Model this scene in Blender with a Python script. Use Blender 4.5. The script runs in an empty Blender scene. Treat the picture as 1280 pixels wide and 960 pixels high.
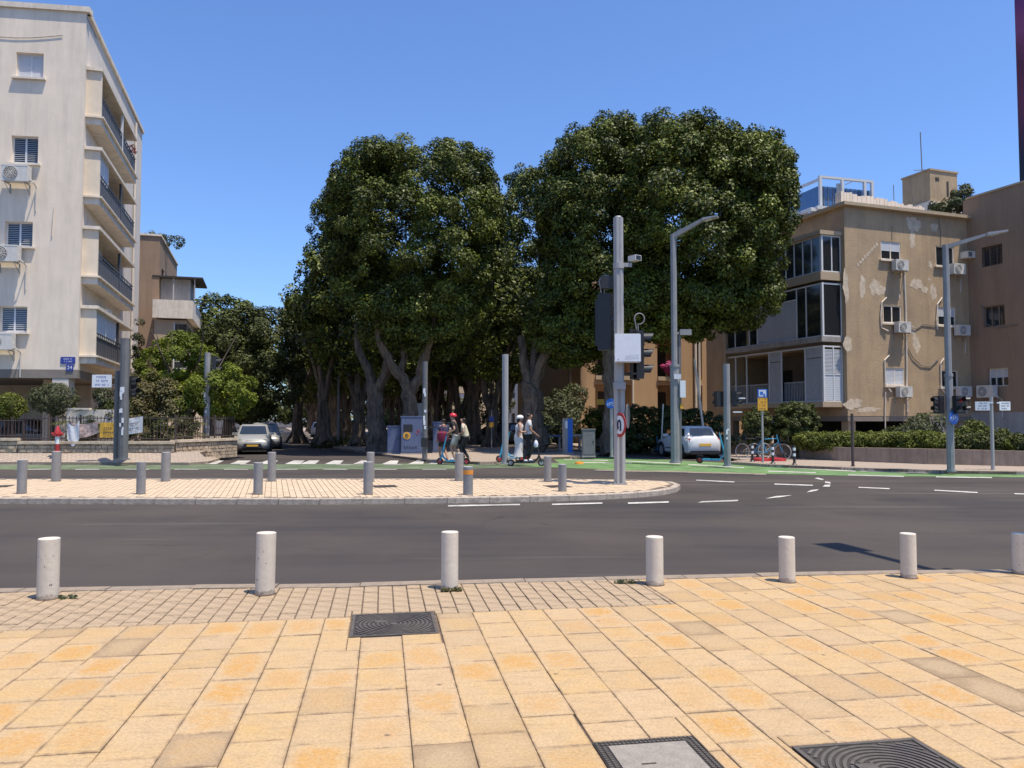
import bpy, bmesh, math, random
import numpy as np
from mathutils import Vector, Matrix

# ---------------------------------------------------------------- camera, sky, sun, exposure
S = bpy.context.scene
COL = S.collection
R = math.radians
F_PX = 980.0
PITCH = math.atan(44 / F_PX)
CAM_H = 1.6
cam_d = bpy.data.cameras.new('camera')
cam = bpy.data.objects.new('camera', cam_d)
COL.objects.link(cam)
cam.location = (0, 0, CAM_H)
cam.rotation_euler = (math.pi / 2 + PITCH, 0, 0)
cam_d.sensor_width = 36
cam_d.lens = 36 * F_PX / 1280
cam_d.clip_end = 2000
cam_d.clip_start = 0.05
S.camera = cam
S.render.resolution_x = 1024
S.render.resolution_y = 768
S.view_settings.view_transform = 'Standard'
S.view_settings.look = 'None'
S.view_settings.exposure = 0.42
S.view_settings.gamma = 1.0
SUN_DIR = Vector((0.82, -0.57, 0)).normalized()
SUN_EL = R(72)
sd = Vector((SUN_DIR.x * math.cos(SUN_EL), SUN_DIR.y * math.cos(SUN_EL), math.sin(SUN_EL)))
W = bpy.data.worlds.new('World')
S.world = W
W.use_nodes = True
nt = W.node_tree
bg = nt.nodes['Background']
sky = nt.nodes.new('ShaderNodeTexSky')
sky.sky_type = 'NISHITA'
sky.sun_disc = False
sky.sun_elevation = SUN_EL
sky.sun_rotation = math.atan2(SUN_DIR.x, SUN_DIR.y)
sky.altitude = 0
sky.air_density = 1.0
sky.dust_density = 0.8
sky.ozone_density = 2.6
tint = nt.nodes.new('ShaderNodeMix'); tint.data_type = 'RGBA'; tint.blend_type = 'MULTIPLY'
tint.inputs['Factor'].default_value = 1; tint.inputs['B'].default_value = (0.84, 1.06, 1.42, 1)
nt.links.new(sky.outputs[0], tint.inputs['A']); nt.links.new(tint.outputs['Result'], bg.inputs[0])
bg.inputs[1].default_value = 0.11
sl = bpy.data.lights.new('sun', 'SUN')
sl.energy = 4.6
sl.angle = R(0.5)
sl.color = (1.0, 0.905, 0.75)
so = bpy.data.objects.new('sun', sl)
COL.objects.link(so)
so.rotation_euler = (-sd).to_track_quat('-Z', 'Y').to_euler()
so.location = (20, -10, 40)

rng = random.Random(7)

# ---------------------------------------------------------------- surveying helpers
_f = Vector((0, math.cos(PITCH), math.sin(PITCH)))
_u = Vector((0, -math.sin(PITCH), math.cos(PITCH)))
def ray(px, py):
    return _f + Vector((1, 0, 0)) * ((px - 640) / F_PX) - _u * ((py - 480) / F_PX)
def G(px, py, z=0.0):
    d = ray(px, py); t = (z - CAM_H) / d.z
    return (d.x * t, d.y * t)
def V(px, py, Y):
    d = ray(px, py); t = Y / d.y
    return Vector((d.x * t, Y, CAM_H + d.z * t))

# ---------------------------------------------------------------- materials
MATS = {}
def mat(name, col, rough=0.7, metal=0.0, var=0.12, scale=6.0, bump=0.0, bscale=40.0, streak=0.0, spec=0.5, dirt=0.0, emit=None):
    if name in MATS: return MATS[name]
    m = bpy.data.materials.new(name); m.use_nodes = True
    n = m.node_tree; b = n.nodes['Principled BSDF']
    b.inputs['Roughness'].default_value = rough
    b.inputs['Metallic'].default_value = metal
    b.inputs['Specular IOR Level'].default_value = spec
    tc = n.nodes.new('ShaderNodeTexCoord')
    no = n.nodes.new('ShaderNodeTexNoise'); no.inputs['Scale'].default_value = scale
    no.inputs['Detail'].default_value = 6; no.inputs['Roughness'].default_value = 0.65
    n.links.new(tc.outputs['Object'], no.inputs['Vector'])
    rp = n.nodes.new('ShaderNodeValToRGB')
    rp.color_ramp.elements[0].position = 0.3; rp.color_ramp.elements[1].position = 0.7
    c = Vector(col[:3])
    rp.color_ramp.elements[0].color = (*(c * (1 - var)), 1)
    rp.color_ramp.elements[1].color = (*[min(1, x) for x in c * (1 + var)], 1)
    n.links.new(no.outputs['Fac'], rp.inputs['Fac'])
    out = rp.outputs['Color']
    if streak > 0 or dirt > 0:
        mp = n.nodes.new('ShaderNodeMapping')
        mp.inputs['Scale'].default_value = (1.8, 1.8, 0.22) if streak > 0 else (0.5, 0.5, 0.5)
        n.links.new(tc.outputs['Object'], mp.inputs['Vector'])
        n2 = n.nodes.new('ShaderNodeTexNoise'); n2.inputs['Scale'].default_value = 1.6
        n2.inputs['Detail'].default_value = 8; n2.inputs['Roughness'].default_value = 0.7
        n.links.new(mp.outputs[0], n2.inputs['Vector'])
        r2 = n.nodes.new('ShaderNodeMapRange')
        r2.inputs['From Min'].default_value = 0.42; r2.inputs['From Max'].default_value = 0.72
        r2.inputs['To Min'].default_value = 1.0; r2.inputs['To Max'].default_value = 1.0 - max(streak, dirt)
        n.links.new(n2.outputs['Fac'], r2.inputs['Value'])
        mx = n.nodes.new('ShaderNodeMix'); mx.data_type = 'RGBA'; mx.blend_type = 'MULTIPLY'
        mx.inputs['Factor'].default_value = 1
        n.links.new(out, mx.inputs['A']); n.links.new(r2.outputs[0], mx.inputs['B'])
        out = mx.outputs['Result']
    n.links.new(out, b.inputs['Base Color'])
    if bump > 0:
        n3 = n.nodes.new('ShaderNodeTexNoise'); n3.inputs['Scale'].default_value = bscale
        n3.inputs['Detail'].default_value = 4
        n.links.new(tc.outputs['Object'], n3.inputs['Vector'])
        bp = n.nodes.new('ShaderNodeBump'); bp.inputs['Strength'].default_value = bump
        bp.inputs['Distance'].default_value = 0.02
        n.links.new(n3.outputs['Fac'], bp.inputs['Height'])
        n.links.new(bp.outputs[0], b.inputs['Normal'])
    if emit:
        b.inputs['Emission Color'].default_value = (*emit, 1); b.inputs['Emission Strength'].default_value = 1.0
    MATS[name] = m
    return m

def nd(n, t, **kw):
    x = n.nodes.new(t)
    for k, v in kw.items(): setattr(x, k, v)
    return x
def mixc(n, fac, a, b, blend='MIX'):
    x = nd(n, 'ShaderNodeMix', data_type='RGBA', blend_type=blend)
    for k, v in (('Factor', fac), ('A', a), ('B', b)):
        if isinstance(v, bpy.types.NodeSocket): n.links.new(v, x.inputs[k])
        elif k == 'Factor': x.inputs[k].default_value = v
        else: x.inputs[k].default_value = (*v, 1) if not isinstance(v, float) else (v, v, v, 1)
    return x.outputs['Result']
def math_(n, op, a, b=0.0, c=0.0, clamp=False):
    x = nd(n, 'ShaderNodeMath', operation=op, use_clamp=clamp)
    for i, v in enumerate((a, b, c)):
        if isinstance(v, bpy.types.NodeSocket): n.links.new(v, x.inputs[i])
        else: x.inputs[i].default_value = v
    return x.outputs[0]
def noise(n, vec, scale, detail=5, rough=0.6):
    x = nd(n, 'ShaderNodeTexNoise'); x.inputs['Scale'].default_value = scale
    x.inputs['Detail'].default_value = detail; x.inputs['Roughness'].default_value = rough
    n.links.new(vec, x.inputs['Vector']); return x.outputs['Fac']
def mrange(n, v, a, b, c=0.0, d=1.0):
    x = nd(n, 'ShaderNodeMapRange'); n.links.new(v, x.inputs[0])
    for i, q in enumerate((a, b, c, d)): x.inputs[i + 1].default_value = q
    return x.outputs[0]
def newmat(name):
    m = bpy.data.materials.new(name); m.use_nodes = True; MATS[name] = m
    return m, m.node_tree, m.node_tree.nodes['Principled BSDF']
def addbump(n, b, h, strength=0.5, dist=0.01):
    bp = nd(n, 'ShaderNodeBump'); bp.inputs['Strength'].default_value = strength
    bp.inputs['Distance'].default_value = dist
    n.links.new(h, bp.inputs['Height']); n.links.new(bp.outputs[0], b.inputs['Normal'])

def tile_mat():
    m, n, b = newmat('sandstone_tile')
    at = nd(n, 'ShaderNodeAttribute', attribute_name='rnd')
    sp = nd(n, 'ShaderNodeSeparateColor'); n.links.new(at.outputs['Color'], sp.inputs[0])
    r, g, bl = sp.outputs
    geo = nd(n, 'ShaderNodeNewGeometry'); pos = geo.outputs['Position']
    uv = nd(n, 'ShaderNodeUVMap', uv_map='UVMap')
    sx = nd(n, 'ShaderNodeSeparateXYZ'); n.links.new(uv.outputs[0], sx.inputs[0])
    dx = math_(n, 'ABSOLUTE', math_(n, 'SUBTRACT', sx.outputs[0], 0.5))
    dy = math_(n, 'ABSOLUTE', math_(n, 'SUBTRACT', sx.outputs[1], 0.5))
    d = math_(n, 'POWER', math_(n, 'ADD', math_(n, 'POWER', dx, 3.0), math_(n, 'POWER', dy, 3.0)), 0.333)
    wob = noise(n, pos, 9.0, 4)
    d = math_(n, 'ADD', d, math_(n, 'MULTIPLY', math_(n, 'SUBTRACT', wob, 0.5), 0.55))
    cen = mrange(n, d, 0.47, 0.27)
    base = mixc(n, r, (0.50, 0.352, 0.205), (0.51, 0.342, 0.155))
    cloud = noise(n, pos, 3.5, 6, 0.7)
    base = mixc(n, mrange(n, cloud, 0.35, 0.7), base, (0.50, 0.375, 0.235))
    base = mixc(n, mrange(n, noise(n, pos, 7.0, 8, 0.75), 0.48, 0.68, 0, 0.5), base, (0.37, 0.255, 0.135))
    vm = nd(n, 'ShaderNodeMapping'); vm.inputs['Rotation'].default_value = (0, 0, R(-9.4)); vm.inputs['Scale'].default_value = (5, 26, 1); n.links.new(pos, vm.inputs['Vector'])
    base = mixc(n, mrange(n, noise(n, vm.outputs[0], 1.0, 6, 0.7), 0.5, 0.72, 0, 0.5), base, (0.33, 0.22, 0.11))
    orange = mixc(n, math_(n, 'MULTIPLY', math_(n, 'MULTIPLY', cen, mrange(n, noise(n, pos, 16, 6, 0.7), 0.3, 0.55)), bl), base, (0.50, 0.285, 0.095))
    grey = mixc(n, math_(n, 'MULTIPLY', cen, 0.75), (0.30, 0.215, 0.13), (0.42, 0.315, 0.195))
    c = mixc(n, g, orange, grey)
    fine = noise(n, pos, 60, 5, 0.75)
    c = mixc(n, 0.8, c, mixc(n, mrange(n, fine, 0.3, 0.62), (0.66, 0.62, 0.57), (1.06, 1.06, 1.06)), 'MULTIPLY')
    pit = nd(n, 'ShaderNodeTexVoronoi'); pit.inputs['Scale'].default_value = 26; n.links.new(pos, pit.inputs['Vector'])
    pm = math_(n, 'MULTIPLY', mrange(n, pit.outputs['Distance'], 0.16, 0.07), mrange(n, noise(n, pos, 3, 3), 0.5, 0.62))
    c = mixc(n, math_(n, 'MULTIPLY', pm, 0.55), c, (0.20, 0.13, 0.075))
    # grime near the joints and scattered dark spots
    edge = mrange(n, math_(n, 'ADD', math_(n, 'MAXIMUM', dx, dy), math_(n, 'MULTIPLY', noise(n, pos, 22, 5, 0.8), 0.05)), 0.47, 0.52)
    em = math_(n, 'MULTIPLY', edge, mrange(n, noise(n, pos, 6, 6, 0.75), 0.42, 0.62))
    c = mixc(n, math_(n, 'MULTIPLY', em, 0.85), c, (0.19, 0.13, 0.085))
    vo = nd(n, 'ShaderNodeTexVoronoi'); vo.inputs['Scale'].default_value = 3.1; n.links.new(pos, vo.inputs['Vector'])
    spot = mrange(n, math_(n, 'ADD', vo.outputs['Distance'], math_(n, 'MULTIPLY', noise(n, pos, 30, 4), 0.06)), 0.10, 0.055)
    vo2 = noise(n, pos, 1.3, 2)
    spot = math_(n, 'MULTIPLY', spot, mrange(n, vo2, 0.44, 0.5))
    c = mixc(n, math_(n, 'MULTIPLY', spot, 0.75), c, (0.09, 0.07, 0.06))
    n.links.new(c, b.inputs['Base Color'])
    b.inputs['Roughness'].default_value = 0.75
    b.inputs['Specular IOR Level'].default_value = 0.25
    addbump(n, b, noise(n, pos, 30, 8, 0.75), 0.6, 0.008)
    return m
def asphalt_mat():
    m, n, b = newmat('asphalt')
    geo = nd(n, 'ShaderNodeNewGeometry'); pos = geo.outputs['Position']
    mp = nd(n, 'ShaderNodeMapping'); mp.inputs['Scale'].default_value = (0.06, 0.75, 1)
    mp.inputs['Rotation'].default_value = (0, 0, R(-4)); n.links.new(pos, mp.inputs['Vector'])
    st = noise(n, mp.outputs[0], 1.2, 6, 0.65)
    c = mixc(n, mrange(n, st, 0.35, 0.65), (0.035, 0.029, 0.027), (0.062, 0.051, 0.046))
    blot = noise(n, pos, 0.25, 5, 0.6)
    c = mixc(n, mrange(n, blot, 0.42, 0.66), c, (0.073, 0.059, 0.049))
    cr = nd(n, 'ShaderNodeTexVoronoi', feature='DISTANCE_TO_EDGE'); cr.inputs['Scale'].default_value = 0.22
    wv = nd(n, 'ShaderNodeVectorMath', operation='ADD'); n.links.new(pos, wv.inputs[0])
    nz = nd(n, 'ShaderNodeTexNoise'); nz.inputs['Scale'].default_value = 0.9; nz.inputs['Detail'].default_value = 6; n.links.new(pos, nz.inputs['Vector']); n.links.new(nz.outputs['Color'], wv.inputs[1]); n.links.new(wv.outputs[0], cr.inputs['Vector'])
    ck = math_(n, 'MULTIPLY', mrange(n, cr.outputs['Distance'], 0.006, 0.0), mrange(n, noise(n, pos, 0.12, 2), 0.5, 0.58))
    c = mixc(n, math_(n, 'MULTIPLY', ck, 0.75), c, (0.018, 0.016, 0.015))
    oil = noise(n, pos, 1.7, 5, 0.75)
    c = mixc(n, mrange(n, oil, 0.62, 0.74, 0, 0.45), c, (0.028, 0.024, 0.022))
    f = noise(n, pos, 70, 4, 0.85)
    c = mixc(n, 0.85, c, mixc(n, mrange(n, f, 0.3, 0.7), (0.6, 0.6, 0.6), (1.3, 1.3, 1.3)), 'MULTIPLY')
    mp2 = nd(n, 'ShaderNodeMapping'); mp2.inputs['Scale'].default_value = (0.1, 1.6, 1)
    mp2.inputs['Rotation'].default_value = (0, 0, R(7)); n.links.new(pos, mp2.inputs['Vector'])
    w = noise(n, mp2.outputs[0], 1.0, 3, 0.5)
    c = mixc(n, mrange(n, w, 0.64, 0.72, 0, 0.35), c, (0.15, 0.135, 0.125))
    n.links.new(c, b.inputs['Base Color'])
    b.inputs['Roughness'].default_value = 0.82; b.inputs['Specular IOR Level'].default_value = 0.35
    addbump(n, b, noise(n, pos, 90, 3, 0.7), 0.5, 0.006)
    return m
def brick_pave(name, c1, c2, cm, rot, bw=0.2, bh=0.1):
    m, n, b = newmat(name)
    geo = nd(n, 'ShaderNodeNewGeometry'); pos = geo.outputs['Position']
    mp = nd(n, 'ShaderNodeMapping'); mp.inputs['Rotation'].default_value = (0, 0, rot); n.links.new(pos, mp.inputs['Vector'])
    br = nd(n, 'ShaderNodeTexBrick'); n.links.new(mp.outputs[0], br.inputs['Vector'])
    br.inputs['Color1'].default_value = (*c1, 1); br.inputs['Color2'].default_value = (*c2, 1); br.inputs['Mortar'].default_value = (*cm, 1)
    br.inputs['Scale'].default_value = 1; br.inputs['Brick Width'].default_value = bw; br.inputs['Row Height'].default_value = bh
    br.inputs['Mortar Size'].default_value = 0.008
    c = mixc(n, mrange(n, noise(n, pos, 0.7, 5), 0.4, 0.7, 0, 0.5), br.outputs['Color'], tuple(x * 0.7 for x in c1))
    n.links.new(c, b.inputs['Base Color']); b.inputs['Roughness'].default_value = 0.85
    return m
def leaf_mat(name, dark, light, rough=0.45, spec=0.5, trans=0.25):
    m, n, b = newmat(name)
    at = nd(n, 'ShaderNodeAttribute', attribute_name='tint')
    c = mixc(n, at.outputs['Fac'], dark, light)
    n.links.new(c, b.inputs['Base Color'])
    b.inputs['Roughness'].default_value = rough; b.inputs['Specular IOR Level'].default_value = spec
    if trans > 0:
        tr = nd(n, 'ShaderNodeBsdfTranslucent'); n.links.new(mixc(n, 1.0, c, (0.9, 1.0, 0.35), 'MULTIPLY'), tr.inputs[0])
        mx = nd(n, 'ShaderNodeMixShader'); mx.inputs[0].default_value = trans
        n.links.new(b.outputs[0], mx.inputs[1]); n.links.new(tr.outputs[0], mx.inputs[2])
        n.links.new(mx.outputs[0], n.nodes['Material Output'].inputs['Surface'])
    return m
def bark_mat():
    m, n, b = newmat('bark')
    tc = nd(n, 'ShaderNodeTexCoord'); mp = nd(n, 'ShaderNodeMapping'); mp.inputs['Scale'].default_value = (3, 3, 0.7)
    n.links.new(tc.outputs['Object'], mp.inputs['Vector'])
    f = noise(n, mp.outputs[0], 2.2, 8, 0.7)
    c = mixc(n, mrange(n, f, 0.35, 0.65), (0.045, 0.034, 0.025), (0.19, 0.145, 0.105))
    n.links.new(c, b.inputs['Base Color']); b.inputs['Roughness'].default_value = 0.9
    addbump(n, b, f, 0.9, 0.08); return m
def rough_wall(name, col, patchcol, amt=0.5, bump=0.7, streak=0.3):
    m, n, b = newmat(name)
    geo = nd(n, 'ShaderNodeNewGeometry'); pos = geo.outputs['Position']
    mp = nd(n, 'ShaderNodeMapping'); mp.inputs['Scale'].default_value = (1.6, 1.6, 0.18); n.links.new(pos, mp.inputs['Vector'])
    c = mixc(n, mrange(n, noise(n, pos, 0.55, 7, 0.65), 0.38, 0.68, 0, amt), col, patchcol)
    c = mixc(n, mrange(n, noise(n, mp.outputs[0], 1.3, 7, 0.7), 0.45, 0.72, 0, streak), c, tuple(x * 0.5 for x in col))
    c = mixc(n, 0.5, c, mixc(n, noise(n, pos, 14, 5, 0.8), (0.65, 0.65, 0.65), (1.25, 1.25, 1.25)), 'MULTIPLY')
    n.links.new(c, b.inputs['Base Color']); b.inputs['Roughness'].default_value = 0.92
    b.inputs['Specular IOR Level'].default_value = 0.2
    addbump(n, b, noise(n, pos, 22, 5, 0.7), bump, 0.03); return m
def glass_mat(name, tint, rough=0.06):
    m, n, b = newmat(name)
    geo = nd(n, 'ShaderNodeNewGeometry')
    c = mixc(n, noise(n, geo.outputs['Position'], 0.9, 3), tint, tuple(x * 1.8 for x in tint))
    n.links.new(c, b.inputs['Base Color']); b.inputs['Roughness'].default_value = rough
    b.inputs['Specular IOR Level'].default_value = 0.8; return m

M = dict(
    tile=tile_mat(), asphalt=asphalt_mat(), bark=bark_mat(),
    joint=mat('joint_sand', (0.12, 0.085, 0.06), 0.95, var=0.4, scale=20),
    band=brick_pave('footway_paver', (0.40, 0.32, 0.25), (0.34, 0.27, 0.22), (0.15, 0.12, 0.1), R(17)),
    paver=mat('small_paver', (0.375, 0.275, 0.175), 0.85, var=0.35, scale=11, bump=0.6, bscale=60, dirt=0.4),
    ipaver=mat('island_paver', (0.53, 0.405, 0.275), 0.85, var=0.12, scale=3, bump=0.3, bscale=60),
    kerb=mat('kerb_stone', (0.28, 0.22, 0.165), 0.85, var=0.2, scale=7, bump=0.4, bscale=50, dirt=0.3),
    kerbd=mat('kerb_stone_worn', (0.42, 0.35, 0.28), 0.9, var=0.3, scale=9, bump=0.5, bscale=40, dirt=0.45),
    green=mat('green_lane_paint', (0.13, 0.235, 0.085), 0.7, var=0.3, scale=2.5, dirt=0.45),
    greenf=mat('faded_green_lane_paint', (0.13, 0.17, 0.095), 0.7, var=0.4, scale=1.1, dirt=0.5),
    white=mat('road_paint', (0.52, 0.50, 0.46), 0.7, var=0.3, scale=8, dirt=0.55),
    faded=mat('faded_road_paint', (0.30, 0.285, 0.27), 0.8, var=0.3, scale=6, dirt=0.5),
    render_white=mat('cream_render', (0.80, 0.68, 0.54), 0.9, var=0.06, scale=1.2, streak=0.16, bump=0.25, bscale=30),
    render_side=mat('pale_render', (0.72, 0.63, 0.53), 0.9, var=0.06, scale=1.5, streak=0.2, bump=0.2, bscale=30),
    trim=mat('render_trim', (0.72, 0.63, 0.52), 0.85, var=0.1, scale=4, streak=0.25),
    beige=mat('beige_panel_render', (0.72, 0.61, 0.47), 0.9, var=0.08, scale=2, streak=0.12),
    tan=rough_wall('rough_tan_plaster', (0.50, 0.365, 0.225), (0.33, 0.245, 0.17), 0.75, 1.0, 0.5),
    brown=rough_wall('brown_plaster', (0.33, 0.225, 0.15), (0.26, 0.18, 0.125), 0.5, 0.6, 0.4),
    tanl=rough_wall('light_tan_plaster', (0.47, 0.37, 0.25), (0.38, 0.29, 0.20), 0.4, 0.6, 0.3),
    ochre=rough_wall('ochre_plaster', (0.46, 0.30, 0.17), (0.40, 0.265, 0.155), 0.4, 0.5, 0.25),
    greyw=mat('grey_render', (0.36, 0.35, 0.34), 0.9, var=0.1, streak=0.3),
    patch=mat('plaster_repair', (0.56, 0.46, 0.34), 0.9, var=0.25, scale=5, bump=0.5, bscale=25),
    concrete=mat('concrete', (0.36, 0.33, 0.30), 0.9, var=0.2, scale=3, streak=0.35, bump=0.4, bscale=40),
    retaining=mat('retaining_wall_render', (0.33, 0.25, 0.19), 0.9, var=0.2, scale=2, streak=0.4, bump=0.4),
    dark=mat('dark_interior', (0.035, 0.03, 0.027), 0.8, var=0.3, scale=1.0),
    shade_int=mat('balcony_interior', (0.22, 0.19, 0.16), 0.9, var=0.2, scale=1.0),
    glass=glass_mat('window_glass', (0.012, 0.014, 0.016)),
    bglass=glass_mat('blue_glass', (0.04, 0.10, 0.22), 0.12),
    wframe=mat('white_window_frame', (0.62, 0.62, 0.61), 0.5, var=0.05),
    bframe=mat('brown_window_frame', (0.20, 0.15, 0.11), 0.6, var=0.1),
    shutter=mat('white_shutter', (0.55, 0.57, 0.60), 0.5, var=0.05),
    shutter_shaded=mat('shaded_white_shutter', (0.40, 0.41, 0.43), 0.55, var=0.1, streak=0.15),  # white balcony panels on the sunless side, their shade mixed into the colour
    steel=mat('galvanised_steel', (0.34, 0.33, 0.32), 0.5, metal=0.2, var=0.12, scale=3, streak=0.15),
    polegrey=mat('grey_painted_pole', (0.27, 0.27, 0.265), 0.55, metal=0.0, var=0.12, scale=3, streak=0.2),
    poledark=mat('dark_grey_pole', (0.15, 0.15, 0.15), 0.55, metal=0.0, var=0.15, scale=3, streak=0.2),
    lightpole=mat('pale_aluminium', (0.37, 0.36, 0.345), 0.5, metal=0.1, var=0.08, scale=3, streak=0.1),
    bolw=mat('white_bollard_paint', (0.58, 0.52, 0.43), 0.6, var=0.06, scale=9, streak=0.14, bump=0.15, bscale=30),
    bolt=mat('bollard_cap_paint', (0.60, 0.55, 0.47), 0.6, var=0.1, scale=10),
    bolg=mat('grey_bollard_paint', (0.24, 0.235, 0.23), 0.55, var=0.12, scale=8, streak=0.2),
    bolgt=mat('grey_bollard_cap', (0.42, 0.41, 0.40), 0.6, var=0.1),
    orange=mat('orange_reflector', (0.75, 0.27, 0.03), 0.4, var=0.1),
    iron=mat('cast_iron', (0.07, 0.06, 0.052), 0.6, metal=0.4, var=0.25, scale=15, bump=0.5, bscale=60, dirt=0.3),
    ironl=mat('worn_cast_iron', (0.14, 0.12, 0.10), 0.55, metal=0.4, var=0.25, scale=15),
    cinfill=mat('cover_concrete', (0.27, 0.24, 0.205), 0.85, var=0.2, scale=14, bump=0.5, bscale=70, dirt=0.25),
    black=mat('black_plastic', (0.02, 0.02, 0.022), 0.45, var=0.2),
    acw=mat('white_ac_casing', (0.60, 0.58, 0.54), 0.5, var=0.06, streak=0.12),
    acd=mat('ac_fan_grille', (0.16, 0.15, 0.14), 0.6, var=0.2),
    rail=mat('dark_railing', (0.05, 0.05, 0.055), 0.5, var=0.1),
    railmesh=mat('railing_infill', (0.10, 0.10, 0.11), 0.6, var=0.15),
    rust=mat('rust_fence', (0.07, 0.05, 0.045), 0.6, var=0.3),
    stone=mat('rubble_stone', (0.42, 0.33, 0.23), 0.9, var=0.4, scale=4, bump=0.6, bscale=20),
    red=mat('red_paint', (0.38, 0.03, 0.03), 0.4, var=0.1),
    bluesign=mat('blue_sign', (0.02, 0.13, 0.50), 0.4, var=0.05),
    navysign=mat('navy_sign', (0.03, 0.05, 0.28), 0.4, var=0.05),
    whitesign=mat('white_sign', (0.72, 0.74, 0.76), 0.5, var=0.05),
    yellow=mat('yellow_sign', (0.70, 0.36, 0.03), 0.5, var=0.08),
    bannery=mat('yellow_cloth', (0.62, 0.36, 0.05), 0.8, var=0.15, scale=8),
    bannerw=mat('white_cloth', (0.60, 0.62, 0.66), 0.8, var=0.1, scale=5),
    ink=mat('sign_ink', (0.03, 0.04, 0.08), 0.6, var=0.1),
    cloth_stripe=mat('striped_cloth', (0.40, 0.30, 0.28), 0.9, var=0.7, scale=7),
    leaf=leaf_mat('ficus_leaf', (0.010, 0.020, 0.005), (0.215, 0.25, 0.034), 0.5, 0.25, 0.06),
    leafd=leaf_mat('dark_leaf', (0.018, 0.026, 0.007), (0.11, 0.125, 0.032), 0.55, 0.22, 0.06),
    leafl=leaf_mat('lime_leaf', (0.05, 0.075, 0.010), (0.20, 0.235, 0.03), 0.6, 0.25, 0.3),
    leafh=leaf_mat('hedge_leaf', (0.04, 0.055, 0.010), (0.19, 0.21, 0.035), 0.6, 0.25, 0.2),
    leafb=leaf_mat('dry_leaf', (0.06, 0.055, 0.02), (0.22, 0.19, 0.08), 0.6, 0.3, 0.2),
    leafo=leaf_mat('olive_leaf', (0.04, 0.05, 0.02), (0.16, 0.17, 0.09), 0.6, 0.3, 0.2),
    redleaf=leaf_mat('red_petal', (0.12, 0.01, 0.012), (0.32, 0.03, 0.03), 0.6, 0.3, 0.1),
    petal=leaf_mat('pink_petal', (0.45, 0.04, 0.18), (0.65, 0.15, 0.35), 0.6, 0.3, 0.2),
    rubber=mat('tyre_rubber', (0.02, 0.02, 0.02), 0.8, var=0.2),
)

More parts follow.
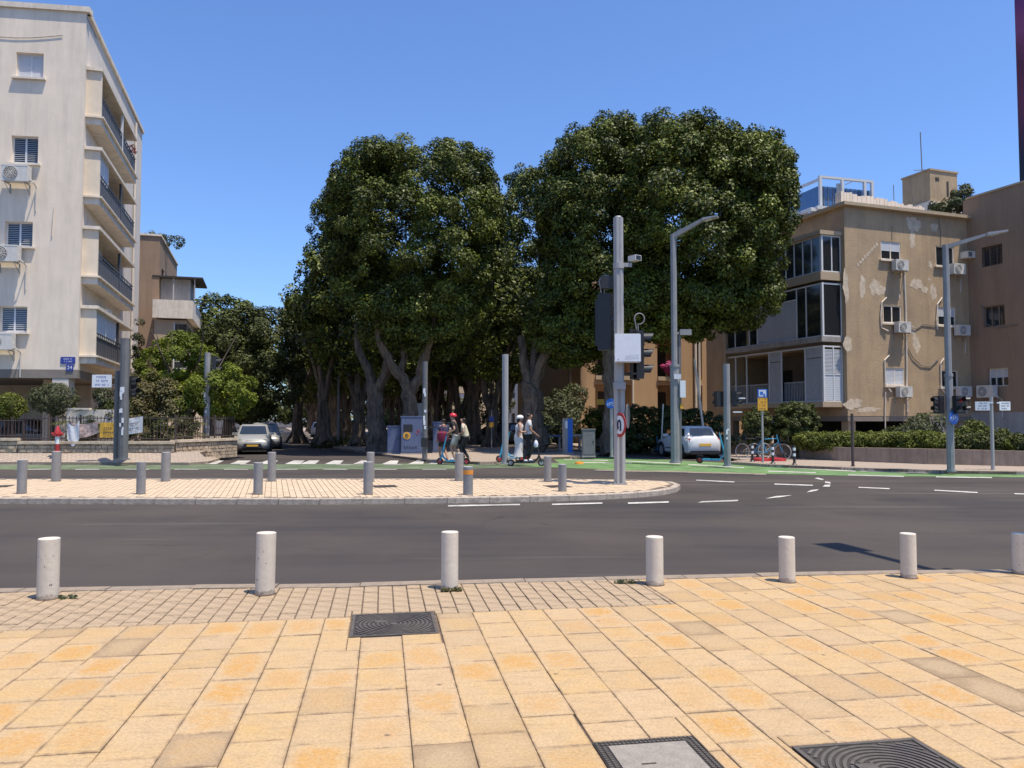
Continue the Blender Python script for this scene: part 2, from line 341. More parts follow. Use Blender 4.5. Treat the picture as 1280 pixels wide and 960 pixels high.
# ---------------------------------------------------------------- mesh builder
class MB:
    def __init__(s): s.v = []; s.f = []; s.m = []; s.M = None; s.ch = []
    def add(s, pts, mi=0):
        b = len(s.v)
        s.v += [tuple(s.M @ Vector(p)) if s.M else tuple(p) for p in pts]
        s.f.append(tuple(range(b, b + len(pts)))); s.m.append(mi)
    def mesh(s, pts, faces, mi=0):
        b = len(s.v); s.ch.append((b, len(s.f)))
        s.v += [tuple(s.M @ Vector(p)) if s.M else tuple(p) for p in pts]
        for f in faces: s.f.append(tuple(b + i for i in f)); s.m.append(mi)
    def hexa(s, p, mi=0):   # p: 4 bottom (ccw), 4 top
        s.mesh(p, [(3, 2, 1, 0), (4, 5, 6, 7), (0, 1, 5, 4), (1, 2, 6, 5), (2, 3, 7, 6), (3, 0, 4, 7)], mi)
    def box(s, x0, x1, y0, y1, z0, z1, mi=0):
        s.hexa([(x0, y0, z0), (x1, y0, z0), (x1, y1, z0), (x0, y1, z0), (x0, y0, z1), (x1, y0, z1), (x1, y1, z1), (x0, y1, z1)], mi)
    def fbox(s, F, s0, s1, o0, o1, z0, z1, mi=0):
        P = lambda a, o, z: (F[0] + F[2] * a + F[4] * o, F[1] + F[3] * a + F[5] * o, z)
        s.hexa([P(s0, o1, z0), P(s1, o1, z0), P(s1, o0, z0), P(s0, o0, z0), P(s0, o1, z1), P(s1, o1, z1), P(s1, o0, z1), P(s0, o0, z1)], mi)
    def prism(s, poly, z0, z1, mi=0, bottom=True):
        n = len(poly)
        pts = [(x, y, z0) for x, y in poly] + [(x, y, z1) for x, y in poly]
        fs = [tuple(range(n, 2 * n))] + [(i, (i + 1) % n, n + (i + 1) % n, n + i) for i in range(n)]
        if bottom: fs.append(tuple(range(n - 1, -1, -1)))
        s.mesh(pts, fs, mi)
    def tube(s, pts, rad, n=10, mi=0, caps=True, wob=None, lobes=0):
        pts = [Vector(p) for p in pts]
        if not isinstance(rad, (list, tuple)): rad = [rad] * len(pts)
        V_ = []; ref = None
        for i, p in enumerate(pts):
            a = pts[max(i - 1, 0)]; b = pts[min(i + 1, len(pts) - 1)]
            t = (b - a).normalized()
            if ref is None:
                ref = Vector((1, 0, 0)) if abs(t.x) < 0.9 else Vector((0, 1, 0))
            u = (ref - t * ref.dot(t)).normalized(); ref = u; w = t.cross(u)
            for k in range(n):
                an = 2 * math.pi * k / n
                r = rad[i]
                if lobes: r *= 1 + 0.13 * math.sin(lobes * an + i * 0.5) + 0.07 * math.sin((lobes + 2) * an - i * 0.9)
                if wob: r *= 1 + wob.uniform(-0.06, 0.06)
                V_.append(p + (u * math.cos(an) + w * math.sin(an)) * r)
        fs = []
        for i in range(len(pts) - 1):
            for k in range(n):
                k2 = (k + 1) % n
                fs.append((i * n + k, i * n + k2, (i + 1) * n + k2, (i + 1) * n + k))
        if caps:
            fs.append(tuple(range(n - 1, -1, -1))); m_ = (len(pts) - 1) * n
            fs.append(tuple(range(m_, m_ + n)))
        s.mesh(V_, fs, mi)
    def lathe(s, prof, c=(0, 0, 0), n=20, mi=0, axis='z'):   # prof: (r, h)
        V_ = []; c = Vector(c)
        for r, h in prof:
            for k in range(n):
                a = 2 * math.pi * k / n
                q = {'z': (r * math.cos(a), r * math.sin(a), h), 'y': (r * math.cos(a), h, -r * math.sin(a)), 'x': (h, r * math.cos(a), r * math.sin(a))}[axis]
                V_.append(c + Vector(q))
        fs = [(i * n + k, i * n + (k + 1) % n, (i + 1) * n + (k + 1) % n, (i + 1) * n + k) for i in range(len(prof) - 1) for k in range(n)]
        fs.append(tuple(range(n - 1, -1, -1))); m_ = (len(prof) - 1) * n; fs.append(tuple(range(m_, m_ + n)))
        s.mesh(V_, fs, mi)
    def torus(s, c, R_, r, axis='y', n=24, k=8, mi=0):
        c = Vector(c); V_ = []
        for i in range(n):
            a = 2 * math.pi * i / n
            for j in range(k):
                b = 2 * math.pi * j / k
                q = R_ + r * math.cos(b); h = r * math.sin(b)
                V_.append(c + Vector({'y': (q * math.cos(a), h, q * math.sin(a)), 'x': (h, q * math.cos(a), q * math.sin(a)), 'z': (q * math.cos(a), q * math.sin(a), h)}[axis]))
        s.mesh(V_, [(i * k + j, ((i + 1) % n) * k + j, ((i + 1) % n) * k + (j + 1) % k, i * k + (j + 1) % k) for i in range(n) for j in range(k)], mi)
    def each(s, name, m, parent=None, origin=None):
        ends = s.ch[1:] + [(len(s.v), len(s.f))]
        for (v0, f0), (v1, f1) in zip(s.ch, ends):
            q = MB(); q.mesh(s.v[v0:v1], [tuple(i - v0 for i in f) for f in s.f[f0:f1]]); q.build(name, m, parent, origin)
    def build(s, name, mats, parent=None, origin=None, smooth=False, fix=True):
        me = bpy.data.meshes.new(name)
        v = s.v
        if origin is not None:
            o = Vector(origin); v = [(a - o.x, b - o.y, c - o.z) for a, b, c in v]
        me.from_pydata(v, [], s.f)
        if not isinstance(mats, (list, tuple)): mats = [mats]
        for m in mats: me.materials.append(m)
        if len(mats) > 1: me.polygons.foreach_set('material_index', s.m)
        if smooth: me.polygons.foreach_set('use_smooth', [True] * len(s.f))
        if fix and len(s.f) < 60000:
            bm = bmesh.new(); bm.from_mesh(me); bmesh.ops.recalc_face_normals(bm, faces=bm.faces); bm.to_mesh(me); bm.free()
        if smooth: me.set_sharp_from_angle(angle=R(40))
        o = bpy.data.objects.new(name, me); COL.objects.link(o)
        if parent is not None: o.parent = parent
        elif origin is not None: o.location = origin
        return o

LABELS = {}
def tag(o, label, cat, group=None, kind=None):
    if label:
        if label in LABELS and not group: print('DUP LABEL', label)
        LABELS[label] = 1
        o['label'] = label
    if cat: o['category'] = cat
    if group: o['group'] = group
    if kind: o['kind'] = kind
    return o
def thing(name, label, cat, loc=(0, 0, 0), rz=0.0, group=None):
    o = bpy.data.objects.new(name, None); COL.objects.link(o)
    o.empty_display_size = 0.2
    o.location = loc; o.rotation_euler = (0, 0, rz)
    return tag(o, label, cat, group)
def copy_tree(o, loc=None, rz=None, label=None, scale=None, parent=None):
    c = o.copy(); COL.objects.link(c)
    if parent is not None: c.parent = parent
    if loc is not None: c.location = loc
    if rz is not None: c.rotation_euler = (0, 0, rz)
    if scale is not None: c.scale = (scale,) * 3
    if label: c['label'] = label; LABELS[label] = 1
    for ch in list(o.children): copy_tree(ch, parent=c)
    return c
def struct(o): o['kind'] = 'structure'; return o
def stuff(o): o['kind'] = 'stuff'; return o
def frame(ox, oy, az, out_right):   # az: facade direction measured clockwise from +Y; outward normal on right (True) or left
    sx, sy = math.sin(az), math.cos(az)
    nx, ny = (sy, -sx) if out_right else (-sy, sx)
    return (ox, oy, sx, sy, nx, ny)
def FP(F, a, o, z): return Vector((F[0] + F[2] * a + F[4] * o, F[1] + F[3] * a + F[5] * o, z))

# ---------------------------------------------------------------- foliage
def foliage(name, lobes, n_clump, clump, n_leaf, leaf, seed, m, parent=None, origin=(0, 0, 0), tint=0.5, inner=0.25, zmin=-1e9, droop=0.0):
    g = np.random.default_rng(seed)
    L = [(np.array(c, float), np.maximum(np.array(r, float) - clump * 0.8, np.array(r, float) * 0.45), p) for c, r, p in lobes]
    area = np.array([r[0] * r[1] + r[1] * r[2] + r[0] * r[2] for _, r, _ in L]); area /= area.sum()
    cs = []
    tries = 0
    while len(cs) < n_clump and tries < n_clump * 20:
        tries += 1
        i = g.choice(len(L), p=area); c, r, p = L[i]
        d = g.normal(size=3); d /= np.linalg.norm(d)
        q = (np.abs(d) ** p).sum() ** (-1.0 / p)
        sc = 1.0 + g.normal() * 0.05
        if g.random() < inner: sc *= g.uniform(0.45, 0.85)
        pt = c + d * q * r * sc
        if p >= 2.4 and d[2] < 0 and r[2] > 1.2: pt[:2] = c[:2] + (pt[:2] - c[:2]) * (1 - 0.26 * abs(d[2]) ** 2)
        if pt[2] < zmin: continue
        bad = False
        for j, (c2, r2, p2) in enumerate(L):
            if j != i and (np.abs((pt - c2) / r2) ** p2).sum() ** (1 / p2) < 0.8: bad = True; break
        if bad and g.random() > inner: continue
        out = d / r; out /= np.linalg.norm(out)
        cs.append((*pt, *out, clump * g.uniform(0.55, 1.35), g.random()))
    cs = np.array(cs)
    w = cs[:, 6] ** 2; w /= w.sum()
    k = g.choice(len(cs), size=n_leaf, p=w)
    C = cs[k]
    d = g.normal(size=(n_leaf, 3)) + C[:, 3:6] * 0.7
    d /= np.linalg.norm(d, axis=1)[:, None]
    P = C[:, :3] + d * (C[:, 6] * g.uniform(0.45, 1.08, n_leaf) ** 0.7)[:, None] * np.array([1, 1, 0.85])
    nrm = d * 0.55 + C[:, 3:6] * 0.25 + g.normal(size=(n_leaf, 3)) * 0.45
    nrm[:, 2] += 0.45
    nrm /= np.linalg.norm(nrm, axis=1)[:, None]
    t = np.cross(nrm, g.normal(size=(n_leaf, 3))); t[:, 2] -= droop
    t -= nrm * (t * nrm).sum(1)[:, None]
    t /= np.linalg.norm(t, axis=1)[:, None]
    b = np.cross(nrm, t)
    ll = (leaf * g.uniform(0.6, 1.35, n_leaf))[:, None]
    v = np.empty((n_leaf, 4, 3), np.float32)
    v[:, 0] = P - t * ll * 0.5; v[:, 2] = P + t * ll * 0.5
    v[:, 1] = P + b * ll * 0.27 + nrm * ll * 0.08; v[:, 3] = P - b * ll * 0.27 + nrm * ll * 0.08
    v -= np.array(origin, np.float32)
    me = bpy.data.meshes.new(name)
    me.vertices.add(n_leaf * 4); me.vertices.foreach_set('co', v.ravel())
    me.loops.add(n_leaf * 4); me.loops.foreach_set('vertex_index', np.arange(n_leaf * 4, dtype=np.int32))
    me.polygons.add(n_leaf); me.polygons.foreach_set('loop_start', np.arange(0, n_leaf * 4, 4, dtype=np.int32))
    me.update(calc_edges=True)
    a = me.attributes.new('tint', 'FLOAT', 'FACE')
    tv = np.clip(tint * (0.35 + 1.1 * C[:, 7] * 0.6) + g.normal(size=n_leaf) * 0.16, 0, 1)
    a.data.foreach_set('value', tv.astype(np.float32))
    me.materials.append(m)
    o = bpy.data.objects.new(name, me); COL.objects.link(o)
    if parent is not None: o.parent = parent
    return o
def lobe_px(cx, cy, rx, ry, Y, rd, p=2.4):
    """an ellipsoid whose size is given by its extent at distance Y"""
    c = V(cx, cy, Y); k = Y / F_PX
    return (tuple(c), (rx * k, rd, ry * k), p)
# ================================================================= GROUND
U = Vector((math.sin(R(-17.4)), math.cos(R(-17.4)), 0))      # direction of the side streets
def far(p, d): return (p[0] + U.x * d, p[1] + U.y * d)
ZR = -0.10
g = MB()
g.add([(-900, -60, ZR), (900, -60, ZR), (900, 1500, ZR), (-900, 1500, ZR)])
struct(g.build('road', M['asphalt']))

# ---- near pavement: big sandstone tiles, band of small pavers, kerb stones
TA = R(-9.4)
cu = Vector((math.cos(TA), -math.sin(TA))); cv = Vector((math.sin(TA), math.cos(TA)))
cu = Vector((math.cos(R(9.4)), math.sin(R(9.4)))); cv = Vector((-math.sin(R(9.4)), math.cos(R(9.4))))
def uv2w(u, v): return (cu.x * u + cv.x * v, cu.y * u + cv.y * v)
def w2uv(x, y): return (cu.x * x + cu.y * y, cv.x * x + cv.y * y)
kpx = [(-900, 742), (-400, 738), (0, 735.5), (230, 731), (430, 729), (700, 721.5), (1100, 713), (1280, 711), (1700, 706), (2400, 698)]
kline = [w2uv(*G(x, y, 0.0)) for x, y in kpx]
def vk(u):
    for (u0, v0), (u1, v1) in zip(kline, kline[1:]):
        if u0 <= u <= u1: return v0 + (v1 - v0) * (u - u0) / (u1 - u0)
    return kline[0][1] if u < kline[0][0] else kline[-1][1]
KW = 0.19
pv = thing('pavement', None, None, (0, 0, 0)); struct(pv)
base = MB()
us = [-9 + i * 1.0 for i in range(24)]
poly = [uv2w(u, vk(u) - 0.02) for u in us] + [uv2w(14, -6), uv2w(-9, -6)]
base.prism(poly[::-1], -0.09, -0.012)
base.build('paving_bed', M['joint'], pv)
TW = 0.297; U0 = -0.142
covers = [(-0.235, 0.44, 5.945, 6.635), (1.035, 1.565, 3.20, 3.852), (1.975, 2.655, 2.955, 3.64)]
def cut(rects, c):
    out = []
    for a0, a1, b0, b1 in rects:
        if a1 <= c[0] or a0 >= c[1] or b1 <= c[2] or b0 >= c[3]: out.append((a0, a1, b0, b1)); continue
        if a0 < c[0]: out.append((a0, c[0], b0, b1))
        if a1 > c[1]: out.append((c[1], a1, b0, b1))
        m0, m1 = max(a0, c[0]), min(a1, c[1])
        if b0 < c[2]: out.append((m0, m1, b0, c[2]))
        if b1 > c[3]: out.append((m0, m1, c[3], b1))
    return [r for r in out if r[1] - r[0] > 0.035 and r[3] - r[2] > 0.035]
VB = 6.555; UB = 2.53
tiles = []; smalls = []
tr = random.Random(3)
k = -34
while U0 + TW * k < 13.5:
    u0 = U0 + TW * k; u1 = u0 + TW
    v = -3.0 + tr.uniform(0, 0.4)
    uc = (u0 + u1) / 2
    top = VB if uc < UB else vk(uc) - KW
    while v < top - 0.02:
        ln = tr.choice([0.40, 0.40, 0.41, 0.40, 0.38, 0.44, 0.36, 0.56 if tr.random() < 0.5 else 0.4])
        v1 = v + ln
        if v1 > top - 0.12: v1 = top
        rs = [(u0, u1, v, v1)]
        for c in covers: rs = cut(rs, c)
        tone = (tr.random(), tr.uniform(0.6, 1.0) if tr.random() < 0.06 else (tr.uniform(0.1, 0.4) if tr.random() < 0.25 else 0.0), max(0, tr.uniform(-0.55, 1.0)))
        for r in rs: tiles.append((r, tone, tr.uniform(-0.0022, 0.0022)))
        v = v1
    k += 1
sw = 0.132; u = -9.0
while u < UB - 0.02:
    u1 = min(u + sw, UB)
    v = VB; uc = (u + u1) / 2; top = vk(uc) - KW; row = 0
    v += tr.choice([0.0, -0.0])
    off = 0.1 if int(round(u / sw)) % 2 else 0.0
    while v < top - 0.01:
        v1 = v + (0.2 - (off if row == 0 else 0)); row += 1
        if v1 > top - 0.06: v1 = top
        rs = [(u, u1, v, v1)]
        for c in covers: rs = cut(rs, c)
        for r in rs: smalls.append((r, tr.uniform(-0.003, 0.003)))
        v = v1
    u = u1
def tile_geo(r, dz, gap, ch=0.0028):
    a0, a1, b0, b1 = r; gp = gap / 2
    tl = [(a0 + gp, b0 + gp), (a1 - gp, b0 + gp), (a1 - gp, b1 - gp), (a0 + gp, b1 - gp)]
    ti = [(a0 + gp + ch, b0 + gp + ch), (a1 - gp - ch, b0 + gp + ch), (a1 - gp - ch, b1 - gp - ch), (a0 + gp + ch, b1 - gp - ch)]
    vs = [(*uv2w(*p), -0.012) for p in tl] + [(*uv2w(*p), dz - ch) for p in tl] + [(*uv2w(*p), dz) for p in ti]
    fs = [(8, 9, 10, 11)] + [(4 + i, 4 + (i + 1) % 4, 8 + (i + 1) % 4, 8 + i) for i in range(4)] + [(i, (i + 1) % 4, 4 + (i + 1) % 4, 4 + i) for i in range(4)]
    W_, H_ = a1 - a0, b1 - b0
    uvs = [(0, 0), (1, 0), (1, 1), (0, 1)] * 2 + [(ch / W_, ch / H_), (1 - ch / W_, ch / H_), (1 - ch / W_, 1 - ch / H_), (ch / W_, 1 - ch / H_)]
    return vs, fs, uvs
def tile_obj(name, items, gap, m, parent):
    vs, fs, uv, rn = [], [], [], []
    for it in items:
        a, b, c = tile_geo(it[0], it[2], gap); k0 = len(vs)
        vs += a; fs += [tuple(k0 + i for i in f) for f in b]
        for f in b:
            for i in f: uv += list(c[i])
            rn += [(*it[1], 1.0)]
    o = Vector(vs[0])
    me = bpy.data.meshes.new(name); me.from_pydata([tuple(Vector(p) - o) for p in vs], [], fs)
    l = me.uv_layers.new(name='UVMap'); l.data.foreach_set('uv', uv)
    at = me.attributes.new('rnd', 'FLOAT_COLOR', 'FACE'); at.data.foreach_set('color', [x for q in rn for x in q])
    me.materials.append(m)
    ob = bpy.data.objects.new(name, me); COL.objects.link(ob); ob.parent = parent; ob.location = o
    return ob
def vis_score(r):
    x, y = uv2w((r[0] + r[1]) / 2, (r[2] + r[3]) / 2)
    if y < 3.4 or abs(x) > y * 0.67 + 0.1: return 0
    return (r[1] - r[0]) * (r[3] - r[2]) / y ** 3
tiles.sort(key=lambda t: -vis_score(t[0]))
nb = sum(1 for t in tiles if vis_score(t[0]) > 0)
for t in tiles[:300]: tile_obj('paving_tile', [t], 0.0042, M['tile'], pv)
stuff(tile_obj('paving_tiles', tiles[300:], 0.0042, M['tile'], pv))
smalls.sort(key=lambda t: -vis_score(t[0]))
def small_obj(name, items):
    b = MB()
    for r, dz in items:
        vs, fs, _ = tile_geo(r, dz, 0.010, 0.004); b.mesh(vs, fs)
    o = b.v[0]; ob = b.build(name, M['paver'], pv, origin=o, fix=False); ob.location = o; return ob
for t in smalls[:300]: small_obj('small_paver', [t])
if smalls[300:]: stuff(small_obj('small_pavers', smalls[300:]))
print('tiles', len(tiles), nb, 'smalls', len(smalls))

# kerb stones from a list of world points (top edge line), stone width to the inner side
def kerb_run(parent, pts, w, z0, z1, length=1.0, m='kerb', side=1, name='kerb_stone', gap=0.01):
    P = [Vector(p) for p in pts]
    d = [0]
    for a, b in zip(P, P[1:]): d.append(d[-1] + (b - a).length)
    def at(s):
        for i in range(len(P) - 1):
            if s <= d[i + 1] or i == len(P) - 2:
                t = (s - d[i]) / (d[i + 1] - d[i]); return P[i].lerp(P[i + 1], t), (P[i + 1] - P[i]).normalized()
    def nrm_at(s):
        a, _ = at(max(0, s - 0.05)); b, _ = at(min(d[-1], s + 0.05)); t = (b - a).normalized()
        return Vector((-t.y, t.x)) * side
    s = 0.0
    while s < d[-1] - 0.05:
        e = min(s + length * rng.uniform(0.97, 1.03), d[-1])
        a = at(s + gap / 2)[0]; b_ = at(e - gap / 2)[0]; na = nrm_at(s + gap / 2); nb_ = nrm_at(e - gap / 2)
        z = z1 + rng.uniform(-0.004, 0.004); c = 0.015
        ai, bi = a + na * w, b_ + nb_ * w
        ac, bc = a + na * c, b_ + nb_ * c
        m_ = MB()
        pts8 = [(*a, z0), (*b_, z0), (*bi, z0), (*ai, z0), (*a, z - c), (*b_, z - c), (*bi, z), (*ai, z), (*ac, z), (*bc, z)]
        m_.mesh(pts8, [(3, 2, 1, 0), (0, 1, 5, 4), (4, 5, 9, 8), (8, 9, 6, 7), (1, 2, 6, 9, 5), (2, 3, 7, 6), (3, 0, 4, 8, 7)])
        o = m_.build(name, M[m], parent, origin=pts8[0]); o.location = pts8[0]
        s = e
kb = thing('near_kerb', None, None); struct(kb); kb.name = 'kerb'
kerb_run(kb, [uv2w(*p) for p in kline if -9 < p[0] < 14], KW - 0.008, -0.16, 0.003, 0.8, side=-1)

# manhole covers
def ring_cover(name, label, c, cx, cy, R0, step, maxr, z=0.004, w=0.014):
    a0, a1, b0, b1 = c; gp = 0.012
    loc = (*uv2w((a0 + a1) / 2, (b0 + b1) / 2), 0)
    t = thing(name, label, 'manhole cover', loc, R(9.4))
    hw, hh = (a1 - a0) / 2 - gp, (b1 - b0) / 2 - gp
    f = MB()
    f.box(-hw, hw, -hh, hh, -0.03, z - 0.006)
    f.build('plate', M['iron'], t)
    e = MB(); q = 0.022
    e.box(-hw, hw, hh - q, hh, z - 0.006, z); e.box(-hw, hw, -hh, -hh + q, z - 0.006, z)
    e.box(-hw, -hw + q, -hh + q, hh - q, z - 0.006, z); e.box(hw - q, hw, -hh + q, hh - q, z - 0.006, z)
    e.build('rim', M['ironl'], t)
    r = R0
    iw, ih = hw - q - 0.003, hh - q - 0.003
    b = MB()
    b.lathe([(R0 * 0.6, z - 0.006), (R0 * 0.6, z), (R0 * 0.3, z + 0.001)], (cx, cy, 0), 20)
    while r < maxr:
        N = 72
        for i in range(N):
            t0, t1 = 2 * math.pi * i / N, 2 * math.pi * (i + 1) / N
            P = [(cx + rr * math.cos(tt), cy + rr * math.sin(tt)) for rr, tt in ((r, t0), (r + w, t0), (r + w, t1), (r, t1))]
            if all(abs(x) < iw and abs(y) < ih for x, y in P) and not (abs(cx + r * math.cos(t0) + 0.10) < 0.05 and abs(cy + r * math.sin(t0) - 0.07) < 0.035):
                b.prism(P, z - 0.006, z, bottom=False)
        r += step
    b.build('raised_rings', M['ironl'], t)
    h = MB(); h.box(-0.145, -0.055, 0.04, 0.10, z - 0.006, z + 0.001)
    h.build('maker_plate', M['ironl'], t)
    return t
ring_cover('manhole_cover', 'dark iron manhole cover with concentric rings beside the small pavers', covers[0], 0.0, 0.0, 0.05, 0.034, 0.42, z=0.003)
ring_cover('manhole_cover', 'large iron manhole cover with thick rings at the near right corner of the tiles', covers[2], 0.0, 0.0, 0.05, 0.032, 0.46, z=0.004, w=0.016)
a0, a1, b0, b1 = covers[1]
t = thing('manhole_cover', 'concrete filled manhole cover in a dark studded iron frame', 'manhole cover', (*uv2w((a0 + a1) / 2, (b0 + b1) / 2), 0), R(9.4))
hw, hh = (a1 - a0) / 2 - 0.006, (b1 - b0) / 2 - 0.006
f = MB(); f.box(-hw, hw, -hh, hh, -0.03, -0.004); f.build('frame', M['iron'], t)
f = MB(); f.box(-hw + 0.062, hw - 0.062, -hh + 0.062, hh - 0.062, -0.004, 0.002); f.build('concrete_infill', M['cinfill'], t)
f = MB(); f.box(0.03, 0.085, -hh + 0.09, -hh + 0.105, 0.002, 0.004); f.box(-0.1, -0.03, 0.03, 0.042, 0.002, 0.0035); f.build('lifting_slot', M['iron'], t)
f = MB()
for rr in range(2):
    o_ = 0.014 + rr * 0.026
    x = -hw + o_
    while x < hw - o_:
        for y in (-hh + o_, hh - o_): f.box(x - 0.007, x + 0.007, y - 0.008, y + 0.008, -0.004, 0.002)
        x += 0.022
    y = -hh + o_ + 0.022
    while y < hh - o_ - 0.015:
        for x in (-hw + o_, hw - o_): f.box(x - 0.008, x + 0.008, y - 0.007, y + 0.007, -0.004, 0.002)
        y += 0.022
stuff(f.build('studs', M['ironl'], t))

# ---- traffic island
ipx_front = [(-700, 622), (-300, 622), (0, 622.5), (200, 623), (400, 623.3), (560, 622), (700, 619.5), (780, 616.5), (825, 613), (845, 609)]
ipx_back = [(851, 606), (848, 603.2), (835, 601.2), (790, 599.5), (720, 598.6), (560, 598), (0, 598.5), (-300, 599), (-700, 600)]
ZI = 0.02
ip = [G(x, y, ZI) for x, y in ipx_front + ipx_back]
isl = struct(thing('traffic_island', None, None)); 
def inset(poly, d):
    out = []; n = len(poly)
    for i in range(n):
        a, b, c = Vector(poly[i - 1]), Vector(poly[i]), Vector(poly[(i + 1) % n])
        e1 = (b - a).normalized(); e2 = (c - b).normalized()
        nn = (Vector((-e1.y, e1.x)) + Vector((-e2.y, e2.x))).normalized()
        out.append(tuple(b + nn * d))
    return out
inn = inset(ip, 0.16)
b = MB(); b.prism(inset(ip, 0.1), ZR - 0.02, ZI - 0.012); b.build('paving_bed', M['joint'], isl)
kerb_run(isl, ip, 0.15, ZR - 0.05, ZI, 0.85, 'kerbd', 1)
def inside(p, poly):
    x, y = p; c = False; n = len(poly)
    for i in range(n):
        x0, y0 = poly[i]; x1, y1 = poly[(i + 1) % n]
        if (y0 > y) != (y1 > y) and x < (x1 - x0) * (y - y0) / (y1 - y0) + x0: c = not c
    return c
b = MB()
# inside the island rows of long narrow pavers run with the street grid
ia = R(17)
eu = Vector((math.cos(ia), math.sin(ia))); ev = Vector((-math.sin(ia), math.cos(ia)))
for i in range(-220, 90):
    for j in range(40, 150):
        u_, v_ = i * 0.125, j * 0.25 + (0.125 if i % 2 else 0)
        P = [eu * (u_ + a) + ev * (v_ + q) for a, q in ((0.006, 0.006), (0.119, 0.006), (0.119, 0.244), (0.006, 0.244))]
        if all(inside(tuple(p), inn) for p in P):
            z = ZI + rng.uniform(-0.003, 0.002)
            b.prism([tuple(p) for p in P], ZI - 0.012, z, bottom=False)
stuff(b.build('pavers', M['ipaver'], isl, fix=False))
for px, lab in ((481, 'dark rectangular cover plate on the island beside the bollard left of the orange banded one'), (697, 'dark cover plate on the island left of the tall pale signal pole'), (-2, 'dark cover plate on the island at the left edge of the picture')):
    c = G(px, 608, ZI); m_ = MB()
    P = [Vector(c) + eu * a + ev * q for a, q in ((-0.27, -0.30), (0.27, -0.30), (0.27, 0.30), (-0.27, 0.30))]
    m_.prism([(p.x - c[0], p.y - c[1]) for p in P], -0.02, 0.006)
    P = [Vector(c) + eu * a + ev * q for a, q in ((-0.23, -0.26), (0.23, -0.26), (0.23, 0.26), (-0.23, 0.26))]
    m_.prism([(p.x - c[0], p.y - c[1]) for p in P], 0.006, 0.009)
    o = m_.build('cover_plate', M['iron']); o.location = (*c, ZI); tag(o, lab, 'cover plate')

# ---- far footways
def slab(name, poly, z1, m, z0=ZR - 0.05):
    b = MB(); b.prism(poly, z0, z1); return struct(b.build(name, m))
# left footway (rises gently towards the garden wall)
lk = [G(-900, 578, 0), G(-300, 578, 0), G(0, 577.6, 0), G(150, 578, 0), G(235, 578.4, 0), G(262, 576.5, 0), G(280, 571, 0), G(290, 565.5, 0)]
lk.append(far(lk[-1], 90))
ft = struct(thing('left_footway', None, None)); ft.name = 'footway'
WALL_Y = 30.0
wp = lambda px: (V(px, 540, WALL_Y).x, WALL_Y)
b = MB()
zt = 0.34
A = [Vector((*p, 0.0)) for p in lk[:6]]
Bk = [Vector((p.x, WALL_Y, zt)) for p in A[:5]] + [Vector((*wp(246), 0.12))]
for i in range(5): b.add([A[i], A[i + 1], Bk[i + 1], Bk[i]])
for i in range(5): b.add([Bk[i], Bk[i + 1], Bk[i + 1] + Vector((-6, 30, 0)), Bk[i] + Vector((-6, 30, 0))])
P5 = Vector((*lk[6], 0)); P6 = Vector((*lk[7], 0)); P7 = Vector((*lk[8], 0)); q = Bk[5]
b.add([A[5], P5, q]); b.add([P5, P6, q]); b.add([q, P6, P7, q + Vector((U.x * 85, U.y * 85, 0))])
b.build('paving', M['band'], ft)
kerb_run(ft, lk[1:], 0.15, ZR - 0.05, 0.012, 1.0, 'kerb', 1)
# boulevard walk
bk = [G(405, 556.5, 0), G(430, 560.5, 0), G(460, 565, 0), G(490, 569, 0), G(545, 575.5, 0), G(600, 577.5, 0), G(640, 576.5, 0), G(690, 571.5, 0), G(730, 570, 0), G(752, 567.5, 0)]
bp = [far(bk[0], 110)] + bk + [far(bk[-1], 110)]
bl = struct(thing('boulevard_walk', None, None)); bl.name = 'walkway'
b = MB(); b.prism([bp[i] for i in range(len(bp))], ZR - 0.04, 0.0)
b.build('paving', M['band'], bl)
kerb_run(bl, [far(bk[0], 25)] + bk + [far(bk[-1], 25)], 0.15, ZR - 0.05, 0.012, 1.0, 'kerb', 1)
# right footway
rk = [(6.5, 38.6), (9.0, 37.2), (9.0, 31.0), G(912, 577.3, 0), G(925, 578.2, 0), G(960, 580.5, 0), G(1060, 584.5, 0), G(1180, 588.3, 0), G(1280, 589.6, 0), G(1500, 591, 0), G(1900, 592, 0)]
rf = struct(thing('right_footway', None, None)); rf.name = 'footway'
b = MB(); b.prism([far(rk[0], 110)] + rk + [(60, 90), (20, 140)], ZR - 0.04, 0.0); b.build('paving', M['band'], rf)
kerb_run(rf, [far(rk[0], 40)] + rk[:-1], 0.15, ZR - 0.05, 0.010, 1.0, 'kerb', 1)

# ---- painted lanes and markings
def sheet(name, pxs, z, m, kind='structure'):
    b = MB(); b.add([(*G(x, y, z), z) for x, y in pxs]); o = b.build(name, m); o['kind'] = kind; return o
sheet('green_cycle_lane', [(-600, 580), (0, 579.6), (250, 580.6), (400, 580), (560, 579), (720, 578.5), (745, 583), (560, 586), (400, 586.5), (0, 587), (-600, 587)], ZR + 0.004, M['greenf'])
sheet('green_cycle_lane', [(640, 586 - 4), (700, 579.2), (688, 571.6), (760, 571.2), (905, 578.5), (960, 583), (1060, 586.8), (1280, 591.5), (1900, 594), (1900, 602), (1280, 596.6), (1060, 594.6), (957, 592), (860, 590), (760, 587)], ZR + 0.006, M['green'])
def marks(name, lst, m, z=ZR + 0.010):
    b = MB()
    for q in lst: b.add([(*G(x, y, z), z) for x, y in q])
    o = b.build(name, m); struct(o); return o
zeb = []
for x in (262, 297, 332, 366, 385, 416, 451, 487, 520, 545):
    zeb.append([(x - 10, 580), (x + 9, 580), (x + 18 - (x - 262) * 0.03, 575.6), (x + 1, 575.6)])
for i, q in enumerate(zeb):
    marks('crossing_stripe', [q], M['white'])
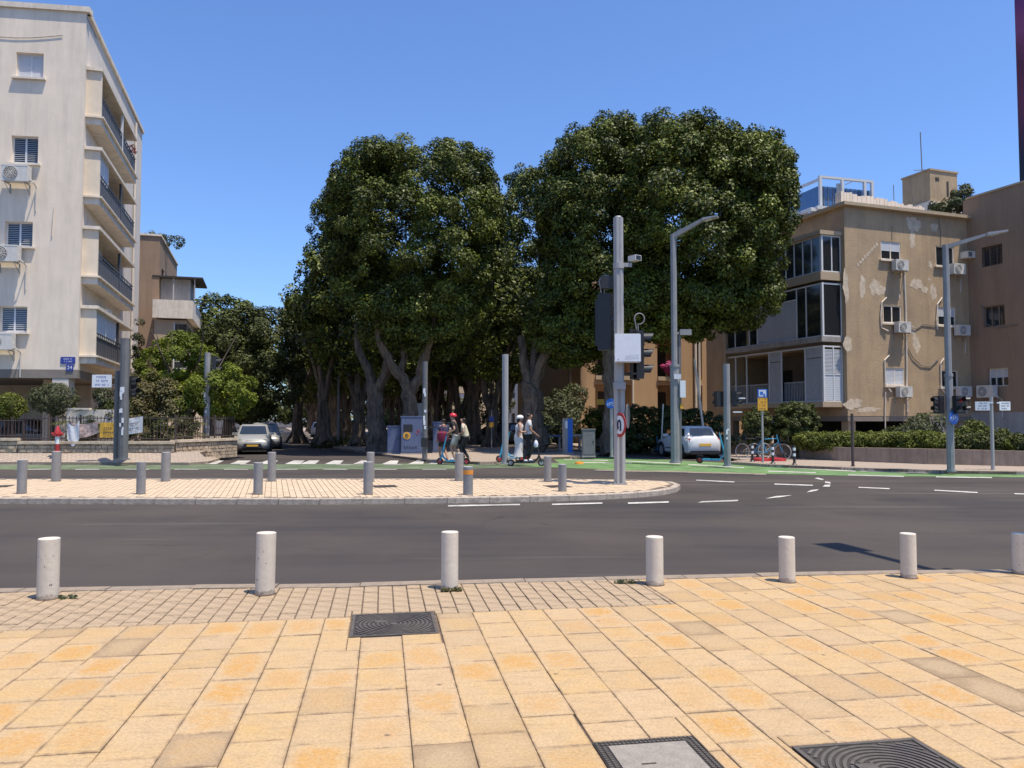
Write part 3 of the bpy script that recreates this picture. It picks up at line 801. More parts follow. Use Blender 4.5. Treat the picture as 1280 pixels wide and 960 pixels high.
dashes = [[(560, 633.2), (650, 631.4), (650, 629.8), (560, 631.4)], [(690, 631.2), (753, 629.6), (753, 628), (690, 629.6)], [(785, 629.8), (836, 628.2), (836, 626.6), (785, 628)],
          [(872, 628.3), (922, 626.4), (923, 624.6), (878, 626.4)], [(957, 623.2), (978, 621.2), (991, 618.8), (970, 620)], 
          [(870, 600.6), (918, 603), (918, 601.9), (870, 599.6)], [(968, 605.6), (1016, 607.2), (1016, 606), (968, 604.4)], [(1073, 609.6), (1112, 611.4), (1112, 610.2), (1073, 608.6)],
          [(1168, 613.4), (1222, 616.2), (1222, 615), (1168, 612)], [(1268, 617.6), (1330, 620), (1330, 618.8), (1268, 616.4)],
          [(1018, 598), (1028, 600), (1030, 599), (1022, 597)], [(1031, 603.5), (1038, 604.5), (1038, 602.6), (1032, 601.8)], [(1028, 608.5), (1037, 608.5), (1038, 605.8), (1031, 606)], [(1008, 615.5), (1020, 613.5), (1024, 611.6), (1014, 612.4)]]
for q in dashes: marks('lane_dash', [q], M['white'])
for q in ([(985, 578 + 7), (1070, 589.5), (1070, 588.4), (985, 584)], [(1075, 589), (1160, 591.6), (1160, 590.4), (1075, 588)], [(960, 589.5), (1020, 591.5), (1020, 590.3), (960, 588.4)],
          [(1060, 594.2), (1130, 596.2), (1130, 595), (1060, 593)], [(1170, 596.6), (1240, 597.6), (1240, 596.4), (1170, 595.6)], [(705, 574.5), (760, 576), (760, 575.2), (705, 573.8)], [(720, 578.2), (790, 579.5), (790, 578.6), (720, 577.4)],
          [(780, 576.5), (850, 580), (850, 579), (780, 575.8)], [(860, 581), (930, 585), (930, 584), (860, 580)]):
    marks('lane_edge_line', [q], M['white'])
for x in range(-30, 560, 62):
    marks('lane_edge_line', [[(x, 587.2), (x + 30, 587.2), (x + 30, 586.2), (x, 586.2)]], M['faded'])
for x in (0, 30, 300, 420, 480): marks('lane_edge_line', [[(x, 581), (x + 22, 581), (x + 22, 580.2), (x, 580.2)]], M['faded'])
b = struct(thing('kerb', None, None))
kerb_run(b, [G(x, y, ZR + .05) for x, y in ((742, 587.5), (760, 588.3), (800, 588.8), (860, 590.2), (957, 592.8))], 0.3, ZR - 0.02, ZR + 0.05, 1.0, 'kerb', 1)
o = MB(); c = G(724, 580, ZR); o.lathe([(0.17, 0), (0.15, 0.07), (0.05, 0.09)], (0, 0, 0), 14); o = o.build('lane_divider_hump', M['orange']); o.location = (*c, ZR); tag(o, 'low orange rubber hump at the tip of the lane kerb', 'road hump')
# planting strips under the trees
for nm, q0, q1, w_ in (('ground_cover', (418, 556), None, 1.6),):
    a = Vector((*G(428, 557.5, 0), 0))
    stuff(tag(foliage('ground_cover', [((a.x + 0.9 + U.x * 6, a.y + U.y * 6, 0.05), (1.1, 7, 0.35), 2.5)], 160, 0.3, 9000, 0.12, 5, M['leafd'], tint=0.4, zmin=0), 'low dark green ground cover at the foot of the boulevard trees', 'ground cover'))
# ================================================================= BUILDINGS
def wall(parent, name, F, s0, s1, z0, z1, holes, m, depth=0.22, origin=None):
    b = MB()
    ss = sorted({s0, s1, *[x for h in holes for x in h[:2]]}); zs = sorted({z0, z1, *[x for h in holes for x in h[2:4]]})
    for i in range(len(ss) - 1):
        for j in range(len(zs) - 1):
            sc, zc = (ss[i] + ss[i + 1]) / 2, (zs[j] + zs[j + 1]) / 2
            if sc < s0 or sc > s1 or any(h[0] < sc < h[1] and h[2] < zc < h[3] for h in holes): continue
            b.add([FP(F, ss[i], 0, zs[j]), FP(F, ss[i + 1], 0, zs[j]), FP(F, ss[i + 1], 0, zs[j + 1]), FP(F, ss[i], 0, zs[j + 1])])
    for h in holes:
        a, c, e, f = h[:4]; d = -depth
        for p, q in (((a, e), (c, e)), ((c, e), (c, f)), ((c, f), (a, f)), ((a, f), (a, e))):
            b.add([FP(F, p[0], 0, p[1]), FP(F, q[0], 0, q[1]), FP(F, q[0], d, q[1]), FP(F, p[0], d, p[1])])
    return b.build(name, m, parent, origin=origin, fix=False)
def window(parent, F, h, kind='glass', depth=0.22, fm='wframe', O=None, bars=1, sill=True, part='window'):
    s0, s1, z0, z1 = h[:4]; t = 0.055
    b = MB(); o0, o1 = -depth, -depth + 0.07
    b.fbox(F, s0, s1, o0, o1, z0, z0 + t); b.fbox(F, s0, s1, o0, o1, z1 - t, z1)
    b.fbox(F, s0, s0 + t, o0, o1, z0 + t, z1 - t); b.fbox(F, s1 - t, s1, o0, o1, z0 + t, z1 - t)
    for i in range(bars):
        x = s0 + (s1 - s0) * (i + 1) / (bars + 1); b.fbox(F, x - t / 2, x + t / 2, o0, o1 - 0.005, z0 + t, z1 - t)
    w = b.build(part, M[fm], parent, origin=O)
    p = MB(); p.fbox(F, s0 + t, s1 - t, o0 + 0.01, o0 + 0.03, z0 + t, z1 - t); p.build('pane', M['glass'], w, origin=O)
    if kind in ('louver', 'closed', 'half'):
        q = MB(); zt = z1 - t; zb = z0 + t
        if kind == 'half': zb = z1 - (z1 - z0) * 0.52
        if kind == 'louver':
            n = int((zt - zb) / 0.075)
            for i in range(n):
                z = zb + (i + 0.2) * (zt - zb) / n
                a, c = s0 + t, s1 - t
                for x0, x1 in ((a + 0.01, (a + c) / 2 - 0.04), ((a + c) / 2 + 0.04, c - 0.01)):
                    P = [FP(F, x0, o1 - 0.04, z + 0.035), FP(F, x1, o1 - 0.04, z + 0.035), FP(F, x1, o1 + 0.005, z), FP(F, x0, o1 + 0.005, z)]
                    q.add(P)
            q.fbox(F, (a + c) / 2 - 0.035, (a + c) / 2 + 0.035, o0 + 0.035, o1 + 0.01, zb, zt)
        else:
            n = max(2, int((zt - zb) / 0.06))
            for i in range(n):
                z = zb + i * (zt - zb) / n; h_ = (zt - zb) / n
                q.fbox(F, s0 + t, s1 - t, o0 + 0.035, o0 + 0.05 + 0.004, z + 0.006, z + h_ - 0.001)
        q.build('shutter', M['shutter'], w, origin=O)
    if sill:
        q = MB(); q.fbox(F, s0 - 0.12, s1 + 0.12, 0.0, 0.13, z0 - 0.09, z0 - 0.015); q.build('sill', M['trim'], w, origin=O)
    return w
def slabf(parent, name, F, s0, s1, o0, o1, z0, z1, m, O):
    b = MB(); b.fbox(F, s0, s1, o0, o1, z0, z1); return b.build(name, M[m], parent, origin=O)

# air conditioner (origin at the wall, front faces -Y, hangs from z=0 at its base)
def make_ac():
    t = thing('air_conditioner', None, 'air conditioner')
    b = MB(); w, h, d = 0.86, 0.62, 0.32; c = 0.02
    b.box(-w / 2, w / 2, -0.16 - d, -0.16, 0.04, h)
    for z in (h - 0.06,): b.box(-w / 2 + .0, w / 2, -0.16 - d - 0.006, -0.16 - d, z, z + 0.05)
    b.build('casing', M['acw'], t)
    f = MB()
    f.lathe([(0.235, 0.0), (0.235, -0.012), (0.20, -0.016)], (-0.12, -0.16 - d, 0.33), 24, axis='y')
    f.build('fan_recess', M['acd'], t)
    q = MB()
    for r in (0.07, 0.12, 0.17, 0.225): q.torus((-0.12, -0.16 - d - 0.022, 0.33), r, 0.007, 'y', 24, 4)
    for k in range(6):
        a = math.pi * k / 6
        q.tube([(-0.12 - 0.22 * math.cos(a), -0.16 - d - 0.022, 0.33 - 0.22 * math.sin(a)), (-0.12 + 0.22 * math.cos(a), -0.16 - d - 0.022, 0.33 + 0.22 * math.sin(a))], 0.006, 4)
    q.build('fan_grille', M['acw'], t)
    q = MB()
    for x in (-0.32, 0.32):
        q.box(x - 0.02, x + 0.02, -0.5, -0.01, 0.0, 0.035); q.box(x - 0.02, x + 0.02, -0.03, 0.0, -0.3, 0.0)
        q.tube([(x, -0.46, 0.0), (x, -0.02, -0.28)], 0.012, 5)
    q.build('bracket', M['steel'], t)
    q = MB(); q.box(w / 2, w / 2 + 0.05, -0.42, -0.28, 0.08, 0.28)
    q.tube([(w / 2 + 0.03, -0.35, 0.15), (w / 2 + 0.12, -0.3, 0.05), (w / 2 + 0.12, -0.05, -0.05), (w / 2 + 0.1, -0.02, -0.9)], 0.022, 6)
    q.build('pipe', M['acw'], t)
    return t
AC = make_ac(); ac_used = [False]
def place_ac(F, s, z, label, sc=1.0, o=0.0):
    rz = math.atan2(F[4], -F[5])    # outward normal is the unit's -Y
    loc = FP(F, s, o, z)
    if not ac_used[0]:
        ac_used[0] = True; a = AC; a.location = loc; a.rotation_euler = (0, 0, rz); a['label'] = label; a.scale = (sc,) * 3
    else: a = copy_tree(AC, loc, rz, label, sc)
    a['group'] = 'air conditioners on the facades'
    return a

# ---------------- cream apartment block (left)
LB = (V(97, 470, 32).x, 32.0)
Ff = frame(*LB, R(-98), False)       # front, going left from the corner
Fs = frame(*LB, R(-16.9), True)      # side, going back along the street
OL = (*LB, 0)
lb = thing('apartment_building', 'tall cream apartment block with four balconies rising at the left of the street', 'building', OL)
HT = 18.55; LEN = 14.5; FW = 12
def su(px, py=500):   # distance along the front for a pixel column
    for i in range(4000):
        s = i * 0.005; p = FP(Ff, s, 0, 0)
        if 640 + F_PX * p.x / p.y <= px: return s
    return 20
lw = []
for (x0, x1, y0, y1) in ((8, 43, 66, 97), (5, 39, 170, 204), (0, 35, 277, 308), (-4, 31, 383, 415)):
    s1, s0 = su(x0), su(x1); pm = FP(Ff, (s0 + s1) / 2, 0, 0)
    lw.append((s0, s1, V(20, y1, pm.y).z, V(20, y0, pm.y).z))
more = []
for h in lw: more.append((h[1] + 3.0, h[1] + 4.1, h[2], h[3]))
Z0 = 3.62
wall(lb, 'front_wall', Ff, 0, FW, Z0, HT, lw + more, M['render_white'], origin=OL)
window(lb, Ff, lw[0], 'closed', O=OL)
for h in lw[1:] + more: window(lb, Ff, h, 'louver', O=OL)
sides = []
for zb in (13.95, 10.57, 7.22, 3.9):
    sides += [(0.9, 3.4, zb + 0.35, zb + 2.25), (4.2, 8.4, zb + 0.35, zb + 2.25)]
wall(lb, 'side_wall', Fs, 0, LEN, Z0, HT, sides, M['render_side'], 0.3, OL)
b = MB()
for h in sides: b.fbox(Fs, h[0] - .05, h[1] + .05, -0.34, -0.3, h[2] - 0.05, h[3] + 0.05)
b.each('room_glass', M['glass'], lb, OL)
b = MB()
c0, c1, c2, c3 = [FP(Ff, 0, 0, 0), FP(Fs, LEN, 0, 0), FP(Fs, LEN, -12, 0), FP(Ff, FW, 0, 0)]
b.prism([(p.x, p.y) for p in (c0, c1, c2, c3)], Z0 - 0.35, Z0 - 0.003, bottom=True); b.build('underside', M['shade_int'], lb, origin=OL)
b = MB(); b.prism([(p.x, p.y) for p in (FP(Ff, 0, -.01, 0), FP(Fs, LEN, -.01, 0), c2, FP(Ff, FW, -.01, 0))], HT - 0.25, HT - 0.1); b.build('roof', M['concrete'], lb, origin=OL)
b = MB(); b.fbox(Fs, LEN - 0.2, LEN, -12, -0.003, Z0, HT); b.build('rear_wall', M['render_side'], lb, origin=OL)
b = MB(); b.fbox(Ff, -0.14, FW, -0.3, 0.10, HT, HT + 0.22); b.build('coping', M['trim'], lb, origin=OL)
b = MB(); b.fbox(Fs, 0.12, LEN + 0.1, -0.3, 0.10, HT, HT + 0.215); b.build('coping', M['trim'], lb, origin=OL)
b = MB()
b.fbox(Ff, 0.35, 0.97, -0.62, -0.02, 0, Z0 - 0.36); cpil = b.build('column', M['render_side'], lb, origin=OL)
for s in (4.6, 8.8):
    b = MB(); b.fbox(Ff, s, s + 0.6, -0.62, -0.02, 0, Z0 - 0.36); b.build('column', M['render_side'], lb, origin=OL)
for s in (5.5, 10.5):
    b = MB(); b.fbox(Fs, s, s + 0.5, -0.6, -0.02, 0, Z0 - 0.36); b.build('column', M['render_side'], lb, origin=OL)
b = MB(); b.fbox(Ff, -3.5, FW, -7.2, -7, 0, Z0 - 0.36); b.build('ground_floor_wall', M['beige'], lb, origin=OL)
b = MB(); b.fbox(Fs, 1.5, 5.5, -1.6, -1.4, 0, Z0 - 0.36); b.build('ground_floor_wall', M['beige'], lb, origin=OL)
# balconies
BO, BL = 0.60, 8.9
for i, zb in enumerate((13.95, 10.57, 7.22, 3.9)):
    bal = slabf(lb, 'balcony', Fs, 0.28, BL, 0.0, BO, zb, zb + 0.27, 'trim', OL)
    b = MB(); b.fbox(Fs, 0.18, BL + 0.1, 0.0, BO + 0.1, zb + 0.27, zb + 0.34); b.build('slab_lip', M['trim'], bal, origin=OL)
    b = MB(); b.fbox(Fs, 0.30, 0.42, 0.0, BO - 0.02, zb + 0.34, zb + 2.28); b.build('end_panel', M['beige'], bal, origin=OL)
    b = MB(); b.fbox(Fs, 0.20, BL + 0.05, 0.0, BO + 0.06 if i else 0.62, zb + 2.28, zb + 2.42); b.build('canopy', M['trim'], bal, origin=OL)
    b = MB()
    for a, c in ((0.45, 5.1), (5.35, BL - 0.05)):
        b.fbox(Fs, a, c, BO - 0.07, BO - 0.03, zb + 1.28, zb + 1.33); b.fbox(Fs, a, c, BO - 0.07, BO - 0.03, zb + 1.12, zb + 1.15)
        s = a
        while s < c: b.fbox(Fs, s, s + 0.03, BO - 0.065, BO - 0.035, zb + 0.34, zb + 1.28); s += 0.42
    b.fbox(Fs, BL - 0.04, BL, 0.03, BO - 0.03, zb + 1.28, zb + 1.33)
    b.build('railing', M['rail'], bal, origin=OL)
    b = MB()
    for a, c in ((0.47, 5.08), (5.37, BL - 0.07)):
        if i == 3 and a < 1: b.fbox(Fs, a, c, BO - 0.075, BO - 0.06, zb + 0.36, zb + 1.12); continue
        s = a
        while s < c: b.fbox(Fs, s, s + 0.055, BO - 0.06, BO - 0.045, zb + 0.36, zb + 1.12); s += 0.085
    b.build('railing_infill', M['railmesh'], bal, origin=OL)
    b = MB(); b.fbox(Fs, 5.15, 5.3, BO - 0.12, BO - 0.02, zb + 0.34, zb + 2.27); b.build('post', M['rail'] if i else M['wframe'], bal, origin=OL)
    if i in (1, 3):
        e_ = 4.9 if i == 3 else 2.4
        b = MB()
        for a in (0.46, (0.46 + e_) / 2, e_): b.fbox(Fs, a, a + 0.07, BO - 0.16, BO - 0.09, zb + 1.2, zb + 2.26)
        b.fbox(Fs, 0.46, e_, BO - 0.16, BO - 0.09, zb + 2.18, zb + 2.27)
        b.build('glazing_frame', M['wframe'], bal, origin=OL)
        b = MB(); b.fbox(Fs, 0.5, e_, BO - 0.14, BO - 0.12, zb + 1.2, zb + 2.2); b.build('glazing', M['bannerw'], bal, origin=OL)
# drain pipe on the far end of the side wall
b = MB(); b.tube([FP(Fs, 11.9, 0.08, 3.7), FP(Fs, 11.9, 0.08, HT - 0.3)], 0.06, 8); b.build('drainpipe', M['trim'], lb, origin=OL)
b = MB(); b.tube([FP(Ff, 0.9 + x * 0.6, 0.03, 17.75 - 0.35 * math.sin(math.pi * x / 8) - 0.03 * (8 - x)) for x in range(9)], 0.012, 5); b.build('cable', M['acd'], lb, origin=OL)
b = MB(); b.tube([FP(Ff, su(62), 0.03, 10.3), FP(Ff, su(60), 0.03, 9.1)], 0.025, 5); b.build('pipe', M['trim'], lb, origin=OL)
for (x, z, w) in ((18, V(0, 226, 31).z, 'second window from the top'), (8, V(0, 327, 31).z, 'third window from the top'), (4, V(0, 438, 31).z, 'lowest window')):
    place_ac(Ff, su(x), z, 'white air conditioner under the %s of the cream block' % w, 1.15)
place_ac(Fs, 3.9, 6.05, 'white air conditioner on the side wall of the cream block above its lowest balcony', 0.9)
fl = foliage('balcony_flowers', [(tuple(FP(Fs, 7.6, BO, 15.35)), (0.2, 0.35, 0.25), 2)], 10, 0.1, 200, 0.08, 4, M['redleaf'], tint=0.6)
tag(fl, 'red flowers hanging over the top balcony rail of the cream block', 'flowers')
# street name and house number signs at the corner
def text_obj(txt, size, m, parent, loc, rot, name='lettering'):
    cv_ = bpy.data.curves.new(name, 'FONT'); cv_.body = txt; cv_.size = size; cv_.align_x = 'CENTER'; cv_.align_y = 'CENTER'; cv_.extrude = 0.003
    o = bpy.data.objects.new(name, cv_); COL.objects.link(o); dg = bpy.context.evaluated_depsgraph_get()
    me = bpy.data.meshes.new_from_object(o.evaluated_get(dg)); bpy.data.objects.remove(o)
    me.materials.clear(); me.materials.append(m)
    o = bpy.data.objects.new(name, me); COL.objects.link(o); o.parent = parent; o.location = loc; o.rotation_euler = rot
    return o
def strokes(parent, w, h, lines, m, y, z0, seed, name='lettering', fill=0.8):
    """rows of small irregular glyph-like strokes on a sign face (local XZ plane)"""
    r = random.Random(seed); b = MB()
    lh = h / lines
    for i in range(lines):
        zc = z0 + h - lh * (i + 0.5); x = -w / 2 * fill; e = w / 2 * fill * r.uniform(0.75, 1)
        gh = lh * 0.5; x = -e
        while x < e:
            gw = gh * r.uniform(0.4, 0.75)
            if r.random() < 0.85:
                b.box(x, x + gw * 0.3, y - 0.002, y, zc - gh / 2, zc + gh / 2)
                b.box(x + gw * 0.3, x + gw, y - 0.002, y, zc + gh * 0.25, zc + gh / 2)
                if r.random() < 0.5: b.box(x + gw * 0.3, x + gw, y - 0.002, y, zc - gh / 2, zc - gh * 0.3)
            x += gw * 1.35
    return stuff(b.build(name, m, parent))
def front_rz(F): return math.atan2(F[4], -F[5])
t = thing('street_sign', 'blue street name plate at the lower corner of the cream block', 'street sign', FP(Ff, su(84), 0.012, 4.0), front_rz(Ff))
b = MB(); b.box(-0.28, 0.28, -0.02, 0, -0.14, 0.14); b.build('plate', M['navysign'], t); strokes(t, 0.5, 0.2, 2, M['whitesign'], -0.02, -0.1, 3)
t = thing('house_number', 'small blue house number plate under the blue street name plate', 'sign', FP(Ff, su(86.5), 0.012, 3.70), front_rz(Ff))
b = MB(); b.box(-0.135, 0.135, -0.02, 0, -0.13, 0.13); b.build('plate', M['navysign'], t)
text_obj('24', 0.2, M['whitesign'], t, (0, -0.023, 0), (math.pi / 2, 0, 0))

# ---------------- tan block (right)
RB = (V(1057.5, 400, 38).x, 38.0)
AZ = R(19.5)
Rf = frame(*RB, math.pi / 2 - AZ, True)
Rs = frame(*RB, -AZ, False)
OR = (*RB, 0)
rb = thing('apartment_building', 'rough tan three storey block with patched plaster and glazed balconies on its shaded side', 'building', OR)
RH = 12.05; RZ0 = 1.75
def sr(F, px):
    for i in range(6000):
        s = i * 0.004; p = FP(F, s, 0, 0)
        if (640 + F_PX * p.x / p.y >= px) == (F[2] > 0): return s
    return 20
FL = sr(Rf, 1214)
def zz(py, F, s): return V(0, py, FP(F, s, 0, 0).y).z
def hole(F, x0, x1, y0, y1):
    a, c = sorted((sr(F, x0), sr(F, x1))); m_ = (a + c) / 2
    return (a, c, zz(y1, F, m_), zz(y0, F, m_))
hw_ = [hole(Rf, 1105, 1130, 302, 325), hole(Rf, 1106, 1129, 382, 404), hole(Rf, 1107, 1131, 460, 482),
       hole(Rf, 1174, 1197, 308, 333), hole(Rf, 1175, 1197, 384, 407), hole(Rf, 1176, 1198, 463, 484)]
wall(rb, 'front_wall', Rf, 0, FL, RZ0, RH, hw_, M['tan'], 0.18, OR)
for h, kd in zip(hw_, ('half', 'glass', 'closed', 'glass', 'half', 'glass')): window(rb, Rf, h, kd, 0.09, 'trim', OR, 1, True)
SL = 12.0
bz = [(8.78, 10.6), (5.62, 8.25), (2.45, 5.18)]
wall(rb, 'side_wall', Rs, 0, SL, RZ0, RH, [(0.5, 8.6, z0 + 0.02, z1 - 0.02) for z0, z1 in bz] + [(9.3, 10.1, 3.0, 4.2)], M['tan'], 2.0, OR)
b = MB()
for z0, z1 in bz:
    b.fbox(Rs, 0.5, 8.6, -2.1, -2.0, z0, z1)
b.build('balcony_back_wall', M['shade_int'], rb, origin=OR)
b = MB()
for z0, z1 in bz:
    for a in (1.0, 3.6, 6.4): b.fbox(Rs, a, a + 1.5, -2.0, -1.97, z0 + 0.1, z0 + 1.95)
b.each('balcony_door', M['dark'], rb, OR)
b = MB(); b.fbox(Rs, 9.3, 10.1, -2.05, -0.18, 3.0, 4.2); b.build('dark_window', M['dark'], rb, origin=OR)
b = MB(); cs = [FP(Rf, 0.01, -0.01, 0), FP(Rf, FL, -0.01, 0), FP(Rf, FL, -SL, 0), FP(Rs, SL, -0.01, 0)]
b.prism([(p.x, p.y) for p in cs], RH - 0.6, RH - 0.4); b.build('roof', M['concrete'], rb, origin=OR)
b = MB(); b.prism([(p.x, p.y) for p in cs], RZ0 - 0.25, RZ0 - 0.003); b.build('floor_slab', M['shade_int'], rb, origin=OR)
b = MB(); b.fbox(Rf, FL - 0.2, FL, -SL, -0.02, RZ0, RH - 0.002); b.fbox(Rs, SL - 0.2, SL, -8, -0.02, RZ0, RH - 0.002); b.build('rear_wall', M['tan'], rb, origin=OR)
b = MB(); b.fbox(Rf, -0.22, FL + 0.1, -0.3, 0.28, RH, RH + 0.16); b.build('coping', M['tanl'], rb, origin=OR)
b = MB(); b.fbox(Rs, 0.3, SL, -0.3, 0.22, RH, RH + 0.155); b.build('coping', M['tanl'], rb, origin=OR)
b = MB()
s = 0.3
while s < 5.6:
    w_ = rng.uniform(0.1, 0.3); b.fbox(Rf, s, s + w_, -0.9, -0.5, RH - 0.1, RH + 0.80 + rng.uniform(0, 0.16) - s * 0.06); s += w_ + 0.02
stuff(b.build('roof_edge_sheeting', M['render_white'], rb, origin=OR))
for s in (0.15, 4.2, FL - 0.7):
    b = MB(); b.fbox(Rf, s, s + 0.45, -0.6, -0.15, -0.05, RZ0 - 0.25); b.build('column', M['tan'], rb, origin=OR)
for s in (4.5, 9.5):
    b = MB(); b.fbox(Rs, s, s + 0.4, -0.6, -0.15, -0.05, RZ0 - 0.25); b.build('column', M['tan'], rb, origin=OR)
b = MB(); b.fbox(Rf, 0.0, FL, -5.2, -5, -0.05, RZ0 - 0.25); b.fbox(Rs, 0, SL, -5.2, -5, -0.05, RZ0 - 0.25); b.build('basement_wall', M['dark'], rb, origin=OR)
# roof hut
hc = V(1162, 240, 44)
b = MB(); b.M = Matrix.Translation((hc.x, 44, 0)) @ Matrix.Rotation(AZ, 4, 'Z')
b.box(-1.15, 1.15, -1.1, 1.1, RH - 0.5, 13.6, 1); b.box(-1.0, 1.0, -0.95, 0.95, 13.2, 15.35, 0); b.box(-1.05, 1.05, -1.0, 1.0, 15.35, 15.45, 0)
hut = b.build('roof_hut', [M['tan'], M['render_side']], rb, origin=OR)
b = MB(); b.M = Matrix.Translation((hc.x, 44, 0)) @ Matrix.Rotation(AZ, 4, 'Z')
b.box(0.2, 0.34, -0.965, -0.951, 14.0, 14.85); b.box(-0.62, -0.35, -0.965, -0.951, 14.8, 15.0); b.build('vent', M['dark'], hut, origin=OR)
b = MB(); b.tube([(hc.x - 0.45, 43.9, 15.4), (hc.x - 0.5, 43.9, 17.9)], 0.03, 6); b.tube([(hc.x - 0.9, 43.9, 15.7), (hc.x - 0.1, 43.9, 15.75)], 0.02, 5)
o = b.build('antenna_mast', M['acd'], origin=(hc.x - 0.45, 43.9, 15.4)); tag(o, 'thin antenna mast on the roof hut of the tan block', 'antenna')
b = MB(); b.tube([FP(Rf, 4.1, -0.9, RH), FP(Rf, 4.08, -0.9, RH + 1.7)], 0.02, 5); b.tube([FP(Rf, 5.4, -0.9, RH), FP(Rf, 5.35, -0.9, RH + 1.2)], 0.018, 5)
b.each('rod', M['acd'], rb, OR)
# plaster repair patches
def blob(F, s, z, w, h, seed, o=0.004, m='patch', name='plaster_patch'):
    r = random.Random(seed); b = MB(); P = []; p1, p2, p3 = [r.uniform(0, 6.28) for _ in range(3)]
    for k in range(44):
        a = 2 * math.pi * k / 44; q = 1 + 0.16 * math.sin(2 * a + p1) + 0.12 * math.sin(5 * a + p2) + 0.08 * math.sin(9 * a + p3) + r.uniform(-0.07, 0.07)
        P.append(FP(F, s + w * math.cos(a) * q, o, z + h * math.sin(a) * q))
    b.add(P); return b.build(name, M[m], rb, origin=OR)
for i, (x, y, w, h) in enumerate(((1081, 358, .2, .5), (1096, 359, .27, .42), (1104, 363, .3, .22), (1149, 355, .35, .3), (1159, 362, .2, .2), (1170, 365, .24, .35), (1145, 298, .2, .42), (1147, 280, .42, .4), (1173, 284, .2, .26), (1167, 331, .12, .2),
                                  (1147, 430, .25, .4), (1144, 415, .12, .3), (1060, 358, .16, .8), (1061, 430, .22, .45), (1066, 505, .5, .28), (1085, 512, .7, .12), (1165, 349, .07, .08), (1127, 370, .06, .15))):
    s = sr(Rf, x); blob(Rf, s, zz(y, Rf, s), w, h, i, 0.003 + 0.0012 * (i % 5))
for i in range(9):
    x = 1076 + i * 3; y = 331 - i * 3.2; s = sr(Rf, x); blob(Rf, s, zz(y, Rf, s), .075, .09, 50 + i, 0.009)
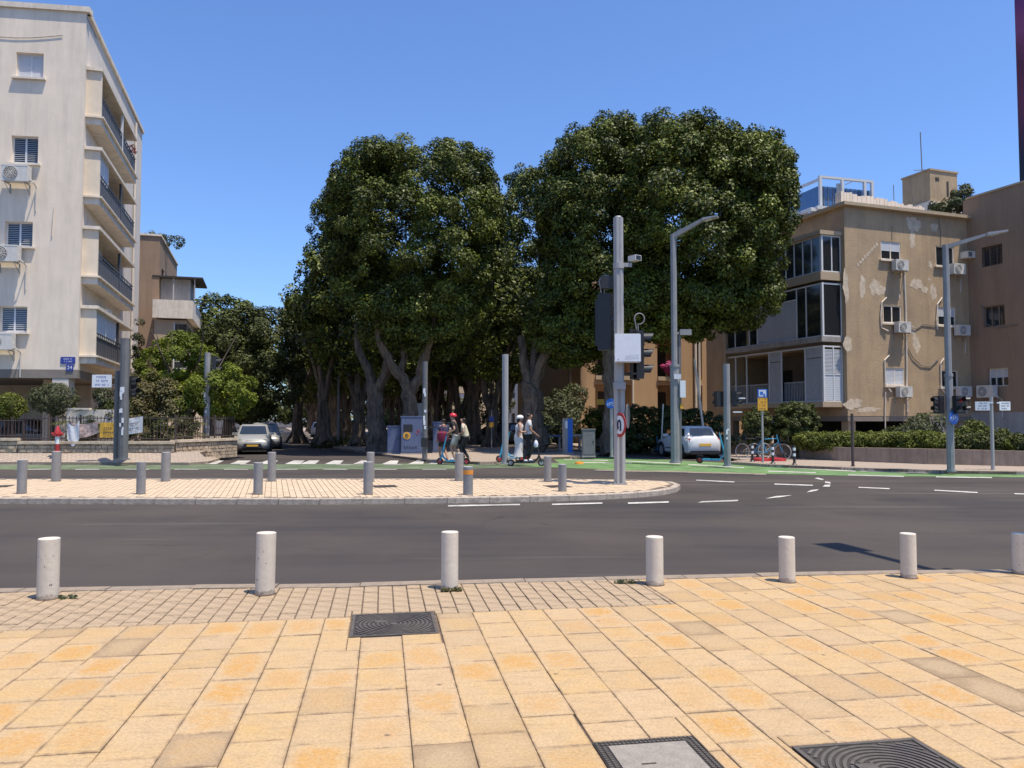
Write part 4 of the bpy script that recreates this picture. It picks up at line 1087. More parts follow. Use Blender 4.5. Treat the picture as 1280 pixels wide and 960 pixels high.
# corner and side balconies
BOX = 1.2; BLN = 8.0
for i, (z0, z1) in enumerate(bz):
    th = 0.4 if i == 0 else 0.26
    bal = slabf(rb, 'balcony', Rs, 0.2, BLN + 0.1, 0.0, BOX + 0.1, z0 - th, z0, 'tanl' if i != 1 else 'concrete', OR)
    if i == 0: slabf(bal, 'canopy', Rs, 0.15, BLN + 0.1, 0.0, BOX + 0.14, z1, z1 + 0.2, 'tanl', OR)
    b = MB()
    fr = lambda s0, s1, za, zb: b.fbox(Rs, s0, s1, BOX - 0.06, BOX, za, zb)
    fe = lambda o0, o1, za, zb: b.fbox(Rs, 0.25, 0.31, o0, o1, za, zb)
    b.fbox(Rs, 0.32, BLN, BOX - 0.06, BOX, z1 - 0.08, z1 - 0.002); b.fbox(Rs, 0.32, BLN, BOX - 0.06, BOX, z0 + 0.002, z0 + 0.06)
    fe(0.02, BOX - 0.08, z1 - 0.08, z1 - 0.002); fe(0.02, BOX - 0.08, z0 + 0.002, z0 + 0.06); fe(0.02, 0.08, z0 + .06, z1 - .08)
    b.fbox(Rs, 0.22, 0.34, BOX - 0.08, BOX + 0.02, z0 + 0.002, z1 - 0.002)
    if i == 0:
        n = 12
        for k in range(1, n): fr(0.3 + (BLN - 0.3) * k / n - 0.03, 0.3 + (BLN - 0.3) * k / n + 0.03, z0 + 0.06, z1 - 0.08)
        fe(0.54, 0.60, z0 + .06, z1 - .08)
    elif i == 1:
        for s in (1.4, 2.1, 5.3, 6.0, 7.3): fr(s - 0.03, s + 0.03, z0 + 0.06, z1 - 0.08)
        fr(2.1, BLN, z1 - 0.62, z1 - 0.56)
    else:
        for s in (1.55, 3.35, 4.35, 6.3, 7.3): fr(s - 0.03, s + 0.03, z0 + 0.06, z1 - 0.08)
        fe(0.54, 0.60, z0 + .06, z1 - .08); fe(0.08, BOX - .1, z0 + 1.3, z0 + 1.36)
    b.build('glazing_frame', M['wframe'], bal, origin=OR)
    b = MB(); q = BOX - 0.04
    if i == 0: b.fbox(Rs, 0.34, BLN, q, q + 0.01, z0 + 0.06, z1 - 0.08); b.fbox(Rs, 0.27, 0.28, 0.08, q, z0 + .06, z1 - .08)
    if i == 1:
        b.fbox(Rs, 0.34, 2.07, q, q + 0.01, z0 + 0.06, z1 - 0.08); b.fbox(Rs, 2.13, BLN, q, q + .01, z1 - 0.56, z1 - 0.08); b.fbox(Rs, 5.33, BLN, q, q + .01, z0 + 0.06, z1 - 0.62)
        b.fbox(Rs, 0.27, 0.28, 0.08, q, z0 + .06, z1 - .08)
    if b.f: b.build('pane', M['glass'], bal, origin=OR)
    b = MB()
    def panel(s0, s1, za, zb, slat=True):
        n_ = max(1, int((s1 - s0) / 0.12)) if slat else 1
        for k in range(n_): b.fbox(Rs, s0 + (s1 - s0) * k / n_ + 0.004, s0 + (s1 - s0) * (k + 1) / n_ - 0.004, q - 0.015, q + 0.01, za, zb)
    if i == 1: panel(2.13, 5.27, z0 + 0.06, z1 - 0.62, False)
    if i == 2: panel(0.36, 1.52, z0 + .06, z1 - .6); panel(3.38, 4.32, z0 + .06, z1 - .6); panel(0.36, 1.52, z1 - .56, z1 - .08, False); panel(3.38, 4.32, z1 - .56, z1 - .08, False)
    if b.f: b.each('closed_panel', M['shutter_shaded'], bal, OR)
    if i == 2:
        b = MB()
        for k in range(18): b.fbox(Rs, 0.27, 0.29, 0.1, 0.53, z0 + 1.38 + k * 0.066, z0 + 1.425 + k * 0.066); b.fbox(Rs, 0.27, 0.29, 0.61, q - .05, z0 + 1.38 + k * 0.066, z0 + 1.425 + k * 0.066)
        for k in range(14): b.fbox(Rs, 0.27, 0.29, 0.1, q - .05, z0 + 0.08 + k * 0.087, z0 + 0.16 + k * 0.087)
        b.build('shutter', M['shutter'], bal, origin=OR)
    if i:
        b = MB()
        for a, c in (((0.36, 2.07),) if i == 1 else ((1.6, 3.32), (4.4, 6.27), (6.35, BLN))):
            b.fbox(Rs, a, c, BOX - 0.2, BOX - 0.16, z0 + 1.0, z0 + 1.05)
            s = a
            while s < c: b.fbox(Rs, s, s + 0.025, BOX - 0.2, BOX - 0.17, z0, z0 + 1.0); s += 0.12
        b.build('railing', M['shutter_shaded'] if i == 2 else M['rail'], bal, origin=OR)
slabf(rb, 'end_fin', Rs, BLN + 0.1, BLN + 0.3, 0.0, BOX + 0.1, 2.2, 8.78, 'tanl', OR)
place = ((1123, 340.5, 'top left window of the tan block'), (1124.5, 417.5, 'middle left window of the tan block'), (1124.5, 497.5, 'lowest left window of the tan block'),
         (1195, 345, 'top right window of the tan block'), (1199, 421, 'middle right window of the tan block'), (1199, 497, 'lowest right window of the tan block'))
for x, y, w in place:
    s = sr(Rf, x); place_ac(Rf, s, zz(y, Rf, s), 'white air conditioner hanging below the ' + w, 0.92)
# pipes and cables
def cable(parent, F, pts, r, m='acd', name='cable', O=None):
    b = MB(); P = []
    for x, y, o in pts:
        s = sr(F, x); P.append(FP(F, s, o, zz(y, F, s)))
    b.tube(P, r, 6); return b.build(name, M[m], parent, origin=O)
for i, pts in enumerate(([(1133, 325, .05), (1134, 400, .05), (1133, 480, .05), (1133, 515, .05)], [(1110, 372, .05), (1104, 378, .05), (1102, 395, .05), (1103, 410, .05), (1110, 414, .1)], [(1112, 444, .05), (1106, 450, .05), (1106, 480, .05), (1112, 490, .1)],
              [(1180, 372, .05), (1174, 380, .05), (1172, 400, .05), (1173, 412, .05)], [(1180, 448, .05), (1176, 454, .05), (1176, 485, .05), (1180, 492, .1)])):
    cable(rb, Rf, pts, 0.035 if i else 0.045, 'trim', 'pipe', OR)
cable(rb, Rf, [(1136, 408, .04), (1146, 411, .04), (1155, 405, .04), (1172, 407, .04)], 0.02, O=OR)
cable(rb, Rf, [(1136, 436, .04), (1142, 448, .04), (1152, 457, .04), (1164, 458, .04), (1174, 448, .04)], 0.02, O=OR)
cable(rb, Rf, [(1119, 283, .03), (1119, 300, .03)], 0.012, O=OR)
cable(rb, Rf, [(1178, 272, .03), (1181, 295, .03), (1180, 308, .03)], 0.015, O=OR)
cable(rb, Rf, [(1106, 490, .05), (1105, 520, .05), (1105, 538, .05)], 0.03, 'trim', 'pipe', OR)
# gutter rafters seen against the sky on the side
# ---------------- brown wing stepping forward at the far right
WB = FP(Rf, FL, 0, 0)
Rw = frame(WB.x, WB.y, R(180) - R(20), True)   # comes towards the viewer, faces left
OW = (WB.x, WB.y, 0)
wb = thing('apartment_building', 'dark brown plastered wing with a slanting roofline at the right edge', 'building', OW)
WH = 13.1
def hw2(x0, x1, y0, y1):
    a, c = sr(Rw, x0), sr(Rw, x1); m_ = (a + c) / 2; return (a, c, zz(y1, Rw, m_), zz(y0, Rw, m_))
wh = [hw2(1232, 1258, 307, 332), hw2(1232, 1259, 382, 408), hw2(1236, 1261, 460, 483)]
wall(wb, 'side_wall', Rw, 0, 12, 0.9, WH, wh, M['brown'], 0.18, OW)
for h, kd in zip(wh, ('glass', 'glass', 'half')): window(wb, Rw, h, kd, 0.18, 'trim' if kd == 'half' else 'bframe', OW, 2, False)
b = MB()
h = wh[0]; s = h[0]
while s < h[1]: b.fbox(Rw, s, s + 0.02, -0.05, -0.03, h[2], h[3]); s += 0.13
z = h[2]
while z < h[3]: b.fbox(Rw, h[0], h[1], -0.055, -0.05, z, z + 0.02); z += 0.2
b.build('window_bars', M['rust'], wb, origin=OW)
slabf(wb, 'plinth', Rw, 0.0, 12, -0.2, 0.02, -0.1, 1.95, 'greyw', OW)
slabf(wb, 'coping', Rw, 0, 12, -0.3, 0.06, WH, WH + 0.1, 'tanl', OW)
b = MB(); p = [FP(Rw, 0, -.02, 0), FP(Rw, 12, -.02, 0), FP(Rw, 12, -8, 0), FP(Rw, 0, -8, 0)]; b.prism([(q.x, q.y) for q in p], WH - 0.4, WH - 0.2); b.build('roof', M['concrete'], wb, origin=OW)
b = MB(); b.fbox(Rw, 11.8, 12, -8, -.02, 0.9, WH - .003); b.fbox(Rw, -.2, -0.01, -8, -.02, 0.9, WH - .003); b.build('end_wall', M['brown'], wb, origin=OW)
s = sr(Rw, 1240); place_ac(Rw, s, zz(498, Rw, s), 'tan air conditioner below the lowest window of the brown wing', 1.05)
s = sr(Rf, 1210.5); 
acb = MB(); acb.box(-0.3, 0.3, -0.45, 0, 0, 0.34); 
t = thing('air_conditioner', 'small boxy window air conditioner beside the lamp arm on the tan block', 'air conditioner', FP(Rf, s, 0, zz(324, Rf, s)), front_rz(Rf)); acb.build('casing', M['acw'], t)
b = MB(); b.box(-0.26, 0.0, -0.455, -0.45, 0.05, 0.29); b.build('grille', M['acd'], t)
cable(wb, Rw, [(1231, 381, .03), (1233, 404, .03), (1250, 410, .03), (1275, 406, .03)], 0.02, O=OW)
# rooftop plants
o = foliage('roof_shrub', [(tuple(V(1185, 256, 42)), (1.05, 0.7, 0.45), 2), (tuple(V(1203, 248, 42)), (0.6, 0.5, 0.75), 2), (tuple(V(1194, 262, 42)), (1.4, 0.6, 0.3), 2)], 60, 0.28, 3800, 0.15, 11, M['leafo'], tint=0.6)
tag(o, 'straggly shrub growing on the roof of the tan block', 'shrub')

# ---------------- glass office block and its white frame, far behind
gy = 86.0
def gx(px): return V(px, 300, gy).x
t = thing('office_building', 'blue glass office block with a white rooftop frame behind the tan block', 'building', (gx(1045), gy, 0))
OG = (gx(1045), gy, 0)
Gf = frame(gx(1026), gy, math.pi / 2 - R(16), True); Gs = frame(gx(1026), gy, R(-19), False)
zt_ = V(1030, 232, gy).z; zf = V(1026, 219, gy).z
b = MB(); b.fbox(Gf, 0.3, 7.2, -9, -0.6, 0, zf - 1.0); b.fbox(Gs, 1.0, 14, -6, -0.5, 0, zf - 2.2); b.build('curtain_wall', M['bglass'], t, origin=OG)
b = MB()
for k in range(1, 12): b.fbox(Gf, 0.3 + k * 0.6, 0.36 + k * 0.6, -0.6, -0.54, 8, zf - 1.0)
for k in range(14): b.fbox(Gf, 0.3, 7.2, -0.6, -0.55, 12 + k * 1.1, 12.06 + k * 1.1)
for k in range(14): b.fbox(Gs, 1, 14, -0.5, -0.45, 12 + k * 1.1, 12.06 + k * 1.1)
b.each('mullion', M['polegrey'], t, OG)
b = MB(); q = 0.2
for s in (0, 2.9, 5.9, 6.9):
    b.fbox(Gf, s, s + 0.3, -0.28, 0, 8, zf - 0.25)
b.fbox(Gf, 0, 7.2, -0.3, 0.0, zf - 0.25, zf); b.fbox(Gs, 0.35, 14, -0.3, 0, zf - 0.5, zf - 0.25)
b.fbox(Gs, 0.3, 14, 0.0, 1.0, zf - 4.0, zf - 3.6); b.fbox(Gs, 0.4, 0.8, 0.6, 1.0, 8, zf - 4.0); b.fbox(Gf, 2.6, 3.0, -0.6, -0.3, zf - 5, zf - 0.6)
b.fbox(Gf, -0.9, 2.2, 0.35, 0.7, zf - 4.0, zf - 3.65)
b.build('roof_frame', M['wframe'], t, origin=OG)
b = MB(); b.tube([FP(Gf, 4.2, -1, zf - 0.4), FP(Gf, 5.6, -1, zf + 0.25)], 0.05, 5); b.build('roof_arm', M['acd'], t, origin=OG)

# ---------------- tower with a huge banner at the right edge
m_, n_, b_ = newmat('banner_print')
geo = nd(n_, 'ShaderNodeNewGeometry'); sz = nd(n_, 'ShaderNodeSeparateXYZ'); n_.links.new(geo.outputs['Position'], sz.inputs[0])
rp = nd(n_, 'ShaderNodeValToRGB'); el = rp.color_ramp.elements
el[0].position = 0.0; el[0].color = (0.006, 0.008, 0.02, 1); el[1].position = 1; el[1].color = (0.008, 0.008, 0.03, 1)
for ps, cc in ((0.22, (0.008, 0.008, 0.02)), (0.30, (0.05, 0.01, 0.03)), (0.42, (0.16, 0.02, 0.05)), (0.55, (0.12, 0.01, 0.03)), (0.66, (0.28, 0.05, 0.13)), (0.78, (0.14, 0.02, 0.12)), (0.86, (0.012, 0.01, 0.05))):
    e = el.new(ps); e.color = (*cc, 1)
hh = math_(n_, 'ADD', mrange(n_, sz.outputs[2], 16, 40), math_(n_, 'MULTIPLY', math_(n_, 'SUBTRACT', noise(n_, geo.outputs['Position'], 0.7, 6, 0.7), 0.5), 0.16))
n_.links.new(hh, rp.inputs[0]); n_.links.new(rp.outputs[0], b_.inputs['Base Color']); b_.inputs['Roughness'].default_value = 0.5
tx = V(1269, 100, 60).x
t = thing('tower_block', 'tall tower at the right edge wrapped in a dark red and navy banner', 'building', (tx, 60, 0))
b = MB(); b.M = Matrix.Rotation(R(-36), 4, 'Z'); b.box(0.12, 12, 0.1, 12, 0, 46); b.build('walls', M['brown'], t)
b = MB(); b.M = Matrix.Rotation(R(-36), 4, 'Z'); b.box(0.1, 11.9, 0.0, 0.08, 17.5, 45); b.build('banner', m_, t)

# ---------------- ochre block behind the hedge
def generic_block(name, label, px0, Y, az, flen, slen, h, m, floors, side_left=True, win=True, wcols=4, z0=0.0, seed=1, roofm='trim', dark_gf=False, side=-1):
    x = V(px0, 500, Y).x; O = (x, Y, 0)
    F1 = frame(x, Y, math.pi / 2 - az, True) if side < 0 else frame(x, Y, -math.pi / 2 - az, False)
    F2 = frame(x, Y, -az, side > 0)
    if side < 0: F2 = frame(x, Y, -az, False)
    else: F2 = frame(x, Y, -az, True)
    t = thing(name, label, 'building', O)
    r = random.Random(seed); hs1, hs2 = [], []
    fh = (h - 0.8) / floors
    if win:
        for f in range(floors):
            for c in range(wcols):
                s = flen * (c + 0.5) / wcols; hs1.append((s - 0.55, s + 0.55, z0 + f * fh + 1.1, z0 + f * fh + 2.2))
            nn = max(2, int(slen / 3.2))
            for c in range(nn):
                s = slen * (c + 0.5) / nn; hs2.append((s - 0.7, s + 0.7, z0 + f * fh + 1.0, z0 + f * fh + 2.25))
    wall(t, 'front_wall', F1, 0, flen, z0, h, hs1, M[m], 0.2, O)
    wall(t, 'side_wall', F2, 0, slen, z0, h, hs2, M[m], 0.2, O)
    for h_ in hs1: window(t, F1, h_, r.choice(['half', 'glass', 'closed']), 0.2, 'bframe', O, 1, False)
    for h_ in hs2: window(t, F2, h_, r.choice(['half', 'glass', 'glass']), 0.2, 'bframe', O, 1, False)
    b = MB(); P = [FP(F1, 0, -.02, 0), FP(F1, flen, -.02, 0), FP(F1, flen, -slen, 0), FP(F2, slen, -0.02, 0)]
    b.prism([(p.x, p.y) for p in P], h - 0.3, h - 0.1); b.build('roof', M['concrete'], t, origin=O)
    b = MB(); b.fbox(F1, flen - 0.2, flen, -slen, -.02, z0, h - .004); b.fbox(F2, slen - 0.2, slen, -flen, -.02, z0, h - .004); b.build('rear_wall', M[m], t, origin=O)
    b = MB(); b.fbox(F1, -0.1, flen + 0.1, -0.25, 0.1, h, h + 0.15); b.build('coping', M[roofm], t, origin=O)
    b = MB(); b.fbox(F2, 0.12, slen, -0.25, 0.1, h, h + 0.145); b.build('coping', M[roofm], t, origin=O)
    return t, F1, F2, O
# ochre: facade with two recessed balcony bays
ox = V(726, 500, 52).x; OO = (ox, 52, 0)
Of = frame(ox, 52, math.pi / 2 - R(17), True)
ob = thing('apartment_building', 'ochre apartment block with recessed balconies behind the clipped hedge', 'building', OO)
so_ = lambda px: sr(Of, px)
bays = [(so_(744), so_(789)), (so_(822), so_(848)), (so_(868), so_(878))]
hs = []
for z0 in (1.2, 4.3, 7.4):
    for a, c in bays: hs.append((a, c, z0, z0 + 2.75))
wall(ob, 'front_wall', Of, 0, 13, 0, 11.2, hs, M['ochre'], 1.4, OO)
b = MB()
for a, c in bays: b.fbox(Of, a - .1, c + .1, -1.5, -1.4, 0.8, 10.6)
b.build('recess_wall', M['ochre'], ob, origin=OO)
for a, c in bays[:2]:
    for z0 in (1.2, 4.3, 7.4):
        b = MB(); b.fbox(Of, a + (c - a) * 0.3, a + (c - a) * 0.85, -1.4, -1.37, z0 + 0.3, z0 + 2.3); w_ = b.build('window', M['dark'], ob, origin=OO)
        b = MB(); b.fbox(Of, a, c, -0.3, 0.14, z0 - 0.05, z0 + 0.22); b.build('balcony_edge', M['tanl'], ob, origin=OO)
b = MB(); b.fbox(Of, 0, 0.2, -14, -0.02, 0, 11.1); b.fbox(Of, 12.8, 13, -14, -.02, 0, 11.1); b.each('side_wall', M['ochre'], ob, OO)
b = MB(); b.fbox(Of, -.1, 13.1, -14, 0.1, 11.2, 11.4); b.build('roof', M['trim'], ob, origin=OO)
b = MB(); s = so_(790.5); b.tube([FP(Of, s, .1, .2), FP(Of, s, .1, 9)], 0.07, 6); s = so_(869); b.tube([FP(Of, s, .1, .2), FP(Of, s, .1, 9)], 0.09, 6); b.each('drainpipe', M['trim'], ob, OO)
o = foliage('flowers', [(tuple(FP(Of, so_(836), 0.0, 5.1)), (0.5, 0.3, 0.45), 2)], 18, 0.18, 800, 0.16, 9, M['petal'], tint=0.6); tag(o, 'pink flowers trailing over a balcony of the ochre block', 'flowers')
# white building glimpsed between the trunks, others along the side streets
generic_block('apartment_building', 'white apartment block glimpsed between the trunks and the ochre block', 672, 78, R(17), 9, 10, 9.5, 'wframe', 3, seed=4, wcols=3)
generic_block('apartment_building', 'pale rear block far along the right side street behind the trees', 560, 105, R(17), 14, 12, 9.5, 'tanl', 3, seed=5, wcols=4)
# brown block on the left street: corner towards the street at px 195
t, f1, f2, O2 = generic_block('apartment_building', 'brown four storey block beyond the cream block with a roof garden', 196, 57, R(17.4), 9, 11.5, 15.0, 'brown', 4, seed=6, wcols=2, side=1)
o = foliage('roof_shrub', [((O2[0] - 1.2, 60, 15.5), (1.6, 2.0, 0.5), 2)], 30, 0.3, 900, 0.2, 12, M['leafo'], tint=0.5); tag(o, 'sparse roof shrub on the brown block at the left', 'shrub')
# protruding lower wing with white balcony
xw = V(197, 400, 56).x; OB = (xw, 55.5, 0)
wing = thing('apartment_building', 'lower beige wing with a white roof terrace and dark awning beyond the brown block', 'building', OB)
Wf = frame(xw, 55.5, math.pi / 2 - R(17.4), True)
xe = 2.15
b = MB(); b.fbox(Wf, 0, xe, -12, 0, 0, 8.7); b.build('walls', M['tanl'], wing, origin=OB)
b = MB(); b.fbox(Wf, -0.1, xe + 0.4, -8, 0.3, 8.8, 10.1); b.build('terrace_parapet', M['trim'], wing, origin=OB)
b = MB(); b.fbox(Wf, xe, xe + 0.7, -7.5, -0.6, 5.6, 6.7); b.build('lower_balcony', M['trim'], wing, origin=OB)
b = MB(); b.fbox(Wf, xe, xe + 0.7, -7.5, -0.6, 2.6, 3.6); b.build('lower_balcony', M['trim'], wing, origin=OB)
b = MB(); b.fbox(Wf, xe, xe + 0.03, -3.4, -0.5, 4.5, 8.3); b.fbox(Wf, xe, xe + 0.03, -6.4, -4.2, 4.5, 8.3); b.fbox(Wf, 0.3, 1.2, 0, 0.03, 4.8, 6.4); b.fbox(Wf, 1.3, xe, 0, 0.03, 4.8, 8.4); b.each('window', M['glass'], wing, OB)
b = MB()
for z in (5.2, 5.7, 6.2): b.fbox(Wf, 1.3, xe, 0.03, 0.05, z, z + 0.06)
b.fbox(Wf, 1.28, 1.36, 0.03, 0.06, 4.6, 8.5); b.build('window_frame', M['wframe'], wing, origin=OB)
b = MB(); b.fbox(Wf, -0.4, xe + 0.9, -6, -1.5, 12.0, 12.12); b.build('awning', M['dark'], wing, origin=OB)
b = MB()
for s in (-0.2, 1.0, xe + 0.3): b.fbox(Wf, s, s + 0.08, -1.7, -1.62, 10.4, 12.0)
b.fbox(Wf, 0.1, xe, -5.5, -2.2, 10.4, 12.0); b.build('terrace_room', M['greyw'], wing, origin=OB)
generic_block('apartment_building', 'distant tan block just left of the dark street tree', 248, 78, R(17.4), 8, 12, 12.3, 'tanl', 4, seed=8, wcols=2, side=1)
generic_block('apartment_building', 'farthest tan block down the left side street', 262, 98, R(17.4), 8, 12, 13, 'tanl', 4, seed=9, wcols=2, side=1)
# ================================================================= TREES AND PLANTS
def branchy_trunk(parent, stems, origin, name='trunk', seed=0, lobes=5):
    r = random.Random(seed); b = MB()
    for pts, rad in stems:
        P = [Vector(p) for p in pts]; Q = []; RR = []
        for i in range(len(P) - 1):
            for k in range(4):
                t = k / 4; q = P[i].lerp(P[i + 1], t); q += Vector((r.uniform(-1, 1), r.uniform(-1, 1), 0)) * rad[i] * 0.18
                Q.append(q); RR.append(rad[i] + (rad[i + 1] - rad[i]) * t)
        Q.append(P[-1]); RR.append(rad[-1])
        b.tube(Q, RR, 14, lobes=lobes, wob=r)
    o = b.build(name, M['bark'], parent, origin=origin, smooth=True); return o
def std_stems(x, y, z0, zc, spread, r0, seed, n=5):
    r = random.Random(seed); zf = z0 + (zc - z0) * r.uniform(0.45, 0.6)
    st = [([(x, y, z0 - 0.15), (x + r.uniform(-.1, .1), y, z0 + 0.5), (x + r.uniform(-.2, .2), y + r.uniform(-.2, .2), zf)], [r0 * 1.6, r0, r0 * 0.85])]
    for k in range(n):
        a = 2 * math.pi * (k + r.random() * 0.6) / n; q = spread * r.uniform(0.6, 1)
        st.append(([(x, y, zf - 0.5), (x + math.cos(a) * q * 0.35, y + math.sin(a) * q * 0.35, zf + (zc - zf) * 0.6), (x + math.cos(a) * q, y + math.sin(a) * q, zc + 1.8)], [r0 * 0.55, r0 * 0.42, r0 * 0.22]))
    # fluted buttress roots
    for k in range(5):
        a = 2 * math.pi * k / 5 + r.random(); st.append(([(x + math.cos(a) * r0 * 2.1, y + math.sin(a) * r0 * 2.1, z0 - 0.1), (x + math.cos(a) * r0 * 0.8, y + math.sin(a) * r0 * 0.8, z0 + 0.7), (x + math.cos(a) * r0 * .5, y + math.sin(a) * r0 * .5, zf * 0.8)], [r0 * 0.25, r0 * 0.35, r0 * 0.3]))
    return st
def tree(label, px, Y, lobes, n_clump, clump, n_leaf, leaf, seed, m='leaf', stems=None, r0=0.4, zc=5.0, group=None, tint=0.5, name='ficus_tree', inner=0.4):
    x = V(px, 500, Y).x; O = (x, Y, 0)
    t = thing(name, label, 'tree', O, group=group)
    if stems is None: stems = std_stems(x, Y, 0.0, zc, 2.0, r0, seed)
    branchy_trunk(t, [(p_, [q_ * 0.82 for q_ in r_]) for p_, r_ in stems], O, seed=seed)
    foliage('crown', lobes, n_clump, clump, n_leaf, leaf, seed, M[m], t, O, tint, inner)
    return t
L = lobe_px
def pp(l, Y, dy=0): return [tuple(V(x, y, Y + (d if dy == 0 else 0))) for x, y, d in l]
Y1 = 39
stA = [(pp([(472, 566, 0), (471, 535, 0), (468, 505, 0), (468, 480, 0)], Y1), [0.72, 0.5, 0.46, 0.42]),
       (pp([(468, 490, 0), (462, 465, .2), (449, 440, .5), (445, 405, .8)], Y1), [0.34, 0.26, 0.2, 0.14]),
       (pp([(469, 490, 0), (482, 468, -.3), (488, 440, -.6), (500, 405, -.9)], Y1), [0.34, 0.27, 0.24, 0.16]),
       (pp([(462, 566, -.3), (466, 540, -.2), (470, 510, 0)], Y1), [0.3, 0.26, 0.2]),
       (pp([(483, 566, -.2), (477, 540, -.1), (472, 500, 0)], Y1), [0.28, 0.24, 0.2]),
       (pp([(517, 566, -1), (515, 530, -1), (511, 500, -1), (512, 480, -1)], Y1), [0.6, 0.42, 0.4, 0.36]),
       (pp([(512, 488, -1), (500, 468, -1.2), (487, 452, -1.4), (474, 425, -1.6), (470, 400, -1.8)], Y1), [0.34, 0.28, 0.25, 0.2, 0.15]),
       (pp([(513, 490, -1), (525, 470, -1.2), (530, 448, -1.5), (541, 420, -1.8), (543, 395, -2)], Y1), [0.34, 0.27, 0.25, 0.18, 0.14]),
       (pp([(500, 470, -1.1), (505, 445, -1), (500, 410, -1)], Y1), [0.2, 0.17, 0.12])]
tree('big dense ficus with a square topped crown and pale forked trunks beside the cabinets', 490, Y1,
     [L(520, 300, 107, 118, Y1, 4.3, 3.2), L(520, 228, 72, 42, Y1, 3.0, 2.6), L(575, 205, 40, 30, Y1 + 0.5, 2, 2), L(468, 215, 42, 34, Y1, 2, 2), L(525, 392, 84, 56, Y1, 3.6, 2.3), L(440, 300, 32, 90, Y1 + 1, 2.5, 2.4), L(607, 290, 24, 70, Y1, 2.5, 2.2)],
     1000, 0.5, 210000, 0.15, 21, stems=stA)
tree('tall ficus behind the square crowned one, showing on its left', 405, 47,
     [L(414, 345, 30, 98, 47, 2.6, 2.6), L(425, 275, 26, 36, 47, 2, 2), L(408, 420, 26, 50, 47, 2.4, 2.2)], 260, 0.52, 42000, 0.17, 22, r0=0.42, zc=5.5)
tree('lighter green ficus crown lower at the far left of the boulevard row', 372, 56,
     [L(374, 388, 22, 30, 56, 2.2, 2.2), L(380, 420, 24, 40, 56, 2.2, 2.2)], 80, 0.6, 12000, 0.2, 23, r0=0.4, zc=5, tint=0.65)
tree('ficus filling the gap between the two biggest crowns', 592, 50,
     [L(655, 335, 44, 122, 50, 3.2, 2.8), L(658, 242, 34, 38, 50, 2, 2), L(620, 400, 50, 60, 50, 3, 2.4)], 400, 0.52, 60000, 0.17, 24, r0=0.5, zc=6)
Y2 = 38
xA = V(665, 500, Y2).x
stB = [(pp([(668, 556, 0), (667, 530, 0), (665, 500, 0), (664, 478, 0)], Y2), [0.85, 0.66, 0.56, 0.5]),
       (pp([(662, 485, 0), (656, 455, .2), (651, 420, .4)], Y2), [0.34, 0.26, 0.2]),
       (pp([(668, 485, 0), (675, 460, -.2), (690, 425, -.5), (705, 395, -.8)], Y2), [0.36, 0.3, 0.24, 0.16]),
       (pp([(665, 485, 0), (668, 450, .3), (672, 410, .6)], Y2), [0.3, 0.24, 0.18]),
       (pp([(655, 558, -.4), (660, 535, -.2), (663, 500, 0)], Y2), [0.34, 0.3, 0.2]), (pp([(681, 558, -.4), (674, 535, -.2), (668, 500, 0)], Y2), [0.3, 0.28, 0.2])]
tree('broad ficus with a thick dark fluted trunk behind the couple on the scooter', 667, Y2,
     [L(748, 305, 76, 146, Y2, 4.3, 2.4), L(768, 185, 44, 42, Y2, 2.4, 2), L(705, 400, 48, 62, Y2, 3.0, 2.3), L(815, 180, 30, 36, Y2 + 1, 2.0, 2), L(700, 260, 36, 70, Y2, 2.5, 2.2)],
     1000, 0.5, 190000, 0.15, 25, stems=stB)
Y3 = 36
stC = [(pp([(764, 566, 0), (763, 530, 0), (762, 490, 0), (762, 455, 0), (765, 425, 0)], Y3), [0.62, 0.42, 0.37, 0.34, 0.3]),
       (pp([(763, 450, 0), (780, 425, .2), (820, 395, .4), (860, 360, .3)], Y3), [0.26, 0.24, 0.2, 0.15]), (pp([(762, 455, 0), (752, 425, .2), (745, 390, .4)], Y3), [0.24, 0.2, 0.15]),
       (pp([(820, 395, .4), (870, 385, 0), (915, 370, -.3)], Y3), [0.18, 0.15, 0.1])]
tree('widest ficus crown reaching over the street on the right, with a pale straight trunk', 764, Y3,
     [L(858, 290, 92, 136, Y3, 4.2, 2.8), L(920, 270, 66, 100, Y3 - 0.5, 3.4, 2.4), L(862, 180, 46, 34, Y3, 2.2, 2), L(945, 190, 34, 30, Y3, 1.8, 2), L(925, 365, 52, 46, Y3 - 0.5, 2.8, 2.2), L(970, 235, 20, 50, Y3, 1.8, 2), L(805, 385, 60, 45, Y3, 3, 2.4)],
     1200, 0.52, 230000, 0.155, 26, stems=stC, tint=0.58)
